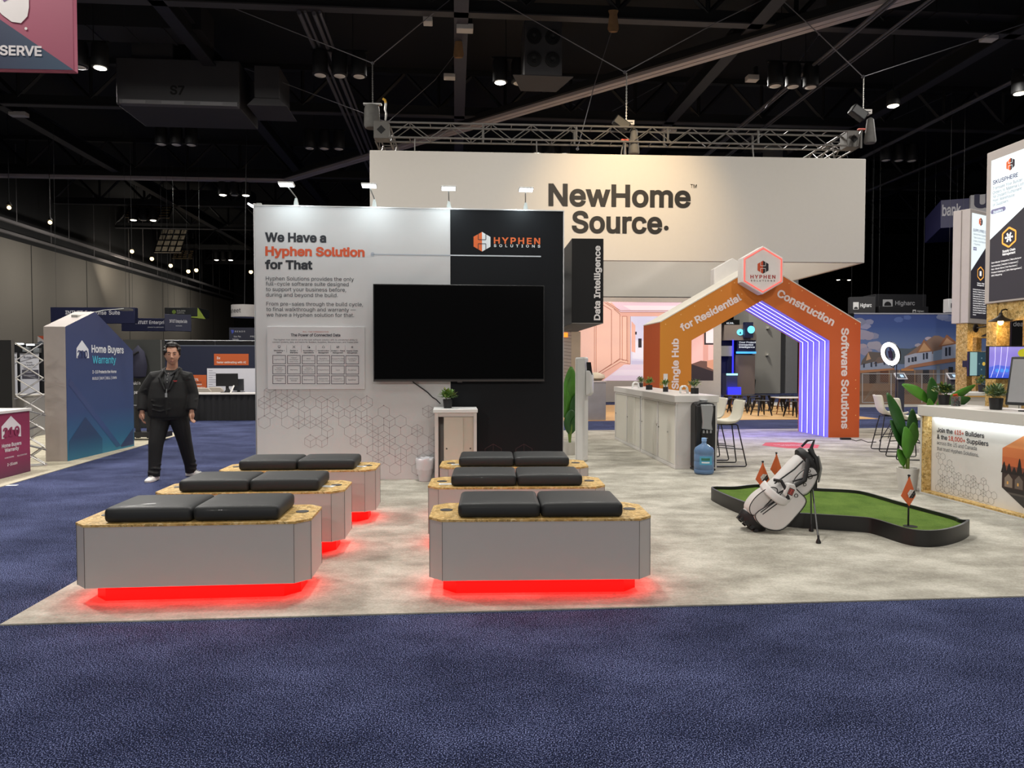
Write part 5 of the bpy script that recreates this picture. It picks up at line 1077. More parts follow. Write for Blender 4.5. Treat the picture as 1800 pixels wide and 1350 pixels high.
# two screens in front of the posts
def screen(name, x0, x1, y0, y1, Y, rz, label):
    o = at((x0 + x1) / 2, (y0 + y1) / 2, Y); P = Pl((o.x, o.y, 0), rz); a = P.loc(x0, y1); b = P.loc(x1, y0); t = thing(name, label, 'screen', P.o, rz)
    m = MB(M('tv_case', '0d0d0f')); m.box(a[0], b[0], .004, .05, a[1], b[1]); m.build('case', t, bevel=.005)
    m = MB(M('tv_bracket', '1a1a1b')); m.box(-.08, .08, .05, .3, (a[1] + b[1]) / 2 - .06, (a[1] + b[1]) / 2 + .06); m.build('bracket', t)
    return t, a[0] + .012, b[0] - .012, a[1] + .014, b[1] - .012
t, x0, x1, z0, z1 = screen('monitor', 1736.5, 1842, 608, 666.5, 8.9, R(2), 'violet and blue lit monitor on the post behind the reception counter')
vg = ramp_mat('screen_violet', [(0, '3a50c8'), (.25, '4a6ae0'), (.42, '8a80d8'), (.75, '8c7ed4'), (1, '9a90dc')], 2, z0, z1, .3, .75)
m = MB(vg); m.rect(x0, x1, z0, z1, 0); ww, hh = x1 - x0, z1 - z0
m.use(prn('5468d8', .7)).flat([(x0, z0 + hh * .12), (x0 + ww * .6, z0 + hh * .12), (x0 + ww * .6, z0 + hh * .35), (x0 + ww * .45, z0 + hh * .45), (x0 + ww * .33, z0 + hh * .36), (x0 + ww * .15, z0 + hh * .42), (x0, z0 + hh * .34)], -.001)
m.use(prn('b8b428', .7)).disc(x0 + ww * .62, z0 + hh * .8, hh * .15, -.001, 20, 1.6)
m.use(prn('4488e0', .9))
for k in range(4): m.disc(x0 + ww * (.14 + .085 * k), z0 + hh * .24, hh * .062, -.002, 16)
m.use(prn('e8e4ff', 1.2))
for k in range(3): m.path([(x0 + ww * (.03 + .1 * k), z0 + hh * .02), (x0 + ww * (.08 + .1 * k), z0 + hh * .3), (x0 + ww * (.1 + .1 * k), z0 + hh * .6), (x0 + ww * (.1 + .11 * k), z1)], .004, -.003)
m.build('picture', t, sm=0)
t, x0, x1, z0, z1 = screen('monitor', 1703.5, 1742, 618, 661.5, 12.95, R(14), 'smaller teal and navy lit monitor on the farther timber post'); ww, hh = x1 - x0, z1 - z0
m = MB(prn('2c4654', .5)); m.rect(x0, x1, z0, z1, 0); m.use(prn('8fb4b4', .6)).rect(x0, x0 + ww * .35, z0, z1, -.001); m.use(prn('c8a848', .7)).disc(x0 + ww * .68, z0 + hh * .5, .035, -.001, 12)
m.use(prn('6a8490', .6))
for k in range(6): a = k * PI / 3; m.disc(x0 + ww * .68 + .1 * math.cos(a), z0 + hh * .5 + .12 * math.sin(a), .014, -.001, 8)
m.build('picture', t, sm=0)
# white counter around the posts, behind
c = at(1700, 690, 11.4); t = thing('demo_counter', 'low white demo counter with an oak edge around the timber posts', 'counter', (c.x, c.y, 0), R(4))
m = MB(cw2); m.box(.02, 2.6, .03, .6, .009, 1.02); m.build('body', t); m = MB(M('counter_top', 'd6d3cf')); m.box(0, 2.62, 0, .62, 1.04, 1.09); m.build('top', t, bevel=.004); m = MB(M('oak_edge', 'c89a50', rough=.5)); m.box(0, 2.62, -.002, .62, 1.02, 1.04); m.build('edge_band', t)
m = MB(cg); m.box(.35, .36, .027, .03, .05, 1.0); m.box(.9, .91, .027, .03, .05, 1.0); m.build('door_gaps', t)
small_plant(at(1727, 676, 11.75) * 1 + Vector((0, 0, 1.09 - at(1727, 676, 11.75).z)), 'small dark plant on the white demo counter under the teal monitor', 1.2, green2, 31); small_plant(Vector((c.x + .82, c.y + .3, 1.09)), 'small dark plant on the white demo counter near the violet monitor', 1.2, green2, 32)
# black panel with cut off writing
c = at(1778, 600, 12.2); t = thing('black_signboard', 'black signboard with grey writing behind the right timber post', 'panel', (c.x, c.y, 0), R(2)); m = MB(bs_k); m.box(0, 1.2, 0, .06, .009, 2.3); m.build('panel', t); P = Pl((c.x, c.y, 0), R(2)); a = P.loc(1781, 573.5)
m = MB(prn('8c8c90')); m.text('dealers', a[0], a[1], P.px(8, 1781, 573), None, -.003, .004); m.build('lettering', t)
# ring light on a tripod
f = flr(1574, 776); t = thing('ring_light', 'glowing white ring light on a thin black tripod', 'ring light', f, 0)
k = M('tripod_black', '151517', rough=.45); m = MB(k); m.tube([(0, 0, .12), (0, 0, 1.0)], .013, 8); m.tube([(0, 0, .9), (0, 0, 1.62)], .009, 8); m.build('pole', t)
for a in (200, 330, 80):
    m = MB(k); x, y = math.cos(R(a)), math.sin(R(a)); m.tube([(x * .02, y * .02, .5), (x * .42, y * .42, .02)], .009, 6); m.tube([(0, 0, .2), (x * .2, y * .2, .27)], .006, 5); m.build('leg', t)
cc = at(1565, 622, f.y) - f; RM = Matrix.Translation(cc) @ Matrix.Rotation(R(-76), 4, 'Z') @ Matrix.Rotation(R(12), 4, 'X') @ Matrix.Rotation(R(90), 4, 'X')
m = MB(glow('ring_white', 'ffffff', 4)); m.xf = RM; m.lathe([(.235, 0), (.235, .012), (.15, .012), (.15, 0), (.235, 0)], 40, cap=False); m.build('ring', t, sm=50)
m = MB(k); m.xf = RM; m.lathe([(.245, -.025), (.245, -.001), (.14, -.001), (.14, -.025), (.245, -.025)], 40, cap=False); m.build('ring_case', t, sm=50)
m = MB(k); m.tube([(0, 0, 1.6), (cc.x * .5, 0, cc.z - .28), cc + Vector((.0, .02, -.22))], .012, 6); m.xf = RM; m.box(-.02, .02, -.14, .14, -.02, -.01); m.box(-.05, .05, -.08, .06, -.008, .004); m.build('phone_holder', t)
# grey card kiosks before the mural
for px, pb, lb in ((1581, 735, 'grey information kiosk with a tilted white screen behind the ring light'), (1673, 735, 'grey information kiosk with a tilted screen before the printed houses')):
    f = flr(px, pb); t = thing('info_kiosk', lb, 'kiosk', f, R(8), 'grey information kiosks'); m = MB(M('kiosk_grey', '4c4c52', rough=.5)); m.box(-.1, .1, -.06, .08, .009, 1.15); m.box(-.2, .2, -.15, .2, .009, .02); m.build('column', t, bevel=.004)
    m = MB(M('kiosk_head', 'c4c4c8', rough=.4)); m.xf = Matrix.Translation((0, -.02, 1.2)) @ Matrix.Rotation(R(48), 4, 'X'); m.box(-.17, .17, -.12, .12, -.015, .015); h = m.build('head', t, bevel=.006); m = MB(prn('2c3440', .2)); m.xf = Matrix.Translation((0, -.02, 1.2)) @ Matrix.Rotation(R(48), 4, 'X'); m.box(-.13, .13, -.09, .09, .015, .017); m.use(prn('9ab8d8', .6)).box(-.02, .08, -.05, .05, .017, .018); m.build('screen', h)
# ================================================================== BIG HANGING SIGN AND TRUSS
so = at(1085, 270, 19.6); SP = Pl((so.x, so.y, 0), R(3.4)); xl, zt_ = SP.loc(649.5, 263.5); xr, ztr = SP.loc(1522.5, 279); zb_ = SP.loc(1300, 460.5)[1]; zt_ = (zt_ + ztr) / 2; SD = 10.4
sg = M('sign_fabric', 'c6c1b8', rough=.7, var=.02)
t = thing('hanging_sign', 'huge white box sign hanging from the truss with NewHomeSource lettering'.replace('NewHomeSource ', 'large black '), 'hanging sign', SP.o, SP.rz)
for nm, b in (('front_panel', (xl, xr, 0, .08)), ('rear_panel', (xl, xr, SD - .08, SD)), ('side_panel', (xl, xl + .08, .08, SD - .08)), ('side_panel', (xr - .08, xr, .08, SD - .08))):
    m = MB(sg); m.box(b[0], b[1], b[2], b[3], zb_, zt_); m.build(nm, t, bevel=.02)
m = MB(prn('0e0b09')); SP.text(m, 'NewHome', 964, 1214, 362.3, 39.5, -.01, .026); SP.text(m, 'TM', 1213.5, 1224.5, 330.5, 6.5, -.01, .004); SP.text(m, 'Source', 1005, 1164, 409.5, 38.5, -.01, .026)
c = SP.loc(1171, 401); m.disc(c[0], c[1], SP.px(4.2, 1171, 401), -.01, 24); m.build('lettering', t)
mid = SP.loc(1100, 385); q = SP.pt(mid[0] + .3, -4.5, 10.3); spot('sign_spot', q, SP.pt(mid[0], 0, mid[1]), 2000, R(62), (1, .70, .36), 1.0, .1)
tm = M('truss_metal', '6a6763', rough=.5, var=.15); tk = M('truss_plate', '57544f', rough=.55)
tz0 = zt_ + .38; TS = .4
t = thing('lighting_truss', 'square aluminium truss frame hanging above the huge white sign', 'truss', SP.o, SP.rz)
def run(p, q, axis):
    m = MB(tm); p = Vector(p); q = Vector(q); L_ = (q - p).length; dv = (q - p) / L_; sv = Vector((0, 0, 1)).cross(dv) * TS
    for a in (0, 1):
        for b in (0, 1): o = sv * a + Vector((0, 0, TS * b)); m.tube([p + o, q + o], .026, 6)
    n = int(L_ / .55)
    for i in range(n):
        a, b = p + dv * (L_ * i / n), p + dv * (L_ * (i + 1) / n); up_, dn2 = (TS, 0) if i % 2 else (0, TS)
        for o in (Vector(), sv): m.tube([a + o + Vector((0, 0, up_)), b + o + Vector((0, 0, dn2))], .013, 4)
        m.tube([a, a + sv], .012, 4); m.tube([a + Vector((0, 0, TS)), a + sv + Vector((0, 0, TS))], .012, 4)
    for k in range(1, 5): c = p + dv * (L_ * k / 5); m.use(tk); [m.tube([c + o, c + o + Vector((0, 0, TS))], .03, 4) for o in (Vector(), sv)]; m.use(tm)
    return m.build('truss_run', t)
X0, X1, Y0, Y1 = xl + .1, xr - .5, .1, SD - .5
run((X0 + TS, Y0, tz0), (X1, Y0, tz0), 0); run((X0 + TS, Y1, tz0), (X1, Y1, tz0), 0); run((X0 + TS, Y0 + TS, tz0), (X0 + TS, Y1, tz0), 1); run((X1 + TS, Y0 + TS, tz0), (X1 + TS, Y1, tz0), 1)
for x in (X0, X1):
    for y in (Y0, Y1):
        m = MB(tk); m.box(x, x + TS, y, y + TS, tz0 - .03, tz0 + TS + .03); cb = m.build('corner_block', t, bevel=.01)
        m = MB(M('block_hole', '080808', rough=.8)); c = (x + TS / 2, tz0 + TS / 2); m.flat([(c[0] - .12, c[1]), (c[0], c[1] - .12), (c[0] + .12, c[1]), (c[0], c[1] + .12)], y - .003); m.build('block_opening', cb)
for x in (xl + 1.2, xl + 4.5, mid[0], xr - 3.2, xr - .9):
    m = MB(tm); m.tube([(x, .04, zt_), (x, .12, zt_ + .38)], .018, 6); m.build('sign_hanger', t)
# chain hoists and cable bridles
hk = M('hoist_black', '191919', rough=.5); hb = M('chain_bag', '5c5a56', rough=.7, var=.3, scale=8); ch = M('chain_steel', '8c8a86', rough=.35, metal=.7); cab = M('wire_rope', '77757a', rough=.4, metal=.3); wire = M('wire_dark', '2c2c2e', rough=.5)
def hoist(px, py, topy, label, kind):
    c0 = at(px, py, 19.85); t = thing('chain_hoist', label, 'chain hoist', c0, SP.rz, 'chain hoists above the white sign')
    if kind == 0:
        m = MB(hb); m.lathe([(.16, -.62), (.2, -.55), (.19, -.1), (.17, .0), (.02, .0)], 14, (-.02, 0, 0), 1.1); m.build('chain_bag', t)
        m = MB(M('hoist_bar', 'c8c6c2', rough=.4)); m.box(-.25, .25, -.06, .06, .02, .06); m.build('bar', t); m = MB(M('hook_yellow', 'd8a838', rough=.5)); m.tube([(.28, 0, .2), (.34, 0, .16), (.36, 0, .08)], .035, 8); m.use(ch).tube([(.36, 0, .08), (.34, 0, -.1), (.37, 0, -.2), (.34, 0, -.4)], .035, 6); m.build('hook', t)
    else:
        m = MB(hk); m.xf = Matrix.Rotation(R(35), 4, 'Y'); m.box(-.38, .08, -.12, .12, -.16, .1); m.build('motor', t, bevel=.03)
        m = MB(M('hoist_plate', 'cfcac4', rough=.5)); m.box(-.02, .2, -.1, .1, .02, .14); m.use(prn('3a3a3a')).box(.02, .16, -.102, -.1, .06, .09); m.build('rating_plate', t); m = MB(hb); m.lathe([(.14, -.75), (.16, -.7), (.09, -.1), (.03, -.05)], 12, (.22, .02, 0)); m.build('chain_bag', t)
        m = MB(M('hook_red', 'c04a34', rough=.5)); m.box(-.14, .06, -.04, .04, -.4, -.36); m.use(ch).tube([(-.04, 0, -.38), (-.12, -.02, -.6), (-.16, -.03, -.85)], .02, 6); m.tube([(-.04, 0, -.38), (-.05, -.02, -.9)], .03, 6); m.build('hook', t)
    tp = at(px, topy, 19.85) - c0; m = MB(ch); n = 34
    for i in range(n):
        a = Vector((0, 0, .06)) + (Vector((0, 0, tp.z)) - Vector((0, 0, .06))) * (i / n); b = Vector((0, 0, .06)) + (Vector((0, 0, tp.z)) - Vector((0, 0, .06))) * ((i + .8) / n); m.tube([a, b], .022 if i % 2 else .014, 5)
    m.build('chain', t); return c0
hoist(655, 186, 112, 'chain hoist with a grey bag at the left truss corner', 0); hoist(1517, 203, 136, 'chain hoist with a pale plate at the right truss corner', 1); hoist(1101, 222, 128, 'chain hoist over the middle of the truss', 1)
def bridle(pts, Y, label):
    t = MB(cab)
    for p in pts: t.tube([at(*q, Y) for q in p], .014, 5)
    for p in pts: e = at(*p[-1], Y); t.ball(e, .05, 6)
    tag(t.build('rigging_cable'), label, 'cable', 'wire rope bridles of the roof rigging')
bridle([[(300, -30), (450, 30), (655, 111)], [(800, -8), (735, 45), (655, 111)]], 19.85, 'V of wire rope holding the chain of the left hoist')
bridle([[(840, -20), (1098, 127)], [(1400, -30), (1255, 42), (1098, 127)]], 19.85, 'V of wire rope holding the chain of the middle hoist')
bridle([[(1375, 0), (1440, 60), (1517, 135)], [(1830, 32), (1517, 135)]], 19.85, 'V of wire rope holding the chain of the right hoist')
bridle([[(430, 120), (642, 200)]], 24, 'single wire rope ending at the grey chain bag'); bridle([[(800, 95), (765, 140), (682, 214)], [(655, 208), (682, 214)]], 26, 'V of wire rope behind the left end of the truss')
bridle([[(830, 68), (940, 140), (1050, 210)], [(1250, 105), (1180, 138), (1050, 210)]], 29, 'V of wire rope hanging under the bright lamps'); bridle([[(1078, 45), (1046, 145), (1015, 262)]], 23, 'single slanting wire rope left of the middle hoist')
bridle([[(1345, 190), (1440, 60)]], 25, 'wire rope slanting up beside the unlit cluster on the right'); bridle([[(1510, 330), (1480, 250), (1750, 130)]], 30, 'wire rope crossing right of the truss corner')
for px, py, lb in ((1078, 38, 'tan canvas rope bag on the nearest girder'), (806, 85, 'tan canvas wrap on the grey column girder')):
    c = flr(px, py, 11.0); t = MB(M('canvas_tan', '8a6a48', rough=.9, var=.2)); t.lathe([(.1, -.28), (.13, -.2), (.09, .2), (.12, .3), (.02, .3)], 8, c, 1.2, .5); tag(t.build('rope_bag'), lb, 'bag')
# ================================================================== PINK MURAL BOOTH BEHIND THE ARCH
mo = flr(1130, 707); MP = Pl((mo.x, mo.y, 0), R(4.0)); L = MP.loc
mx0 = L(1018, 600)[0]; mx1 = L(1254, 600)[0]; mxe = L(1268, 600)[0]; mzt = L(1130, 531)[1]; mzb = L(1130, 669)[1]; mwz = L(1130, 523)[1]
t = thing('mural_wall', 'white booth wall with a lit pink panelled room print behind the arch', 'mural wall', MP.o, MP.rz)
mw = M('booth_white', 'c9c0b8', rough=.6)
m = MB(mw); m.box(mx0, mxe, .01, .3, .013, mzb); m.box(mx0, mxe, .01, .3, mzt, mwz); m.box(mx1, mxe, .01, .3, mzb, mzt); m.box(mx0, mx1, .05, .3, mzb, mzt); m.build('wall_frame', t)
m = MB(); e_ = .33; gl = lambda c_, e=.42: m.use(prn(c_, e)); Pp = lambda pts, y: m.flat([L(*p) for p in pts], .02 - y)
gl('e8b4a6'); m.rect(mx0, mx1, mzb, mzt, .02)
gl('e6c8d6'); Pp([(1091, 549), (1254, 549), (1254, 531), (1075, 531)], .002); gl('efdfe8'); Pp([(1110, 545), (1254, 547), (1254, 538), (1095, 537)], .003)
gl('eabeb0'); Pp([(1019, 668), (1040, 668), (1091, 637), (1091, 550), (1070, 531), (1019, 531)][::1], .002)
gl('e4d2e6'); Pp([(1060, 669), (1254, 669), (1254, 641), (1097, 641)], .004); gl('eee0f0'); Pp([(1075, 660), (1254, 660), (1254, 650), (1088, 650)], .005)
gl('f0c2b2'); Pp([(1091, 638), (1108, 641), (1108, 550), (1091, 549)], .004); gl('d4d2ee'); Pp([(1108, 641), (1254, 641), (1254, 556), (1108, 556)], .004); gl('e8e6f8'); Pp([(1112, 630), (1135, 632), (1135, 600), (1112, 597)], .005); gl('c8c4e2'); Pp([(1110, 640), (1140, 640), (1140, 635), (1110, 634)], .006)
gl('e4aea0'); Pp([(1091, 556), (1254, 556), (1254, 549), (1091, 549)], .006); gl('eab4a4'); Pp([(1110, 618), (1117, 620), (1117, 572), (1110, 564)], .006); gl('3a3640', .05); Pp([(1122, 611), (1128, 611), (1128, 595), (1122, 595)], .007); Pp([(1116.5, 588), (1119.5, 588), (1119.5, 583), (1116.5, 583)], .007)
gl('a8705e', .2)
for pts in ([(1045, 531), (1045, 662)], [(1048, 531), (1048, 660)], [(1052, 531), (1075, 545), (1075, 640), (1052, 655)], [(1079, 543), (1090, 552), (1090, 630), (1079, 638)], [(1094, 556), (1102, 556), (1102, 633), (1094, 633), (1094, 556)], [(1040, 667), (1091, 636), (1108, 640)], [(1030, 669), (1091, 631), (1105, 635)], [(1062, 531), (1091, 549), (1254, 549)], [(1066, 531), (1091, 546), (1254, 546)], [(1104, 556), (1104, 640)], [(1108, 556), (1108, 640)], [(1022, 669), (1040, 658)]):
    m.path([L(*p) for p in pts], .02, .02 - .008)
gl('edbcb8'); Pp([(1212, 641), (1254, 643), (1254, 556), (1212, 556)], .009); gl('d8a096'); Pp([(1236, 645), (1245, 645), (1245, 556), (1236, 556)], .0095); gl('40343a', .05); Pp([(1238, 606), (1254, 606), (1254, 575), (1238, 575)], .01); gl('f0e2e6'); Pp([(1241, 603), (1254, 603), (1254, 575), (1241, 575)], .011)
gl('7a5a54', .15); Pp([(1215, 640), (1232, 634), (1254, 636), (1254, 653)], .012); gl('3a3038', .08); Pp([(1205, 669), (1254, 669), (1254, 653), (1215, 640), (1205, 640)], .0115); gl('d89a80'); Pp([(1243, 645), (1254, 650), (1254, 632), (1243, 634)], .013)
m.build('printed_mural', t, sm=0)
m = MB(glow('mural_edge_light', 'ffe6e6', 1.4)); m.box(mx0 + .05, mx1 - .05, .02, .05, mzt - .02, mzt); m.build('light_line', t)
c = flr(1047, 739.5); t = thing('concrete_desk', 'grey concrete look desk left of the pink mural', 'desk', (c.x, c.y, 0), R(4)); k = 1.55 * 0
m = MB(M('desk_concrete', '8a8884', rough=.6, var=.3, scale=2.5)); m.box(-.32, .28, 0, 1.4, .014, 1.05); m.build('body', t); m = MB(M('desk_top', 'b8aea4', rough=.5)); m.box(-.32, .3, -.01, 1.42, 1.05, 1.09); m.build('top', t); m = MB(M('bowl_beige', 'b4aa98', rough=.6)); m.lathe([(.14, 1.09), (.26, 1.16), (.24, 1.25), (.05, 1.32)], 16, (.1, .5, 0)); m.build('cover', t, sm=60)
c = at(1003, 640, 23); t = thing('wavy_panel', 'grey panel with wavy line relief and a beige post behind the display wall', 'panel', (c.x, c.y, 0), R(4))
m = MB(M('wavy_grey', 'a9a4a2', rough=.6)); m.box(-1.0, .02, 0, .1, .014, 2.6); m.build('panel', t); m = MB(prn('6e6a6a'))
for k in range(22): m.path([(-.9 + .23 * i, 2.3 - k * .11 + (0 if i < 3 else -.1 * (i - 2) ** 2 * .5) + i * .12) for i in range(5)], .015, -.003)
m.build('wave_lines', t); m = MB(M('post_beige', 'b4ab9c', rough=.6)); m.box(.02, .32, -.02, .12, .014, 2.6); m.build('post', t); m = MB(glow('orange_light', 'ff8a28', 1.4)); m.box(-.5, -.1, -.04, 0, 2.42, 2.56); m.build('orange_sign', t)
# black metal stools and slim tables on the oak floor
def metal_stool(loc, rz, label):
    t = thing('metal_stool', label, 'stool', loc, rz, 'black metal stools on the oak floor'); k = M('stool_black', '141418', rough=.4, metal=.3)
    m = MB(k); m.box(-.17, .17, -.17, .17, .44, .465); m.build('seat', t, bevel=.02)
    for sx in (-1, 1):
        for sy in (-1, 1):
            m = MB(k); m.prism([(-.035, -.035), (.035, -.035), (.035, .035), (-.035, .035)], 0, 0.001); m = MB(k); a = Vector((sx * .14, sy * .14, .44)); b = Vector((sx * .22, sy * .22, .013)); m.tube([a, b], [.045, .018], 5); m.build('leg', t)
    m = MB(k)
    for s in (-1, 1): m.tube([(s * .19, -.19, .17), (s * .19, .19, .17)], .008, 5); m.tube([(-.19, s * .19, .17), (.19, s * .19, .17)], .008, 5)
    m.build('brace', t); return t
ms = None
for i, (px, py) in enumerate([(1338, 731.5), (1397, 734), (1366, 724), (1325, 724), (1296, 727), (1268, 730), (1283, 720), (1308, 719), (1341, 718), (1382, 720), (1236, 727)]):
    lb = 'black metal stool ' + ['in front of the slim tables, left of centre', 'nearest, beside the violet lit arch leg', 'behind the slim white table', 'behind the front left stool', 'second from the booth wall corner', 'beside the white booth wall corner', 'in the back row at the left', 'in the back row, second', 'in the back row, third', 'at the right end of the back row', 'seen low through the left of the arch'][i]
    c = flr(px, py); c.z = .012
    if ms is None: ms = metal_stool(c, R(10), lb)
    else: dup(ms, c, R(10 + i * 23), lb)
for i, (px, py, rz, lb) in enumerate([(1386, 729, 3, 'slim white table with copper legs beside the violet arch leg'), (1302, 723, 5, 'slim dark table among the stools seen through the arch')]):
    c = flr(px, py); c.z = .012; t = thing('slim_table', lb, 'table', c, R(rz), 'slim tables on the oak floor'); m = MB(M('table_white', 'c8c4be', rough=.4) if i == 0 else M('table_dark', '2a2422', rough=.4)); m.box(-.42, .42, -.35, .35, .5, .525); m.build('top', t, bevel=.006)
    for x in (-.3, 0.05, .3):
        m = MB(M('copper_leg', '8a5434', rough=.4, metal=.5)); m.tube([(x * .9, 0, .5), (x * 1.1, .1 if x else -.2, .0)], .014, 6); m.build('leg', t)
# plain grey pillar with a fire extinguisher
c = flr(1344, 691.5); pr_ = R(3); PPn = Pl((c.x, c.y, 0), pr_); a0 = PPn.loc(1315.5, 650)[0]; a1 = PPn.loc(1372, 650)[0]; a2 = PPn.loc(1404, 650)[0]
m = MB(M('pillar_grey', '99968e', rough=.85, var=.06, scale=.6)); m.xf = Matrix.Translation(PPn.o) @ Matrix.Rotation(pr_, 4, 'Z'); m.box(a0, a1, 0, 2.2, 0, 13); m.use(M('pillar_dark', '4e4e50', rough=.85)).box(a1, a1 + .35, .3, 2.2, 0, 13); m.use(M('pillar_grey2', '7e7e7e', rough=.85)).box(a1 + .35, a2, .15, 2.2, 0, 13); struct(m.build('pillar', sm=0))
e = at(1319.5, 668, c.y - .1); t = thing('fire_extinguisher', 'red fire extinguisher with a white tag hanging on the grey pillar', 'fire extinguisher', e); m = MB(M('extinguisher_red', 'b02020', rough=.35)); m.lathe([(.12, -.55), (.14, -.5), (.14, .0), (.06, .12), (.04, .2)], 14); m.build('cylinder', t); m = MB(M('tag_white', 'c8c8c4', rough=.5)); m.box(-.16, .16, -.2, -.14, .1, .75); m.build('tag', t); m = MB(hk); m.tube([(.05, -.1, .2), (.2, -.12, .0), (.12, -.1, -.8)], .03, 6); m.build('hose', t)
for px, py, lb in ((1349, 576, 'pale alarm strobe high on the grey pillar'), (1348, 623, 'pale wall device halfway up the grey pillar')):
    e = at(px, py, c.y - .06); t = MB(M('device_white', 'b8b4aa', rough=.5)); t.xf = Matrix.Translation(e); t.box(-.06, .06, -.08, .06, -.07, .08); t.lathe([(.05, -.02), (.03, .04)], 10, (0, -.1, -.03)); tag(t.build('wall_device'), lb, 'device')
# distant blue lit booth left of the pillar
d0 = at(1292, 640, 36); DPn = Pl((d0.x, d0.y, 0), R(3)); D = DPn.loc
t = thing('distant_booth', 'far navy booth with blue light lines seen left of the grey pillar', 'booth', DPn.o, DPn.rz)
def dr(nm, x0, x1, y0, y1, yy0, yy1, mat):
    a = D(x0, y1); b = D(x1, y0); m = MB(mat); m.box(a[0], b[0], yy0, yy1, .009 if a[1] < .4 else a[1], b[1]); return m.build(nm, t)
nv = M('navy_panel', '20244a', rough=.5); dr('back_panel', 1262, 1330, 598, 690, .5, .7, nv); dr('header', 1273, 1330, 571, 598, 0, .6, M('header_beige', 'a09084', rough=.6)); dr('navy_block', 1305.5, 1320, 567, 594, -.3, -.02, nv); dr('white_box', 1262, 1288, 608, 626, 0, .4, M('box_grey', 'b0ac a4'.replace(' ', ''), rough=.6)); dr('wood_panel', 1295, 1330, 623, 684, .2, .4, M('panel_taupe', '8a786c', rough=.6)); dr('video_panel', 1297, 1330, 597, 621, .1, .4, nv)
dr('counter', 1262, 1281, 656, 682, -1.2, -.6, M('counter_navy', '5a5a78', rough=.5)); dr('counter_glow', 1262, 1281, 656, 659, -1.24, -1.2, glow('mint_glow', 'a0e8e0', 1.6)); dr('blue_line', 1286, 1288.5, 598, 670, -.1, -.05, glow('blue_led', '2828ff', 2.5)); dr('blue_floor_line', 1262, 1283, 679, 683, -1.5, -1.4, glow('blue_led', '2828ff', 2.5)); dr('cyan_line', 1295, 1330, 618, 621.5, .05, .09, glow('cyan_led', '4aa8e8', 1.2))
m = MB(glow('cyan_logo', '6ad0f0', 1.3)); c = D(1301, 584); m.disc(c[0], c[1], .16, -.02, 16, 1.1); c = D(1316, 580); m.disc(c[0], c[1], .19, -.32, 16); m.use(nv); c = D(1301, 585); m.flat([(c[0] - .06, c[1] - .05), (c[0] + .06, c[1] - .05), (c[0], c[1] + .07)], -.025); m.build('round_logo', t)
m = MB(prn('e8eef6', .6)); DPn.text(m, 'Your Project', 1300, 1330, 603, 3, .09, .02); DPn.text(m, 'Connected', 1300, 1325, 607.4, 3, .09, .02); DPn.text(m, 'Intelligence', 1300, 1328, 611.5, 3, .09, .02); DPn.text(m, 'eLink.', 1277, 1290, 569.5, 3.4, -.01, .005); m.build('lettering', t)
dr('sign_band', 1262, 1300, 562, 571, 0, .4, bs_k)
e = flr(1301, 681); big_plant(e, 'dark potted plant before the far blue lit booth', [((0, 0, .6), (-.5, 0, 1.7), .3, .1, 1), ((0, 0, .6), (.5, 0, 1.6), .3, .1, 1), ((0, 0, .7), (.1, 0, 1.9), .3, .05, 1), ((0, 0, .6), (-.2, 0, 1.5), .3, .1, 1), ((0, 0, .6), (.3, -.1, 1.3), .3, .2, 1)], (.28, .32, .55))
# ================================================================== HOUSE MURAL, RIGHT
ho = flr(1600, 711); HP = Pl((ho.x, ho.y, 0), R(2.5)); L2 = HP.loc
t = thing('house_mural', 'wide printed wall of half built houses under a dark blue sky', 'mural wall', HP.o, HP.rz)
hx0 = L2(1500, 640)[0]; hx1 = L2(1735, 640)[0]; hz1 = L2(1600, 552.5)[1]; hz0 = .01
m = MB(bs_k); m.box(hx0 - .1, hx1 + .1, .01, .2, .01, hz1 + .03); m.use(M('frame_pale', '8c8c94', rough=.5)).box(hx0, hx1, -.01, .02, hz1, hz1 + .05); m.build('wall_panel', t)
m = MB(ramp_mat('mural_sky', [(0, '6a7a9a'), (.45, '52648e'), (.75, '34487c'), (1, '2c3c70')], 2, 1.6, hz1, .6)); m.rect(hx0, hx1, hz0, hz1, 0)
Hh = lambda c_, pts, y: m.use(prn(c_)).flat([L2(*p) for p in pts], -y)
rnd = random.Random(6)
for px, py, r_, c_ in ((1511, 566, 10, '6d7088'), (1520, 573, 9, '80809a'), (1528, 566, 7, '747690'), (1513, 588, 13, '8a8798'), (1525, 590, 11, '8a8496'), (1536, 591, 8, '787a92'), (1512, 612, 12, '988c98'), (1522, 618, 10, '8a8496'), (1537, 607, 11, '94909e'), (1548, 612, 9, '8c8898'), (1657, 557, 9, '6a7290'), (1666, 560, 8, '5c6688'), (1580, 562, 7, '46588a'), (1595, 558, 6, '46588a'), (1632, 595, 5, 'a89aa4'), (1614, 607, 5, '9a94a0')):
    c = L2(px, py); k = HP.px(r_, px, py); m.use(prn(c_)).flat([(c[0] + k * math.cos(q * PI / 8) * 1.2 * rnd.uniform(.85, 1.1), c[1] + k * math.sin(q * PI / 8) * .7 * rnd.uniform(.85, 1.1)) for q in range(16)], -.001 - .0001 * (px % 7))
Hh('4c5660', [(1565, 640), (1640, 640), (1625, 622), (1611, 609), (1600, 613), (1576, 612), (1565, 622)], .003)
Hh('6a5c56', [(1500, 680), (1690, 680), (1690, 650), (1500, 650)], .0035)
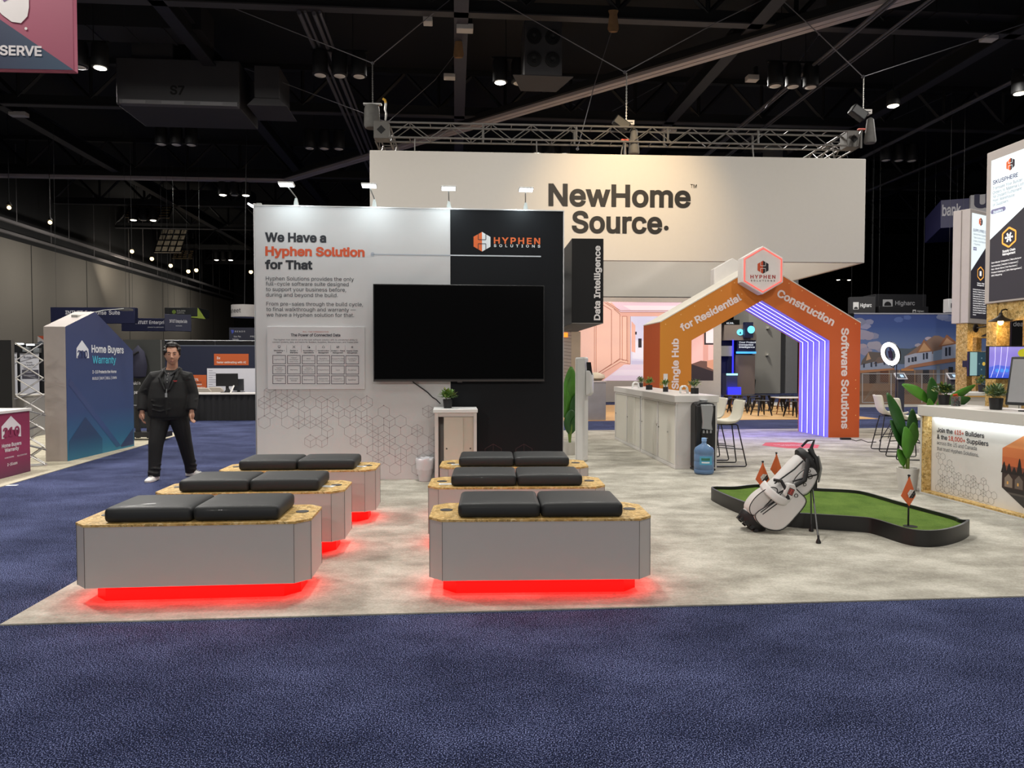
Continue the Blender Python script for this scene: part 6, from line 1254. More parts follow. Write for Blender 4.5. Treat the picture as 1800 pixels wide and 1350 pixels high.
Hh('5c534f', [(1512, 646), (1556, 640), (1552, 620), (1527, 618), (1515, 634)], .004); Hh('b08a6a', [(1522, 634), (1531, 631), (1526, 619)], .0045); Hh('8890a4', [(1512, 656), (1572, 648), (1572, 630), (1545, 634), (1512, 642)], .005); Hh('6c5c56', [(1535, 640), (1562, 636), (1560, 626), (1543, 628)], .0052)
Hh('7c6458', [(1588, 628), (1640, 622), (1676, 618), (1668, 598), (1650, 590), (1642, 590), (1612, 610)], .006); Hh('a0a4b4', [(1590, 648), (1640, 642), (1640, 622), (1612, 620), (1590, 626)], .007); Hh('7688a0', [(1640, 642), (1656, 640), (1656, 614), (1640, 618)], .0072)
Hh('8a6048', [(1610, 621), (1640, 617), (1624, 596)], .0075); Hh('b48c66', [(1614, 619), (1636, 616), (1624, 602)], .008); Hh('9aa2b6', [(1612, 642), (1638, 640), (1638, 618), (1612, 621)], .0078)
Hh('9aa4ba', [(1655, 634), (1690, 630), (1690, 602), (1656, 608)], .0085); Hh('8a5c44', [(1649, 610), (1684, 604), (1664, 588)], .009); Hh('b89070', [(1655, 607), (1677, 603), (1664, 594)], .0095); Hh('a06a50', [(1684, 604), (1690, 594), (1690, 604)], .0095)
Hh('9a6c54', [(1583, 650), (1690, 634), (1690, 628), (1655, 632), (1600, 642)], .01); Hh('a07050', [(1512, 656), (1572, 650), (1572, 647), (1512, 651)], .01)
Hh('7c6250', [(1500, 712), (1690, 712), (1690, 674), (1500, 674)], .0102); Hh('6a5444', [(1500, 696), (1690, 690), (1690, 684), (1500, 688)], .0104)
for x0, x1, y0, y1 in ((1596, 1599, 629, 637), (1602, 1606, 628, 636), (1607, 1611, 627, 635), (1622, 1625, 621, 632), (1627, 1631, 620, 631), (1661, 1665, 611, 626), (1667, 1671, 610, 625), (1517, 1520, 639, 646), (1530, 1533, 637, 645), (1538, 1541, 636, 644), (1553, 1556, 635, 641)): Hh('2e3444', [(x0, y1), (x1, y1), (x1, y0), (x0, y0)], .0108)
for x0, x1, y0, y1, c_ in ((1528, 1540, 655, 674, '3a2c28'), (1547, 1562, 652, 672, '5c3a2c'), (1588, 1612, 656, 672, '4a3630'), (1622, 1633, 650, 674, '2c2c32'), (1646, 1652, 642, 674, '76808e'), (1660, 1666, 648, 672, '8a7a70'), (1667, 1675, 645, 668, '22262e'), (1584, 1606, 648, 652, 'b07a4c')): Hh(c_, [(x0, y1), (x1, y1), (x1, y0), (x0, y0)], .0112)
for x in (1562, 1580, 1607, 1640, 1657): Hh('9a7c60', [(x, 676), (x + 1.5, 676), (x + 1.5, 650), (x, 650)], .0114)
m.build('printed_houses', t, sm=0)
m = MB(prn('a4a2a4'))
for a, b in (((1515, 657), (1568, 657)), ((1586, 657.5), (1690, 657.5)), ((1515, 707.5), (1565, 707.5))): m.line(L2(*a), L2(*b), .03, -.016)
for x in (1515.5, 1566, 1620, 1662): m.line(L2(x, 656), L2(x, 708), .035, -.016)
m.use(prn('857c74'))
for k in range(26):
    x = 1517 + k * 4; hi_ = 1566 if k < 13 else 1690
    m.line(L2(x, 659), L2(min(x + 48, 1680), 707), .006, -.0155)
    m.line(L2(x + 30, 659), L2(max(x - 18, 1516), 707), .006, -.0155)
m.build('printed_fence', t, sm=0)
# dark hanging signs
def sign_box(name, pts, Y, label, mat, dp=.5, rz=0, group=None):
    a = at(*pts[0], Y); P = Pl((a.x, a.y, 0), rz); x0, z1 = P.loc(*pts[0]); x1, z0 = P.loc(*pts[1]); t = thing(name, label, 'hanging sign', P.o, rz, group); m = MB(mat); m.box(x0, x1, 0, dp, z0, z1); m.build('sign_body', t, bevel=.01)
    m = MB(wire); [m.tube([(x, dp / 2, z1), (x, dp / 2, 13.0)], .004, 4) for x in (x0 + .1, x1 - .1)]; m.build('suspension_wire', t); return t, P
sk = M('sign_charcoal', '222226', rough=.5); lw = prn('c8c8c8', .15)
def arc_logo(m, P, x0, x1, y0, y1, mat2):
    a = P.loc(x0, y1); b = P.loc(x1, y0); m.rect(a[0], b[0], a[1], b[1], -.006); w_ = (b[0] - a[0]); m.use(mat2); cx = (a[0] + b[0]) / 2; m.flat([(cx - w_ * .36, a[1] + w_ * .08)] + [(cx - w_ * .36 * math.cos(q * PI / 10), a[1] + w_ * .14 + w_ * .36 * math.sin(q * PI / 10)) for q in range(11)][0:11] + [(cx + w_ * .36, a[1] + w_ * .08)][::1], -.012)
t, P = sign_box('hanging_sign', ((1493.5, 522), (1539, 551)), 29.4, 'charcoal hanging sign with a white arc logo, left one of the pair', sk, .3, R(-14)); m = MB(lw); arc_logo(m, P, 1499.5, 1509.5, 531, 544, sk); m.use(prn('d8d8d8', .3)); P.text(m, 'Higharc', 1512, 1532, 540, 6.6, -.008, .012); m.build('lettering', t)
t, P = sign_box('hanging_sign', ((1539, 517), (1628, 548)), 30.5, 'wider charcoal hanging sign with grey arc logo, right one of the pair', M('sign_black2', '17171b', rough=.5), 1.0, R(3)); m = MB(prn('9a9a9c', .1)); arc_logo(m, P, 1551.5, 1569, 526.5, 539, MATS['sign_black2']); m.use(prn('8c8c90', .1)); P.text(m, 'Higharc', 1573.5, 1608, 536.5, 7.6, -.008, .01); m.build('lettering', t)
t, P = sign_box('hanging_sign', ((1545, 538.5), (1632, 551.5)), 29.0, 'low black hanging sign with a tiny logo over the printed houses', M('sign_black3', '121216', rough=.5), .4, R(3)); m = MB(prn('9a9a9c', .1)); arc_logo(m, P, 1604, 1610, 544.5, 549.5, MATS['sign_black3']); m.use(prn('9a9a9c', .1)); P.text(m, 'Higharc', 1612, 1624, 548.5, 3.2, -.008, .01); m.build('lettering', t)
t, P = sign_box('hanging_sign', ((1667.5, 525), (1700, 549)), 26, 'small white hanging sign with a dark letter beside the fluted tower', M('sign_white', 'b8b8b8', rough=.5), .3, R(3)); m = MB(prn('26262e')); P.text(m, 'D', 1671, 1678, 541, 8, -.008, .02); m.build('lettering', t)
nvs = M('sign_navy', '25244e', rough=.5); t, P = sign_box('hanging_sign', ((1654, 352), (1704, 398)), 30, 'navy hanging box sign with white and navy bank lettering', nvs, 4, R(-22)); m = MB(prn('b8b6bc')); P.text(m, 'bank', 1656, 1689, 380, 20, -.01, .02); m.build('lettering', t)
x1 = P.loc(1703, 380)[0]; m = MB(M('sign_pale', 'a8a6a8', rough=.5)); z0, z1 = P.loc(1704, 372)[1], P.loc(1704, 346)[1]; m.box(x1, x1 + 1.6, -.3, -.05, z0 - .6, z1); m.build('white_panel', t); m = MB(prn('22213e')); m.text('us', x1 + .12, z0 + .05, .75, 1.2, -.31, .03); m.build('lettering', t)
# ================================================================== NEIGHBOUR STANDS ON THE LEFT
o = at(130.3, 124, 10.2); P = Pl((o.x, o.y, 0), R(3)); zb = P.loc(130, 125)[1]; x1 = P.loc(130.3, 100)[0]; x0 = x1 - 2.2
t = thing('hanging_banner', 'pink and navy hanging box banner with white SERVE lettering at the top left', 'hanging sign', P.o, P.rz)
m = MB(prn('8e4057')); m.box(x0, x1, 0, .1, zb, zb + 2.4); m.build('banner_box', t, bevel=.01)
nav = ramp_mat('banner_navy', [(0, '1c2440'), (1, '1f3c55')], 0, x1 - 1.2, x1, .6); a = P.loc(0, 34); sl = (P.loc(128.5, 122)[1] - a[1]) / (P.loc(128.5, 122)[0] - a[0])
m = MB(nav); xl_ = x0 + .01; m.flat([(xl_, zb + .01), (x1 - .01, zb + .015), (xl_, zb + .015 + sl * (xl_ - x1))], -.004); m.build('navy_print', t, sm=0)
m = MB(prn('c8c2c4')); P.text(m, 'SERVE', 0, 74, 97.5, 17.5, -.008, .028)
a = P.loc(22, -8); k = P.px(1, 20, 10); m.use(prn('cfc9c8')).flat([(a[0] + k * q[0], a[1] + k * q[1]) for q in ((-60, 40), (28, 40), (28, -20), (25, -36), (14, -48), (-2, -46), (-18, -34), (-38, -10))], -.006); m.use(prn('6a4a78')).flat([(a[0] + k * q[0], a[1] + k * q[1]) for q in ((-30, 30), (2, 30), (-4, -6), (-14, -12), (-30, 10))], -.008); c = P.loc(46, 50.5); m.use(prn('cfc9c8')).disc(c[0], c[1], .02, -.006, 10); m.build('lettering', t, sm=0)
# blue gabled panel
h0 = flr(119, 812); h1 = flr(236, 784.5); d = h1 - h0; GP = Pl((h0.x, h0.y, 0), math.atan2(d.y, d.x)); G = GP.loc; GL = d.length
t = thing('gabled_panel', 'blue house shaped panel with Home Buyers Warranty lettering across the aisle'.replace('with Home Buyers Warranty lettering', 'with white and cyan lettering'), 'display panel', GP.o, GP.rz)
ap = G(167, 548); e0 = G(119, 574.5)[1]; e1 = G(236, 617)[1]
outl = [(0, .009), (GL, .009), (GL, e1), (ap[0], ap[1]), (0, e0)]
m = MB(M('gable_edge', 'b0a6a0', rough=.6)); m.prism(outl, .004, .34, 'y'); m.build('body', t, bevel=.004)
gb = ramp_mat('gable_print', [(0, '2f7a94'), (.14, '2f6288'), (.32, '344a78'), (1, '363f66')], 2, 0, ap[1] * 1.0, .55)
m = MB(gb); m.flat(outl, 0.0); y_ = -.002
m.use(prn('2d4470')); GP.poly(m, [(120, 655), (123, 664), (212, 783), (235, 750), (236, 690)], y_) if False else None
m.use(ramp_mat('gable_print2', [(0, '2c567a'), (.35, '3a5080'), (1, '3c466e')], 2, 0, 1.4, .55)); GP.poly(m, [(123, 665), (212.3, 783), (205, 786.5), (120, 676)], y_)
m.use(prn('2d3f62')); GP.poly(m, [(212.3, 783), (234, 752), (235, 781), (213, 786)], y_)
m.use(ramp_mat('gable_print3', [(0, '256a88'), (.5, '2c4468'), (1, '2e3f64')], 2, 0, .75, .55)); GP.poly(m, [(121, 777), (149.7, 733), (179.7, 771), (179.7, 796.5), (120.5, 810)], y_ * 2)
m.build('printed_face', t, sm=0)
m = MB(prn('dfe2e6')); GP.poly(m, [(134, 629.5), (134, 612), (143.5, 598), (155, 614), (156, 629.5), (151, 629.5), (150, 618), (139, 616), (137, 629.5)], -.005); m.use(prn('323c66')); GP.text(m, '210', 135.5, 153.5, 629, 13.5, -.008, .025)
m.use(prn('dfe2e6')); GP.text(m, 'Home Buyers', 160.5, 217, 619.8, 13.6, -.005, .024); m.use(prn('4ab4cc')); GP.text(m, 'Warranty', 162, 203.5, 638.8, 13.4, -.005, .018); m.use(prn('dfe2e6')); GP.text(m, '2-10 Protects the Home', 162, 204, 656.6, 5.6, -.005, .02); GP.text(m, 'BUILD | BUY | SELL | OWN', 162, 204.5, 667.6, 4.6, -.005, .015); m.build('lettering', t)
c = G(150, 556); m = MB(MATS['lamp_grey']); m.box(c[0] - .05, c[0] + .2, .1, .2, c[1] - .03, c[1] + .02); m.tube([(c[0], .15, c[1]), (c[0] + .5, -.05, c[1] + .14), (c[0] + .95, -.15, c[1] + .2)], .008, 6); m.use(M('lamp_dark', '4a4a48')).box(c[0] + .95, c[0] + 1.12, -.24, -.06, c[1] + .17, c[1] + .21); m.build('top_light', t)
# magenta counter
c0 = flr(53.5, 829.5); c1 = flr(0, 843.5); d = c0 - c1; CPn = Pl((c1.x, c1.y, 0) - Vector((d.x, d.y, 0)) * .6 if False else (c1.x - d.x * .7, c1.y - d.y * .7, 0), math.atan2(d.y, d.x)); Cn = CPn.loc; CWd = Cn(53.5, 800)[0]; ct_ = Cn(53.5, 717)[1]
t = thing('promo_counter', 'magenta promotional counter with a white top and white house logo', 'counter', CPn.o, CPn.rz)
m = MB(ramp_mat('magenta_print', [(0, '5c2848'), (.4, '963258'), (1, '8c2c50')], 2, 0, ct_, .55)); m.box(0, CWd, 0, .5, .009, ct_ - .04); m.build('body', t, bevel=.006); m = MB(M('counter_white_top', 'd8d6d2', rough=.4)); m.box(-.02, CWd + .02, -.02, .54, ct_ - .04, ct_); m.build('top', t, bevel=.005)
m = MB(prn('e2dcde')); CPn.poly(m, [(2.5, 772), (2, 750), (18.7, 731), (36, 748), (36.6, 767), (32, 767), (31, 755), (8, 756), (7, 771)], -.004); m.use(prn('8f2f54')); CPn.text(m, '210', 4.5, 34, 769.5, 17, -.007, .03); m.use(prn('e2dcde')); CPn.text(m, 'Home Buyers', 2.8, 37.2, 787.8, 6.6, -.004, .022); CPn.text(m, 'Warranty', 7.8, 33, 795.4, 6.6, -.004, .022); CPn.text(m, 'HOMEOWNERS', 8, 24, 806.8, 2.4, -.004, .01); CPn.text(m, 'REAL ESTATE PROS', 30, 47, 802.6, 2.4, -.004, .01); CPn.text(m, '2-10.com', 12.5, 30, 819.6, 5, -.004, .02); m.build('lettering', t)
# folding brochure rack
f = flr(55, 820); t = thing('brochure_rack', 'silver folding zigzag brochure rack between magenta counter and blue panel', 'brochure rack', f, R(35)); al = M('rack_silver', 'c2c0bc', rough=.35, metal=.5)
m = MB(al); hh = .262
for k in range(7):
    for y in (-.11, .11):
        z = .03 + k * hh; m.tube([(-.17, y, z), (.17, y, z + hh)], .009, 4); m.tube([(.17, y, z), (-.17, y, z + hh)], .009, 4)
    for x in (-.17, .17): m.tube([(x, -.11, .03 + k * hh), (x, .11, .03 + k * hh)], .006, 4)
m.build('lattice', t)
for k in range(1, 7):
    m = MB(M('tray_grey', '77777a', rough=.4)); s = 1 if k % 2 else -1; m.xf = Matrix.Translation((s * .04, 0, .03 + k * hh)) @ Matrix.Rotation(R(20 * s), 4, 'Y'); m.box(-.16, .16, -.1, .1, 0, .012); m.build('tray', t)
m = MB(al); m.box(-.2, .2, -.15, .15, .01, .022); m.build('base', t)
# behind: drapes, banners
drp = M('drape_black', '101012', rough=.9, var=.2, scale=3)
def drape(name, p0, p1, z, label, mat=drp, z0=.01):
    d = p1 - p0; L_ = d.length; t = MB(mat); n = int(L_ / .12); v = []
    for i in range(n + 1): v += [(L_ * i / n, .04 * math.sin(i * 1.9) + .02 * math.sin(i * .7), z0), (L_ * i / n, .04 * math.sin(i * 1.9) + .02 * math.sin(i * .7), z)]
    t.add(v, [(2 * i, 2 * i + 2, 2 * i + 3, 2 * i + 1) for i in range(n)]); t.use(alu); t.tube([(0, .03, z), (L_, .03, z)], .02, 6); [t.tube([(x, .05, 0.01), (x, .05, z)], .02, 6) for x in (0, L_ / 2, L_)]
    o = t.build(name, solid=0); o.location = (p0.x, p0.y, 0); o.rotation_euler = (0, 0, math.atan2(d.y, d.x)); return tag(o, label, 'drape', 'black pipe and drape walls')
drape('drape_wall', at(-60, 650, 23), at(116, 650, 23.4), 2.2, 'black drape wall behind the white roll-up banners')
drape('drape_wall', at(284, 650, 24.3), at(470, 650, 25), 2.36, 'black drape wall showing above the navy wall')
c = at(-30, 650, 14.5); t = MB(drp); t.xf = Matrix.Translation((c.x, c.y, 0)) @ Matrix.Rotation(R(5), 4, 'Z'); t.box(0, .56, 0, .05, .01, 2.04); t.use(M('panel_edge', '5c5a58', rough=.5)).box(.56, .58, -.01, .06, .01, 2.05); tag(t.build('black_side_panel', sm=0), 'black panel with a grey edge at the left edge', 'panel')
def rollup(px0, px1, py0, py1, Y, label, lines, pic=None):
    a = at(px0, py0, Y); P = Pl((a.x, a.y, 0), R(3)); x0, z1 = P.loc(px0, py0); x1, z0 = P.loc(px1, py1); t = thing('roll_up_banner', label, 'banner', P.o, P.rz, 'white banners across the aisle')
    m = MB(M('banner_white', 'd0d0d4', rough=.5)); m.box(x0, x1, 0, .02, z0, z1); m.use(alu).box(x0, x1, -.01, .03, z1, z1 + .03); m.build('sheet', t); m = MB(alu); m.box(x0 - .02, x1 + .02, -.12, .14, .01, .1); m.tube([((x0 + x1) / 2, .05, .1), ((x0 + x1) / 2, .05, z1)], .012, 5); m.build('stand', t)
    if z0 > .12: m = MB(M('banner_white', 'd0d0d4')); m.box(x0, x1, 0, .02, .1, z0); m.build('lower_sheet', t)
    m = MB()
    for s, xa, xb, yb, cap, col in lines: m.use(prn(col)); P.text(m, s, xa, xb, yb, cap, -.006, .01)
    if pic: m.use(prn('4a4850')); q0 = P.loc(pic[0], pic[3]); q1 = P.loc(pic[1], pic[2]); m.rect(q0[0], q1[0], q0[1], q1[1], -.004); m.use(prn('8a8890')); [m.rect(q0[0] + .05, q1[0] - .1 * (k + 1), q0[1] + .08 + .1 * k, q0[1] + .12 + .1 * k, -.006) for k in range(3)]
    m.build('print', t, sm=0)
rollup(35, 68.5, 622.5, 672, 21, 'white roll-up banner with a dark picture behind the brochure rack', [('Builder Pilot', 42, 66, 630, 3.6, '2a2c40'), ('Growth', 46, 57, 638.5, 2.6, '3a3a40'), ('On AutoPilot.', 42, 62, 643, 2.6, '3a3a40'), ('Streamlined', 40, 64, 646.6, 1.6, '6a6a70')], (39, 68, 650, 666))
rollup(77, 103, 611.5, 670, 21.5, 'taller white banner half hidden by the blue gabled panel', [('Punchlist', 84, 102, 621, 4, '4a3a58'), ('The easiest way', 80, 103, 631, 2.8, '2c2c30'), ('platform for your', 80, 103, 636, 2.8, '2c2c30'), ('processes and', 80, 103, 641, 2.8, '2c2c30'), ('1  Estimates', 80, 94, 648, 1.8, '5a5a60'), ('2  Bids', 80, 90, 654.5, 1.8, '5a5a60'), ('3  Jobs', 80, 89, 660, 1.8, '5a5a60')])
rollup(17, 30, 621.5, 674, 20.5, 'narrow strip of a white banner beside the black side panel', [('Safety', 20, 29, 629, 2.6, '2a2c40'), ('help', 20, 26, 637, 2.4, '3a3a40'), ('builds', 20, 27, 641, 2.4, '3a3a40')])
for px, py, lb in ((34.5, 604.5, 'small bright lamp on the drape wall, left of a pair'), (53.5, 606, 'small bright lamp on the drape wall, right of a pair')):
    c = at(px, py, 22.8); t = thing('stem_light', lb, 'display light', c, 0, 'small lamps on the left drape wall'); m = MB(glow('lamp_white', 'f4fbff', 16)); m.box(-.09, .09, -.06, .06, -.02, .02); m.build('led_panel', t); m = MB(MATS['lamp_arm']); m.tube([(0, .02, 0), (.05, .25, -.02), (.05, .25, -.2)], .012, 5); m.box(-.05, .15, .2, .3, -.25, -.1); m.build('arm', t)
a = at(66, 590, 24); P = Pl((a.x, a.y, 0), R(3)); t = thing('angled_panel', 'orange and white angled panel above the tall white banner', 'panel', P.o, P.rz); m = MB(prn('b0aaa8')); Q = P.loc
m.prism([Q(*p) for p in ((66, 608.5), (103, 608.5), (103, 590.5), (66, 590.5))], 0, .08, 'y'); m.build('board', t); m = MB(prn('a8482c')); P.poly(m, [(66, 590.5), (95, 609), (103, 609), (103, 606), (84, 590.5)], -.004); m.use(prn('5a6068')); P.poly(m, [(66, 608.5), (86, 608.5), (72, 599), (66, 602)], -.004); m.build('print', t, sm=0); m = MB(alu); m.tube([(Q(84, 608)[0], .05, .01), (Q(84, 608)[0], .05, Q(84, 608)[1])], .02, 6); m.build('pole', t)
for px, pb, wd, h_, Y_, lb, col in ((14, 715, .5, .9, 15, 'pale grey box counter behind the magenta counter', '8f8d8c'), (78, 738, .75, .75, 17.5, 'dark cloth table with a laptop behind the brochure rack', '18181a')):
    c = at(px, 700, Y_); t = thing('small_table', lb, 'table', (c.x, c.y, 0), R(5)); m = MB(M('table_' + col, col, rough=.7)); m.box(-wd, wd, 0, .6, .01, h_ - .03); m.build('skirt', t); m = MB(M('table_top_grey', 'b0aca6' if col != '18181a' else '5a5a5c', rough=.5)); m.box(-wd - .02, wd + .02, -.02, .62, h_ - .03, h_); m.build('top', t)
    if col == '18181a':
        l = thing('laptop', 'open grey laptop on the dark cloth table', 'laptop', (c.x, c.y + .3, h_), R(-10)); m = MB(M('laptop_grey', '6c6c70', rough=.4)); m.box(-.18, .18, -.12, .12, 0, .015); m.build('keyboard_base', l); m = MB(M('laptop_grey', '6c6c70')); m.xf = Matrix.Translation((0, .12, .01)) @ Matrix.Rotation(R(-15), 4, 'X'); m.box(-.18, .18, -.006, .006, 0, .24); m.build('lid', l)
# dark wall with bag and small table behind the person
c = at(224, 640, 17.2); PB = Pl((c.x, c.y, 0), R(6)); t = thing('dark_booth_wall', 'dark grey booth wall with white letters behind the standing person', 'display wall', PB.o, PB.rz)
bw2 = M('booth_charcoal', '2a2c2a', rough=.7, var=.1); x1 = PB.loc(285, 640)[0]; zt2 = PB.loc(250, 597)[1]; m = MB(bw2); m.box(-.1, x1, 0, .2, .01, zt2); m.use(M('panel_edge', '5c5a58')).box(x1 - .03, x1, -.01, .0, .01, zt2); m.build('panel', t)
m = MB(prn('d8d8d8')); PB.text(m, 'build in', 232, 247, 676, 5.5, -.005, .02); PB.text(m, 'pay.r', 236, 247.5, 692, 5.5, -.005, .02); m.build('lettering', t)
c = at(243, 640, 17.12); t = MB(M('bag_navy', '1c1c30', rough=.8, var=.3)); t.xf = Matrix.Translation((c.x, c.y, 0)); t.lathe([(.02, 1.2), (.16, 1.25), (.2, 1.5), (.14, 1.85), (.05, 1.95), (.01, 2.0)], 12, (0, 0, 0), 1.1, .5); t.use(M('bag_strap', '0c0c0e')); t.tube([(-.15, -.08, 1.3), (-.25, -.1, 1.5), (-.1, -.1, 1.75), (.05, -.08, 1.85)], .02, 6); tag(t.build('hanging_backpack'), 'dark backpack and cables hanging on the dark booth wall', 'bag')
c = flr(252, 775); t = thing('side_table', 'low dark metal stand beside the person on the pale carpet', 'stand', c + Vector((0, .2, .009)), R(4)); k = M('stand_black', '1a1a1e', rough=.5); m = MB(k); m.box(-.4, .45, -.2, .2, .66, .7); m.build('top', t); m = MB(k); m.box(-.38, .42, -.15, .15, .06, .16); m.build('lower_rail', t)
for x in (-.2, .02, .3): m = MB(k); m.box(x - .035, x + .035, -.04, .04, .03, .66); m.build('leg', t)
for x in (-.3, .3): m = MB(k); m.lathe([(.03, -.03), (.03, .03)], 10, (x, 0, .03)); m.build('wheel', t)
# navy wall with orange notes and desk
c = at(284, 650, 22.2); PN = Pl((c.x, c.y, 0), R(4)); N2 = PN.loc; t = thing('navy_booth_wall', 'navy booth wall with orange boxes of white writing behind the person', 'display wall', PN.o, PN.rz)
x1 = N2(470, 640)[0]; zt2 = N2(360, 608.5)[1]; m = MB(M('navy_wall', '141b33', rough=.6)); m.box(0, x1, 0, .2, .01, zt2); m.build('wall_panel', t); m = MB(M('navy_rim', '59606e', rough=.5)); m.box(0, x1, -.01, .2, zt2, zt2 + .03); m.build('rim', t)
m = MB(prn('c05a28')); a = N2(376.5, 642); b = N2(437, 622); m.rect(a[0], b[0], a[1], b[1], -.004); a = N2(322, 687); b = N2(363, 659); m.rect(a[0], b[0], a[1], b[1], -.004); m.use(prn('d8d8de')); a = N2(364.5, 692); b = N2(470, 647.5); m.rect(a[0], b[0], a[1], b[1], -.004); m.use(prn('e8dcd4')); PN.text(m, '3x', 381, 387.5, 631.5, 4.4, -.008, .02); PN.text(m, 'faster estimating with AI', 381, 432.5, 638.6, 3.6, -.008, .015); PN.text(m, '15%', 338, 349, 669.5, 4.6, -.008, .02); PN.text(m, 'increase', 338, 355, 677, 3, -.008, .015); PN.text(m, 'in margins', 338, 360, 682.5, 3, -.008, .015); m.use(prn('3a2c30')); a = N2(337, 672.6); m.rect(a[0], a[0] + .3, a[1], a[1] + .02, -.008)
m.use(prn('8a8a94'))
for k in range(9): a = N2(367, 652 + k * 4); m.rect(a[0], a[0] + .12 + .1 * (k % 3), a[1], a[1] + .014, -.008)
m.build('printed_graphics', t, sm=0)
c = flr(395, 739.5); t = thing('draped_table', 'long table under a pleated black skirt with a white top, behind the person', 'table', (c.x, c.y, 0), R(4)); wv = []; m = MB(M('skirt_black', '151517', rough=.85)); X0, X1 = at(325, 740, c.y).x - c.x, 1.6; n = 60
for i in range(n + 1): x = X0 + (X1 - X0) * i / n; y = .03 * math.sin(i * 1.7); wv += [(x, y, .01), (x, y * .4, .72)]
m.add(wv, [(2 * i, 2 * i + 2, 2 * i + 3, 2 * i + 1) for i in range(n)]); m.box(X0, X1, .04, .7, .01, .72); m.build('skirt', t); m = MB(M('table_white_top', 'd4d0cc', rough=.4)); m.box(X0 - .03, X1 + .03, -.04, .74, .72, .75); m.build('top', t)
def monitor_at(px0, px1, py0, py1, Y, label, mat):
    a = at((px0 + px1) / 2, py1, Y); t = thing('desktop_monitor', label, 'monitor', (a.x, a.y, .75), R(5), 'monitors on the black skirted table'); hw = (px1 - px0) / 2 * Y / F; z0 = a.z - .75; z1 = at(px0, py0, Y).z - .75; m = MB(mat); m.box(-hw, hw, 0, .04, z0, z1); m.build('screen', t, bevel=.006); m = MB(MATS['tv_case']); m.box(-.04, .04, .02, .05, .01, z0 + .05); m.box(-.15, .15, -.08, .12, 0, .015); m.build('stand', t)
monitor_at(380, 417.5, 656.5, 679, 20.05, 'black monitor on the skirted table', M('tv_case', '0d0d0f')); monitor_at(410, 428, 666, 687, 20.35, 'smaller grey monitor standing behind the black monitor', M('monitor_grey', '2a2c30', rough=.4))
for px, lb in ((356, 'beige chair back showing over the skirted table, left one'), (378, 'beige chair back showing over the skirted table, right one')):
    c = at(px, 690, 20.95 if px < 360 else 21.6); t = thing('side_chair', lb, 'chair', (c.x, c.y, 0), R(3), 'beige chairs behind the skirted table'); k = M('chair_beige', 'b4aa9c', rough=.5); m = MB(k); m.prism([(-.26, .62), (.26, .62), (.25, .76), (.16, .85), (-.16, .85), (-.25, .76)], 0, .05, 'y'); m.build('backrest', t, bevel=.02); m = MB(k); m.box(-.23, .23, .05, .5, .43, .47); m.build('seat', t, bevel=.015)
    for x in (-.2, .2):
        for y in (.06, .46): m = MB(legk); m.tube([(x, y, .43), (x * 1.15, y, .01)], .012, 6); m.build('leg', t)
c = at(400, 690, 20.0); t = thing('phone_stand', 'small black stand with a white card on the skirted table', 'stand', (c.x, c.y, .75), R(20)); m = MB(M('tv_case', '0d0d0f')); m.prism([(-.1, 0), (.1, 0), (.04, .12), (-.02, .12)], -.05, .05, 'y'); m.build('base', t); m = MB(paper); m.xf = Matrix.Translation((.08, -.06, 0)) @ Matrix.Rotation(R(25), 4, 'Y'); m.box(-.02, .02, -.01, .01, 0, .22); m.build('card', t)
# hanging signs over the far stands
si = M('sign_deepnavy', '1a1e3c', rough=.5)
def hs(pts, Y, rz, label, mat, lines, dp=.3, pale=None):
    a = at(*pts[0], Y); P = Pl((a.x, a.y, 0), rz); x0, z1 = P.loc(*pts[0]); x1, z0 = P.loc(*pts[1]); t = thing('hanging_sign', label, 'hanging sign', P.o, rz); m = MB(mat); m.box(x0, x1, 0, dp, z0, z1); m.build('sign_body', t, bevel=.01)
    m = MB(wire); [m.tube([(x, dp / 2, z1), (x, dp / 2, 13.0)], .005, 4) for x in (x0 + .15, x1 - .15)]; m.build('suspension_wire', t)
    if lines:
        m = MB()
        for s, xa, xb, yb, cap, col, b in lines: m.use(prn(col, .1)); P.text(m, s, xa, xb, yb, cap, -.008, b)
        m.build('lettering', t)
    return t, P
hs(((88.5, 540), (237, 568.5)), 29, R(3), 'long navy hanging sign behind the blue gabled panel', si, [('INTUIT', 115, 146, 552.5, 6.6, 'c4c2c4', .02), ('Enterprise', 150, 187, 553, 7, 'c4c2c4', .005), ('Suite', 191.5, 211, 553, 7, 'c4c2c4', .005)])
hs(((213, 559), (289, 582)), 32, R(3), 'lower navy hanging sign with white lettering left of the black panel top', si, [('INTUIT', 238, 260, 569.5, 5.6, 'd0ced0', .02), ('Enterpri', 262.5, 288.5, 569.5, 5.8, 'd0ced0', .005), ('powered by quickbooks', 260, 288, 576, 2, 'b0b0b4', .005)])
t, P = hs(((289, 552), (336.5, 582.5)), 31.8, R(26), 'navy hanging sign turned away beside the lower navy sign', si, [('INTUIT Enterprise Suite', 298, 329, 567, 5.4, 'c0bec0', .012), ('quickbooks', 309, 320, 573.5, 2, 'a8a8ac', .01)])
t, P = hs(((289, 540.5), (347, 556)), 34, R(4), 'black hanging sign with a green underside and green emblem', M('sign_black4', '191c1e', rough=.5), [('BUILDERS', 311, 326, 547.6, 2.6, '9a9a94', .01), ('CAPITAL', 311, 324.5, 551.4, 2.6, '9a9a94', .01)], 1.6)
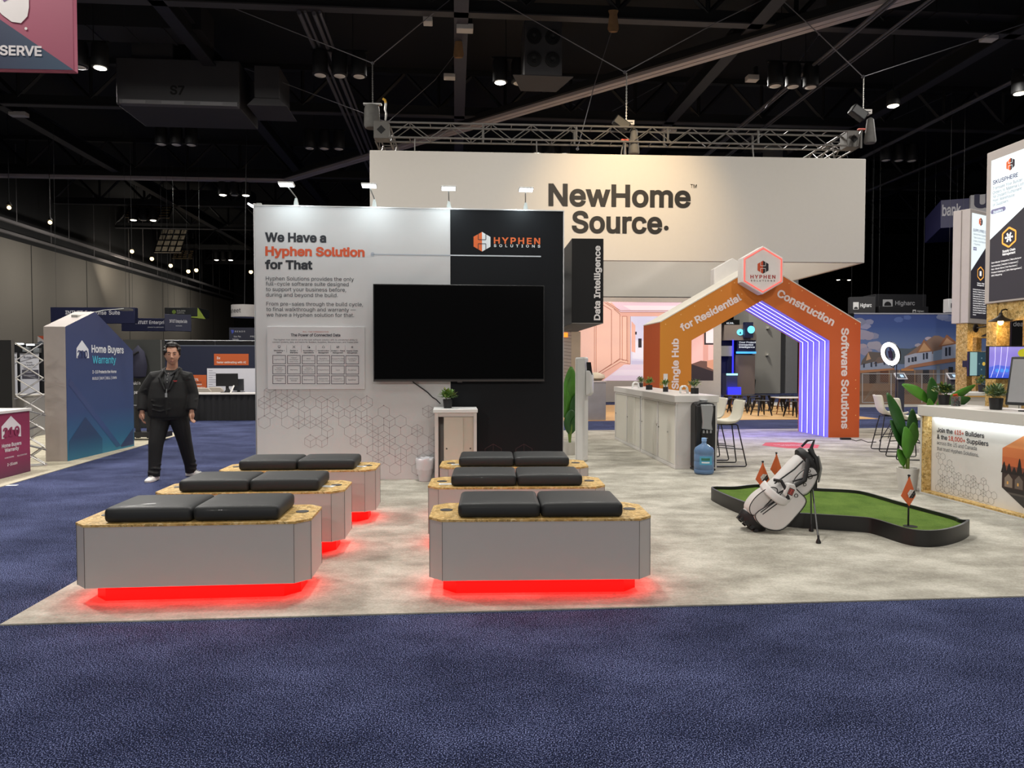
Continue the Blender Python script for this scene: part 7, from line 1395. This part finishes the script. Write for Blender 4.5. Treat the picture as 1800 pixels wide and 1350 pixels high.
m = MB(prn('8fa83a')); c = P.loc(306, 548.3); hexlogo(m, c[0], c[1], .1, -.01, prn('7c9638'), prn('7c9638'), MATS['sign_black4']); a = P.loc(347, 541); b = P.loc(347, 556); m.use(prn('9ab040')).prism([(P.loc(325, 559)[0], P.loc(325, 557)[1]), (P.loc(360, 560)[0], P.loc(360, 560.5)[1]), (P.loc(347, 541)[0], a[1]), (P.loc(347, 541)[0] - .02, b[1])], .02, .1, 'y'); m.build('emblem', t, sm=0)
c = at(434, 558, 31); t = thing('drum_sign', 'white round drum sign cut off by the display wall', 'hanging sign', (c.x, c.y, c.z), R(0)); dm = M('drum_white', 'b4b0ac', rough=.6); m = MB(dm); m.lathe([(.62, 0), (.64, .0), (.64, .52), (.6, .52)], 32); m.build('drum', t, sm=50); m = MB(wire); m.tube([(-.1, 0, .5), (.1, 0, 13 - c.z)], .014, 4); m.build('suspension_wire', t)
m = MB(prn('35343a')); v, f_ = tgeo('artsheet', .004); x_0 = min(p[0] for p in v); x_1 = max(p[0] for p in v); s_ = .36; m.add([(.646 * math.sin((p[0] - x_1) / .646 * s_ + .02 - .05), -.646 * math.cos((p[0] - x_1) / .646 * s_ + .02 - .05), .17 + p[1] * s_) for p in v], f_); m.build('lettering', t, sm=0)
c = at(403, 602, 27); P = Pl((c.x, c.y, 0), R(4)); t = thing('booth_header', 'dark booth header with pale lettering left of the display wall', 'header', P.o, P.rz); x1, z1 = P.loc(470, 576); z0 = P.loc(403, 602)[1]; m = MB(M('header_navy', '171a2c', rough=.5)); m.box(0, x1, 0, .3, z0, z1); m.build('panel', t); m = MB(prn('a8a8ac')); P.text(m, 'R E N D R', 413, 431, 584, 2.6, -.006, .01); P.text(m, 'Scan. Plan.', 411, 424, 593, 3, -.006, .01); P.text(m, 'Estimate.', 409, 420, 598, 3, -.006, .01); P.text(m, 'PRO', 440, 449, 593, 3, -.006, .01); m.use(prn('34449a')).flat([P.loc(*p) for p in ((406, 580), (411, 580), (411, 584), (408, 587))], -.006); m.build('lettering', t, sm=0)
m = MB(MATS['header_navy']); [m.box(x, x + .1, .1, .2, .01, z0) for x in (.05, x1 - .15)]; m.build('post', t)
# white card on the aisle carpet
c = flr(14, 853.5); t = MB(paper); t.xf = Matrix.Translation(c) @ Matrix.Rotation(R(8), 4, 'Z'); t.box(-.1, .11, -.03, .03, .001, .004); tag(t.build('floor_card'), 'white card lying on the blue aisle near the magenta counter', 'card')
# ================================================================== THE PERSON IN THE AISLE
pf = flr(305, 841); t = person = thing('person', 'person in black jacket and trousers with white trainers walking in the blue aisle', 'person', pf, math.atan2(-pf.x, pf.y) * .35)
skin = M('skin', 'b98a72', rough=.5, var=.08, scale=20); jk = M('jacket_black', '0b0b0c', rough=.8, var=.3, scale=9, bump=.15); tr = M('trouser_black', '08080a', rough=.8, var=.3, scale=8, bump=.1); hairm = M('hair_dark', '1d1918', rough=.55, var=.5, scale=60)
def skin_mesh(vs, es, root=0, sub=2):
    me = bpy.data.meshes.new('limbs'); me.from_pydata([v[0] for v in vs], es, []); o = bpy.data.objects.new('limbs', me); COL.objects.link(o); md = o.modifiers.new('skin', 'SKIN'); md.use_smooth_shade = True
    for i, v in enumerate(vs): sv = me.skin_vertices[0].data[i]; sv.radius = (v[1], v[2] if len(v) > 2 else v[1]); sv.use_root = (i == root)
    if sub: s = o.modifiers.new('sub', 'SUBSURF'); s.levels = sub; s.render_levels = sub
    dg = bpy.context.evaluated_depsgraph_get(); ev = o.evaluated_get(dg); m2 = bpy.data.meshes.new_from_object(ev, depsgraph=dg); V_ = [v.co.copy() for v in m2.vertices]; F_ = [tuple(p.vertices) for p in m2.polygons]
    bpy.data.objects.remove(o); bpy.data.meshes.remove(me); bpy.data.meshes.remove(m2); return V_, F_
SHL, SHR = (-.215, .02, 1.375), (.17, .03, 1.375); ELL, ELR = (-.365, .03, 1.14), (.235, .05, 1.13); WRL, WRR = (-.365, -.06, .915), (.255, -.04, .915)
body = [((-.04, .02, .95), .15, .11), ((-.04, .02, 1.15), .15, .11), ((-.03, .02, 1.34), .15, .1), ((-.01, .015, 1.46), .075, .07), ((.0, .005, 1.53), .056, .058), ((.005, .0, 1.58), .052, .054),
        (SHL, .06), (ELL, .045), (WRL, .03), (SHR, .06), (ELR, .045), (WRR, .03), ((-.13, .0, .88), .09), ((-.185, -.12, .5), .06), ((-.2, -.16, .1), .042), ((.05, .03, .88), .09), ((.13, .08, .5), .06), ((.175, .2, .1), .042)]
V0, F0 = skin_mesh(body, [(0, 1), (1, 2), (2, 3), (3, 4), (4, 5), (2, 6), (6, 7), (7, 8), (2, 9), (9, 10), (10, 11), (0, 12), (12, 13), (13, 14), (0, 15), (15, 16), (16, 17)])
bm_ = MB(skin); bm_.add(V0, F0); bm_.tube([(-.015, .02, 1.36), (-.008, .02, 1.44), (0, .012, 1.5), (.006, .0, 1.56), (.01, -.01, 1.64)], [.1, .088, .07, .066, .066], 16)
HM = Matrix.Translation((.012, -.03, 1.672)) @ Matrix.Rotation(R(14), 4, 'Z') @ Matrix.Rotation(R(4), 4, 'X') @ Matrix.Scale(1.14, 4)
def head_pts(sc=1.0, nu=30, nv=22):
    P = []
    for i in range(nv + 1):
        th = PI * i / nv
        for j in range(nu):
            ph = 2 * PI * j / nu; s = math.sin(th) if 0 < i < nv else .02
            x, y, z = .076 * s * math.cos(ph), .096 * s * math.sin(ph), .122 * math.cos(th)
            if z < -.015: q = min(1, (-z - .015) / .105); x *= 1 - .3 * q ** 1.4; y = y * (1 - .1 * q) - .012 * q if y < 0 else y * (1 - .4 * q)
            if y < 0:
                for ex in (-.031, .031): g = math.exp(-((x - ex) ** 2 + (z - .014) ** 2) / (2 * .012 ** 2)); y += .011 * g
                y -= .005 * math.exp(-((z - .034) / .01) ** 2) * math.exp(-(x / .05) ** 2); y -= .006 * math.exp(-((z + .1) / .018) ** 2 - (x / .025) ** 2); y += .004 * math.exp(-((z + .078) / .01) ** 2 - (x / .03) ** 2)
            P.append(Vector((x, y, z)) * sc)
    return P, nu, nv
P_, nu, nv = head_pts(); Fh = [(i * nu + j, i * nu + (j + 1) % nu, (i + 1) * nu + (j + 1) % nu, (i + 1) * nu + j) for i in range(nv) for j in range(nu)]
Fh += [tuple(range(nu))[::-1], tuple(nv * nu + j for j in range(nu))]
bm_.xf = HM; bm_.add(P_, [f[::-1] for f in Fh]); bm_.tube([(0, -.088, .028), (0, -.104, .0), (0, -.113, -.022), (0, -.1, -.032)], [.008, .0105, .0145, .009], 10); bm_.ball((-.011, -.1, -.025), .009, 8); bm_.ball((.011, -.1, -.025), .009, 8)
bm_.tube([(-.022, -.092, -.062), (0, -.099, -.059), (.022, -.092, -.062)], [.003, .0055, .003], 8); bm_.tube([(-.02, -.09, -.07), (0, -.098, -.071), (.02, -.09, -.07)], [.003, .006, .003], 8)
for s in (-1, 1): bm_.ball((s * .077, .008, .002), .03, 10, .32, .62, 1.0); bm_.ball((s * .074, .0, -.02), .012, 8, .5, 1, 1)
bm_.xf = None
def hand(w_, side, fwd):                       # relaxed hand hanging below the wrist; side = towards the thumb
    W_ = Vector(w_); dn = Vector((0, -.12, -1)).normalized(); sd = Vector(side).normalized(); fw = sd.cross(dn).normalized()
    bm_.ball(W_ + dn * .055, .046, 10, .85, .66, 1.25); bm_.tube([W_ - dn * .03, W_ + dn * .02], [.029, .03], 10)
    for k, (ln, off) in enumerate(((.072, .026), (.08, .009), (.074, -.009), (.058, -.026))):
        a = W_ + dn * .09 + sd * off; c1 = a + dn * ln * .45 + fw * .008; c2 = c1 + dn * ln * .3 + fw * .02; c3 = c2 + dn * ln * .15 + fw * .02; bm_.tube([a - dn * .02, a, c1, c2, c3], [.01, .0105, .0095, .009, .007], 8)
    a = W_ + dn * .035 + sd * .03; bm_.tube([a, a + dn * .03 + sd * .018 + fw * .012, a + dn * .065 + sd * .02 + fw * .022], [.014, .012, .009], 8)
hand(WRL, (.35, -1, 0), 1); hand(WRR, (-.35, -1, 0), 1)
o = bm_.build('body', person, sm=0); o.data.shade_smooth(); rm = o.modifiers.new('one_skin', 'REMESH'); rm.mode = 'VOXEL'; rm.voxel_size = .0055; rm.use_smooth_shade = True; sm_ = o.modifiers.new('soft', 'SMOOTH'); sm_.iterations = 2; sm_.factor = .4
m = MB(M('eye_white', 'c8c2ba', rough=.3)); m.xf = HM
for ex in (-.031, .031): m.ball((ex, -.0725, .013), .0125, 10)
m.use(M('iris_dark', '120c0a', rough=.2))
for ex in (-.031, .031): m.ball((ex + .001, -.0825, .012), .006, 8, 1, .6, 1)
m.build('eye', person)
m = MB(skin); m.xf = HM
for ex in (-.031, .031): m.tube([(ex - .015, -.082, .016), (ex, -.0885, .022), (ex + .015, -.082, .016)], .0045, 6)
m.build('eyelid', person); m = MB(hairm); m.xf = HM
for ex in (-.031, .031): m.tube([(ex - .019, -.088, .033), (ex, -.096, .039), (ex + .019, -.088, .034)], [.003, .0048, .003], 6)
m.build('eyebrow', person); m = MB(M('lip', '9a625a', rough=.5)); m.xf = HM; m.tube([(-.02, -.0945, -.064), (0, -.1035, -.0625), (.02, -.0945, -.064)], [.002, .004, .002], 8); m.tube([(-.018, -.0935, -.069), (0, -.1035, -.0705), (.018, -.0935, -.069)], [.002, .0042, .002], 8); m.build('lips', person)
hp_, nu, nv = head_pts(1.0); rnd = random.Random(5); hv = []
for p in hp_:
    w_ = .5 + .5 * math.sin(p.x * 130 + 3 * math.sin(p.z * 60)) * math.cos(p.y * 90); k = 1.05 + .07 * w_ * max(0, min(1, (p.z + .02) / .08)); hv.append(Vector((p.x * k, p.y * k, p.z * (1.06 + .06 * w_))))
def ishair(c): return c.z > .088 or (c.z > .05 and abs(c.x) > .056) or (c.y > -.012 and c.z > .0 and abs(c.x) > .03) or (c.y > .03 and c.z > -.075)
m = MB(hairm); m.xf = HM; m.add(hv, [f[::-1] for f in Fh[:-2] if ishair(sum((hp_[i] for i in f), Vector()) / 4)] + [Fh[-2][::-1]])
for k in range(46):
    a = rnd.uniform(0, 6.28); e = rnd.uniform(.35, 1.5); d_ = Vector((math.cos(a) * math.cos(e) * .08, math.sin(a) * math.cos(e) * .1, math.sin(e) * .128))
    if d_.y < -.045 and d_.z < .1: continue
    m.ball(d_ * 1.04, rnd.uniform(.013, .02), 6, 1.2, 1.2, .8)
m.build('hair', person, sm=80, solid=-.014)
m = MB(jk)
def loft(mm, secs, n=28):                        # stacked ovals: centre x, centre y, z, half width, half depth
    vs = [(cx + rx * math.cos(2 * PI * j / n), cy + ry * math.sin(2 * PI * j / n), z) for cx, cy, z, rx, ry in secs for j in range(n)]; k = len(secs)
    mm.add(vs, [(i * n + j, i * n + (j + 1) % n, (i + 1) * n + (j + 1) % n, (i + 1) * n + j) for i in range(k - 1) for j in range(n)] + [tuple(range(n))[::-1], tuple((k - 1) * n + j for j in range(n))])
loft(m, [(-.05, .02, .83, .245, .175), (-.055, .02, .86, .262, .185), (-.055, .01, .98, .268, .19), (-.05, .0, 1.1, .262, .185), (-.045, .005, 1.22, .252, .17), (-.04, .01, 1.31, .238, .155), (-.033, .02, 1.38, .195, .128), (-.02, .025, 1.43, .145, .105), (-.01, .025, 1.475, .1, .085)])
def mid_(a, b, q): return tuple(a[i] + (b[i] - a[i]) * q for i in range(3))
m.tube([(-.13, .02, 1.4), SHL, mid_(SHL, ELL, .5), ELL, mid_(ELL, WRL, .55), (WRL[0], WRL[1], WRL[2] + .01)], [.07, .098, .098, .09, .078, .062], 14)
m.tube([(.09, .03, 1.4), SHR, mid_(SHR, ELR, .5), ELR, mid_(ELR, WRR, .55), (WRR[0], WRR[1], WRR[2] + .01)], [.07, .098, .098, .09, .078, .062], 14)
rnd = random.Random(8)
for (p, q, r_) in ((SHL, ELL, .1), (ELL, WRL, .085), (SHR, ELR, .1), (ELR, WRR, .085)):   # cloth creases round the sleeves
    for i in range(4):
        c_ = mid_(p, q, .2 + i * .2); a0_ = rnd.uniform(0, 6); m.tube([(c_[0] + r_ * math.cos(a0_ + u) * .93, c_[1] + r_ * math.sin(a0_ + u) * .93, c_[2] + .03 * math.sin(u * 1.2)) for u in (0, .7, 1.4, 2.1)], [.004, .013, .013, .004], 6)
for i in range(3): z = .95 + i * .06; m.tube([(-.24, -.15 - .01 * (i % 2), z), (-.1, -.183 + .005 * (i % 3), z - .03), (.02, -.178, z + .02 * (i % 2))], [.003, .007, .003], 6)
m.tube([(-.12, .04, 1.475), (-.095, -.075, 1.44), (-.12, -.135, 1.37), (-.035, -.185, 1.2)], [.022, .026, .022, .012], 8); m.tube([(.1, .05, 1.475), (.085, -.07, 1.44), (.09, -.135, 1.37), (.01, -.185, 1.2)], [.022, .026, .022, .012], 8); m.tube([(-.12, .04, 1.475), (-.06, .11, 1.49), (.05, .11, 1.49), (.1, .05, 1.475)], .024, 8); m.tube([(-.012, -.188, 1.2), (-.02, -.192, 1.05), (-.03, -.185, .85)], .007, 6)
o = m.build('jacket', person, sm=60); rm = o.modifiers.new('one_cloth', 'REMESH'); rm.mode = 'VOXEL'; rm.voxel_size = .009; rm.use_smooth_shade = True; q_ = o.modifiers.new('soft', 'SMOOTH'); q_.iterations = 4; q_.factor = .5
m = MB(M('polo_charcoal', '242426', rough=.8)); vs = []
for i in range(9):
    q = i / 8; z = 1.44 - .245 * q; hw = .062 * (1 - q) ** .8 + .004; yy = -.085 - .085 * min(1, q * 2.2) - .012
    for u in (-1, -.5, 0, .5, 1): vs.append((-.005 + u * hw - .006 * q, yy + .02 * u * u * (1 - q), z))
m.add(vs, [(i * 5 + j, (i + 1) * 5 + j, (i + 1) * 5 + j + 1, i * 5 + j + 1) for i in range(8) for j in range(4)])
m.tube([(-.085, .03, 1.5), (-.084, -.04, 1.485), (-.06, -.095, 1.45), (-.02, -.13, 1.4)], [.012, .014, .014, .008], 8); m.tube([(.088, .03, 1.5), (.087, -.04, 1.485), (.064, -.095, 1.45), (.02, -.13, 1.4)], [.012, .014, .014, .008], 8); sh_ = m.build('polo_shirt', person, sm=70)
m = MB(M('button_pale', 'a8a8a4', rough=.4))
for z, y in ((1.425, -.14), (1.395, -.162), (1.35, -.184), (1.31, -.184)): m.ball((-.008, y, z), .006, 6)
m.build('button', sh_)
m = MB(M('badge_grey', '9a9c9e', rough=.4)); m.box(-.032, -.006, -.203, -.197, 1.11, 1.165); m.tube([(-.018, -.2, 1.165), (-.012, -.196, 1.22)], .004, 5); m.build('badge', person); m = MB(prn('b03434')); m.xf = Matrix.Translation((.06, -.168, 1.325)) @ Matrix.Rotation(R(12), 4, 'Z'); m.rect(0, .05, 0, .008, 0); m.rect(.012, .042, -.01, -.004, 0); m.build('jacket_emblem', person)
m = MB(tr); loft(m, [(-.045, .02, .8, .2, .15), (-.045, .02, .88, .225, .16), (-.045, .02, .98, .22, .155)])
for hp3, kn, an in (((-.145, .0, .84), (-.185, -.1, .48), (-.2, -.15, .1)), ((.065, .03, .84), (.125, .08, .5), (.175, .19, .1))):
    m.tube([(hp3[0], hp3[1], .9), hp3, mid_(hp3, kn, .5), kn, mid_(kn, an, .5), mid_(kn, an, .85), (an[0], an[1], .055)], [.11, .128, .112, .094, .082, .074, .076], 16)
    for i in range(3): z = .11 + i * .05; c_ = mid_(an, kn, i * .12); m.tube([(c_[0] + .076 * math.cos(u + i), c_[1] + .076 * math.sin(u + i), z + .012 * math.sin(u * 2)) for u in (3.4, 4.1, 4.8, 5.5, 6.1)], [.004, .014, .015, .014, .004], 6)
o = m.build('trousers', person, sm=60); rm = o.modifiers.new('one_cloth', 'REMESH'); rm.mode = 'VOXEL'; rm.voxel_size = .009; rm.use_smooth_shade = True; q_ = o.modifiers.new('soft', 'SMOOTH'); q_.iterations = 3; q_.factor = .5
def shoe(loc, rz):
    sh = MB(M('shoe_white', 'd6d4d0', rough=.55, var=.06, scale=30)); sh.xf = Matrix.Translation(loc) @ Matrix.Rotation(rz, 4, 'Z'); secs = [(-.085, .028, .07), (-.07, .036, .095), (-.03, .04, .1), (.02, .042, .092), (.08, .047, .072), (.14, .05, .055), (.18, .043, .042), (.203, .022, .028)]; vs = []; n = 10
    for x, hw, h in secs:
        for k in range(n + 1): a = PI * k / n; vs.append((-hw * math.cos(a), -x, .022 + (h - .022) * math.sin(a) ** .7))
    sh.add(vs, [(i * (n + 1) + k, i * (n + 1) + k + 1, (i + 1) * (n + 1) + k + 1, (i + 1) * (n + 1) + k) for i in range(len(secs) - 1) for k in range(n)] + [tuple(range(n + 1))[::-1], tuple((len(secs) - 1) * (n + 1) + k for k in range(n + 1))]); o = sh.build('shoe', person, sm=60)
    s2 = MB(M('sole_white', 'c8c6c2', rough=.6)); s2.xf = sh.xf; ot = [(-.03, .085), (.03, .085), (.044, .04), (.046, -.03), (.053, -.1), (.052, -.15), (.035, -.195), (0, -.212), (-.035, -.195), (-.052, -.15), (-.053, -.1), (-.046, -.03), (-.044, .04)]; s2.prism(ot[::-1], .002, .03); s2.build('sole', o, bevel=.005)
    s3 = MB(M('lace_grey', '8f8e8c', rough=.7)); s3.xf = sh.xf
    for k in range(4): s3.tube([(-.022, -.045 - k * .022, .095 - k * .009), (.022, -.045 - k * .022, .095 - k * .009)], .0035, 5)
    s3.build('laces', o)
shoe((-.2, -.135, 0), R(-8)); shoe((.19, .19, 0), R(72))
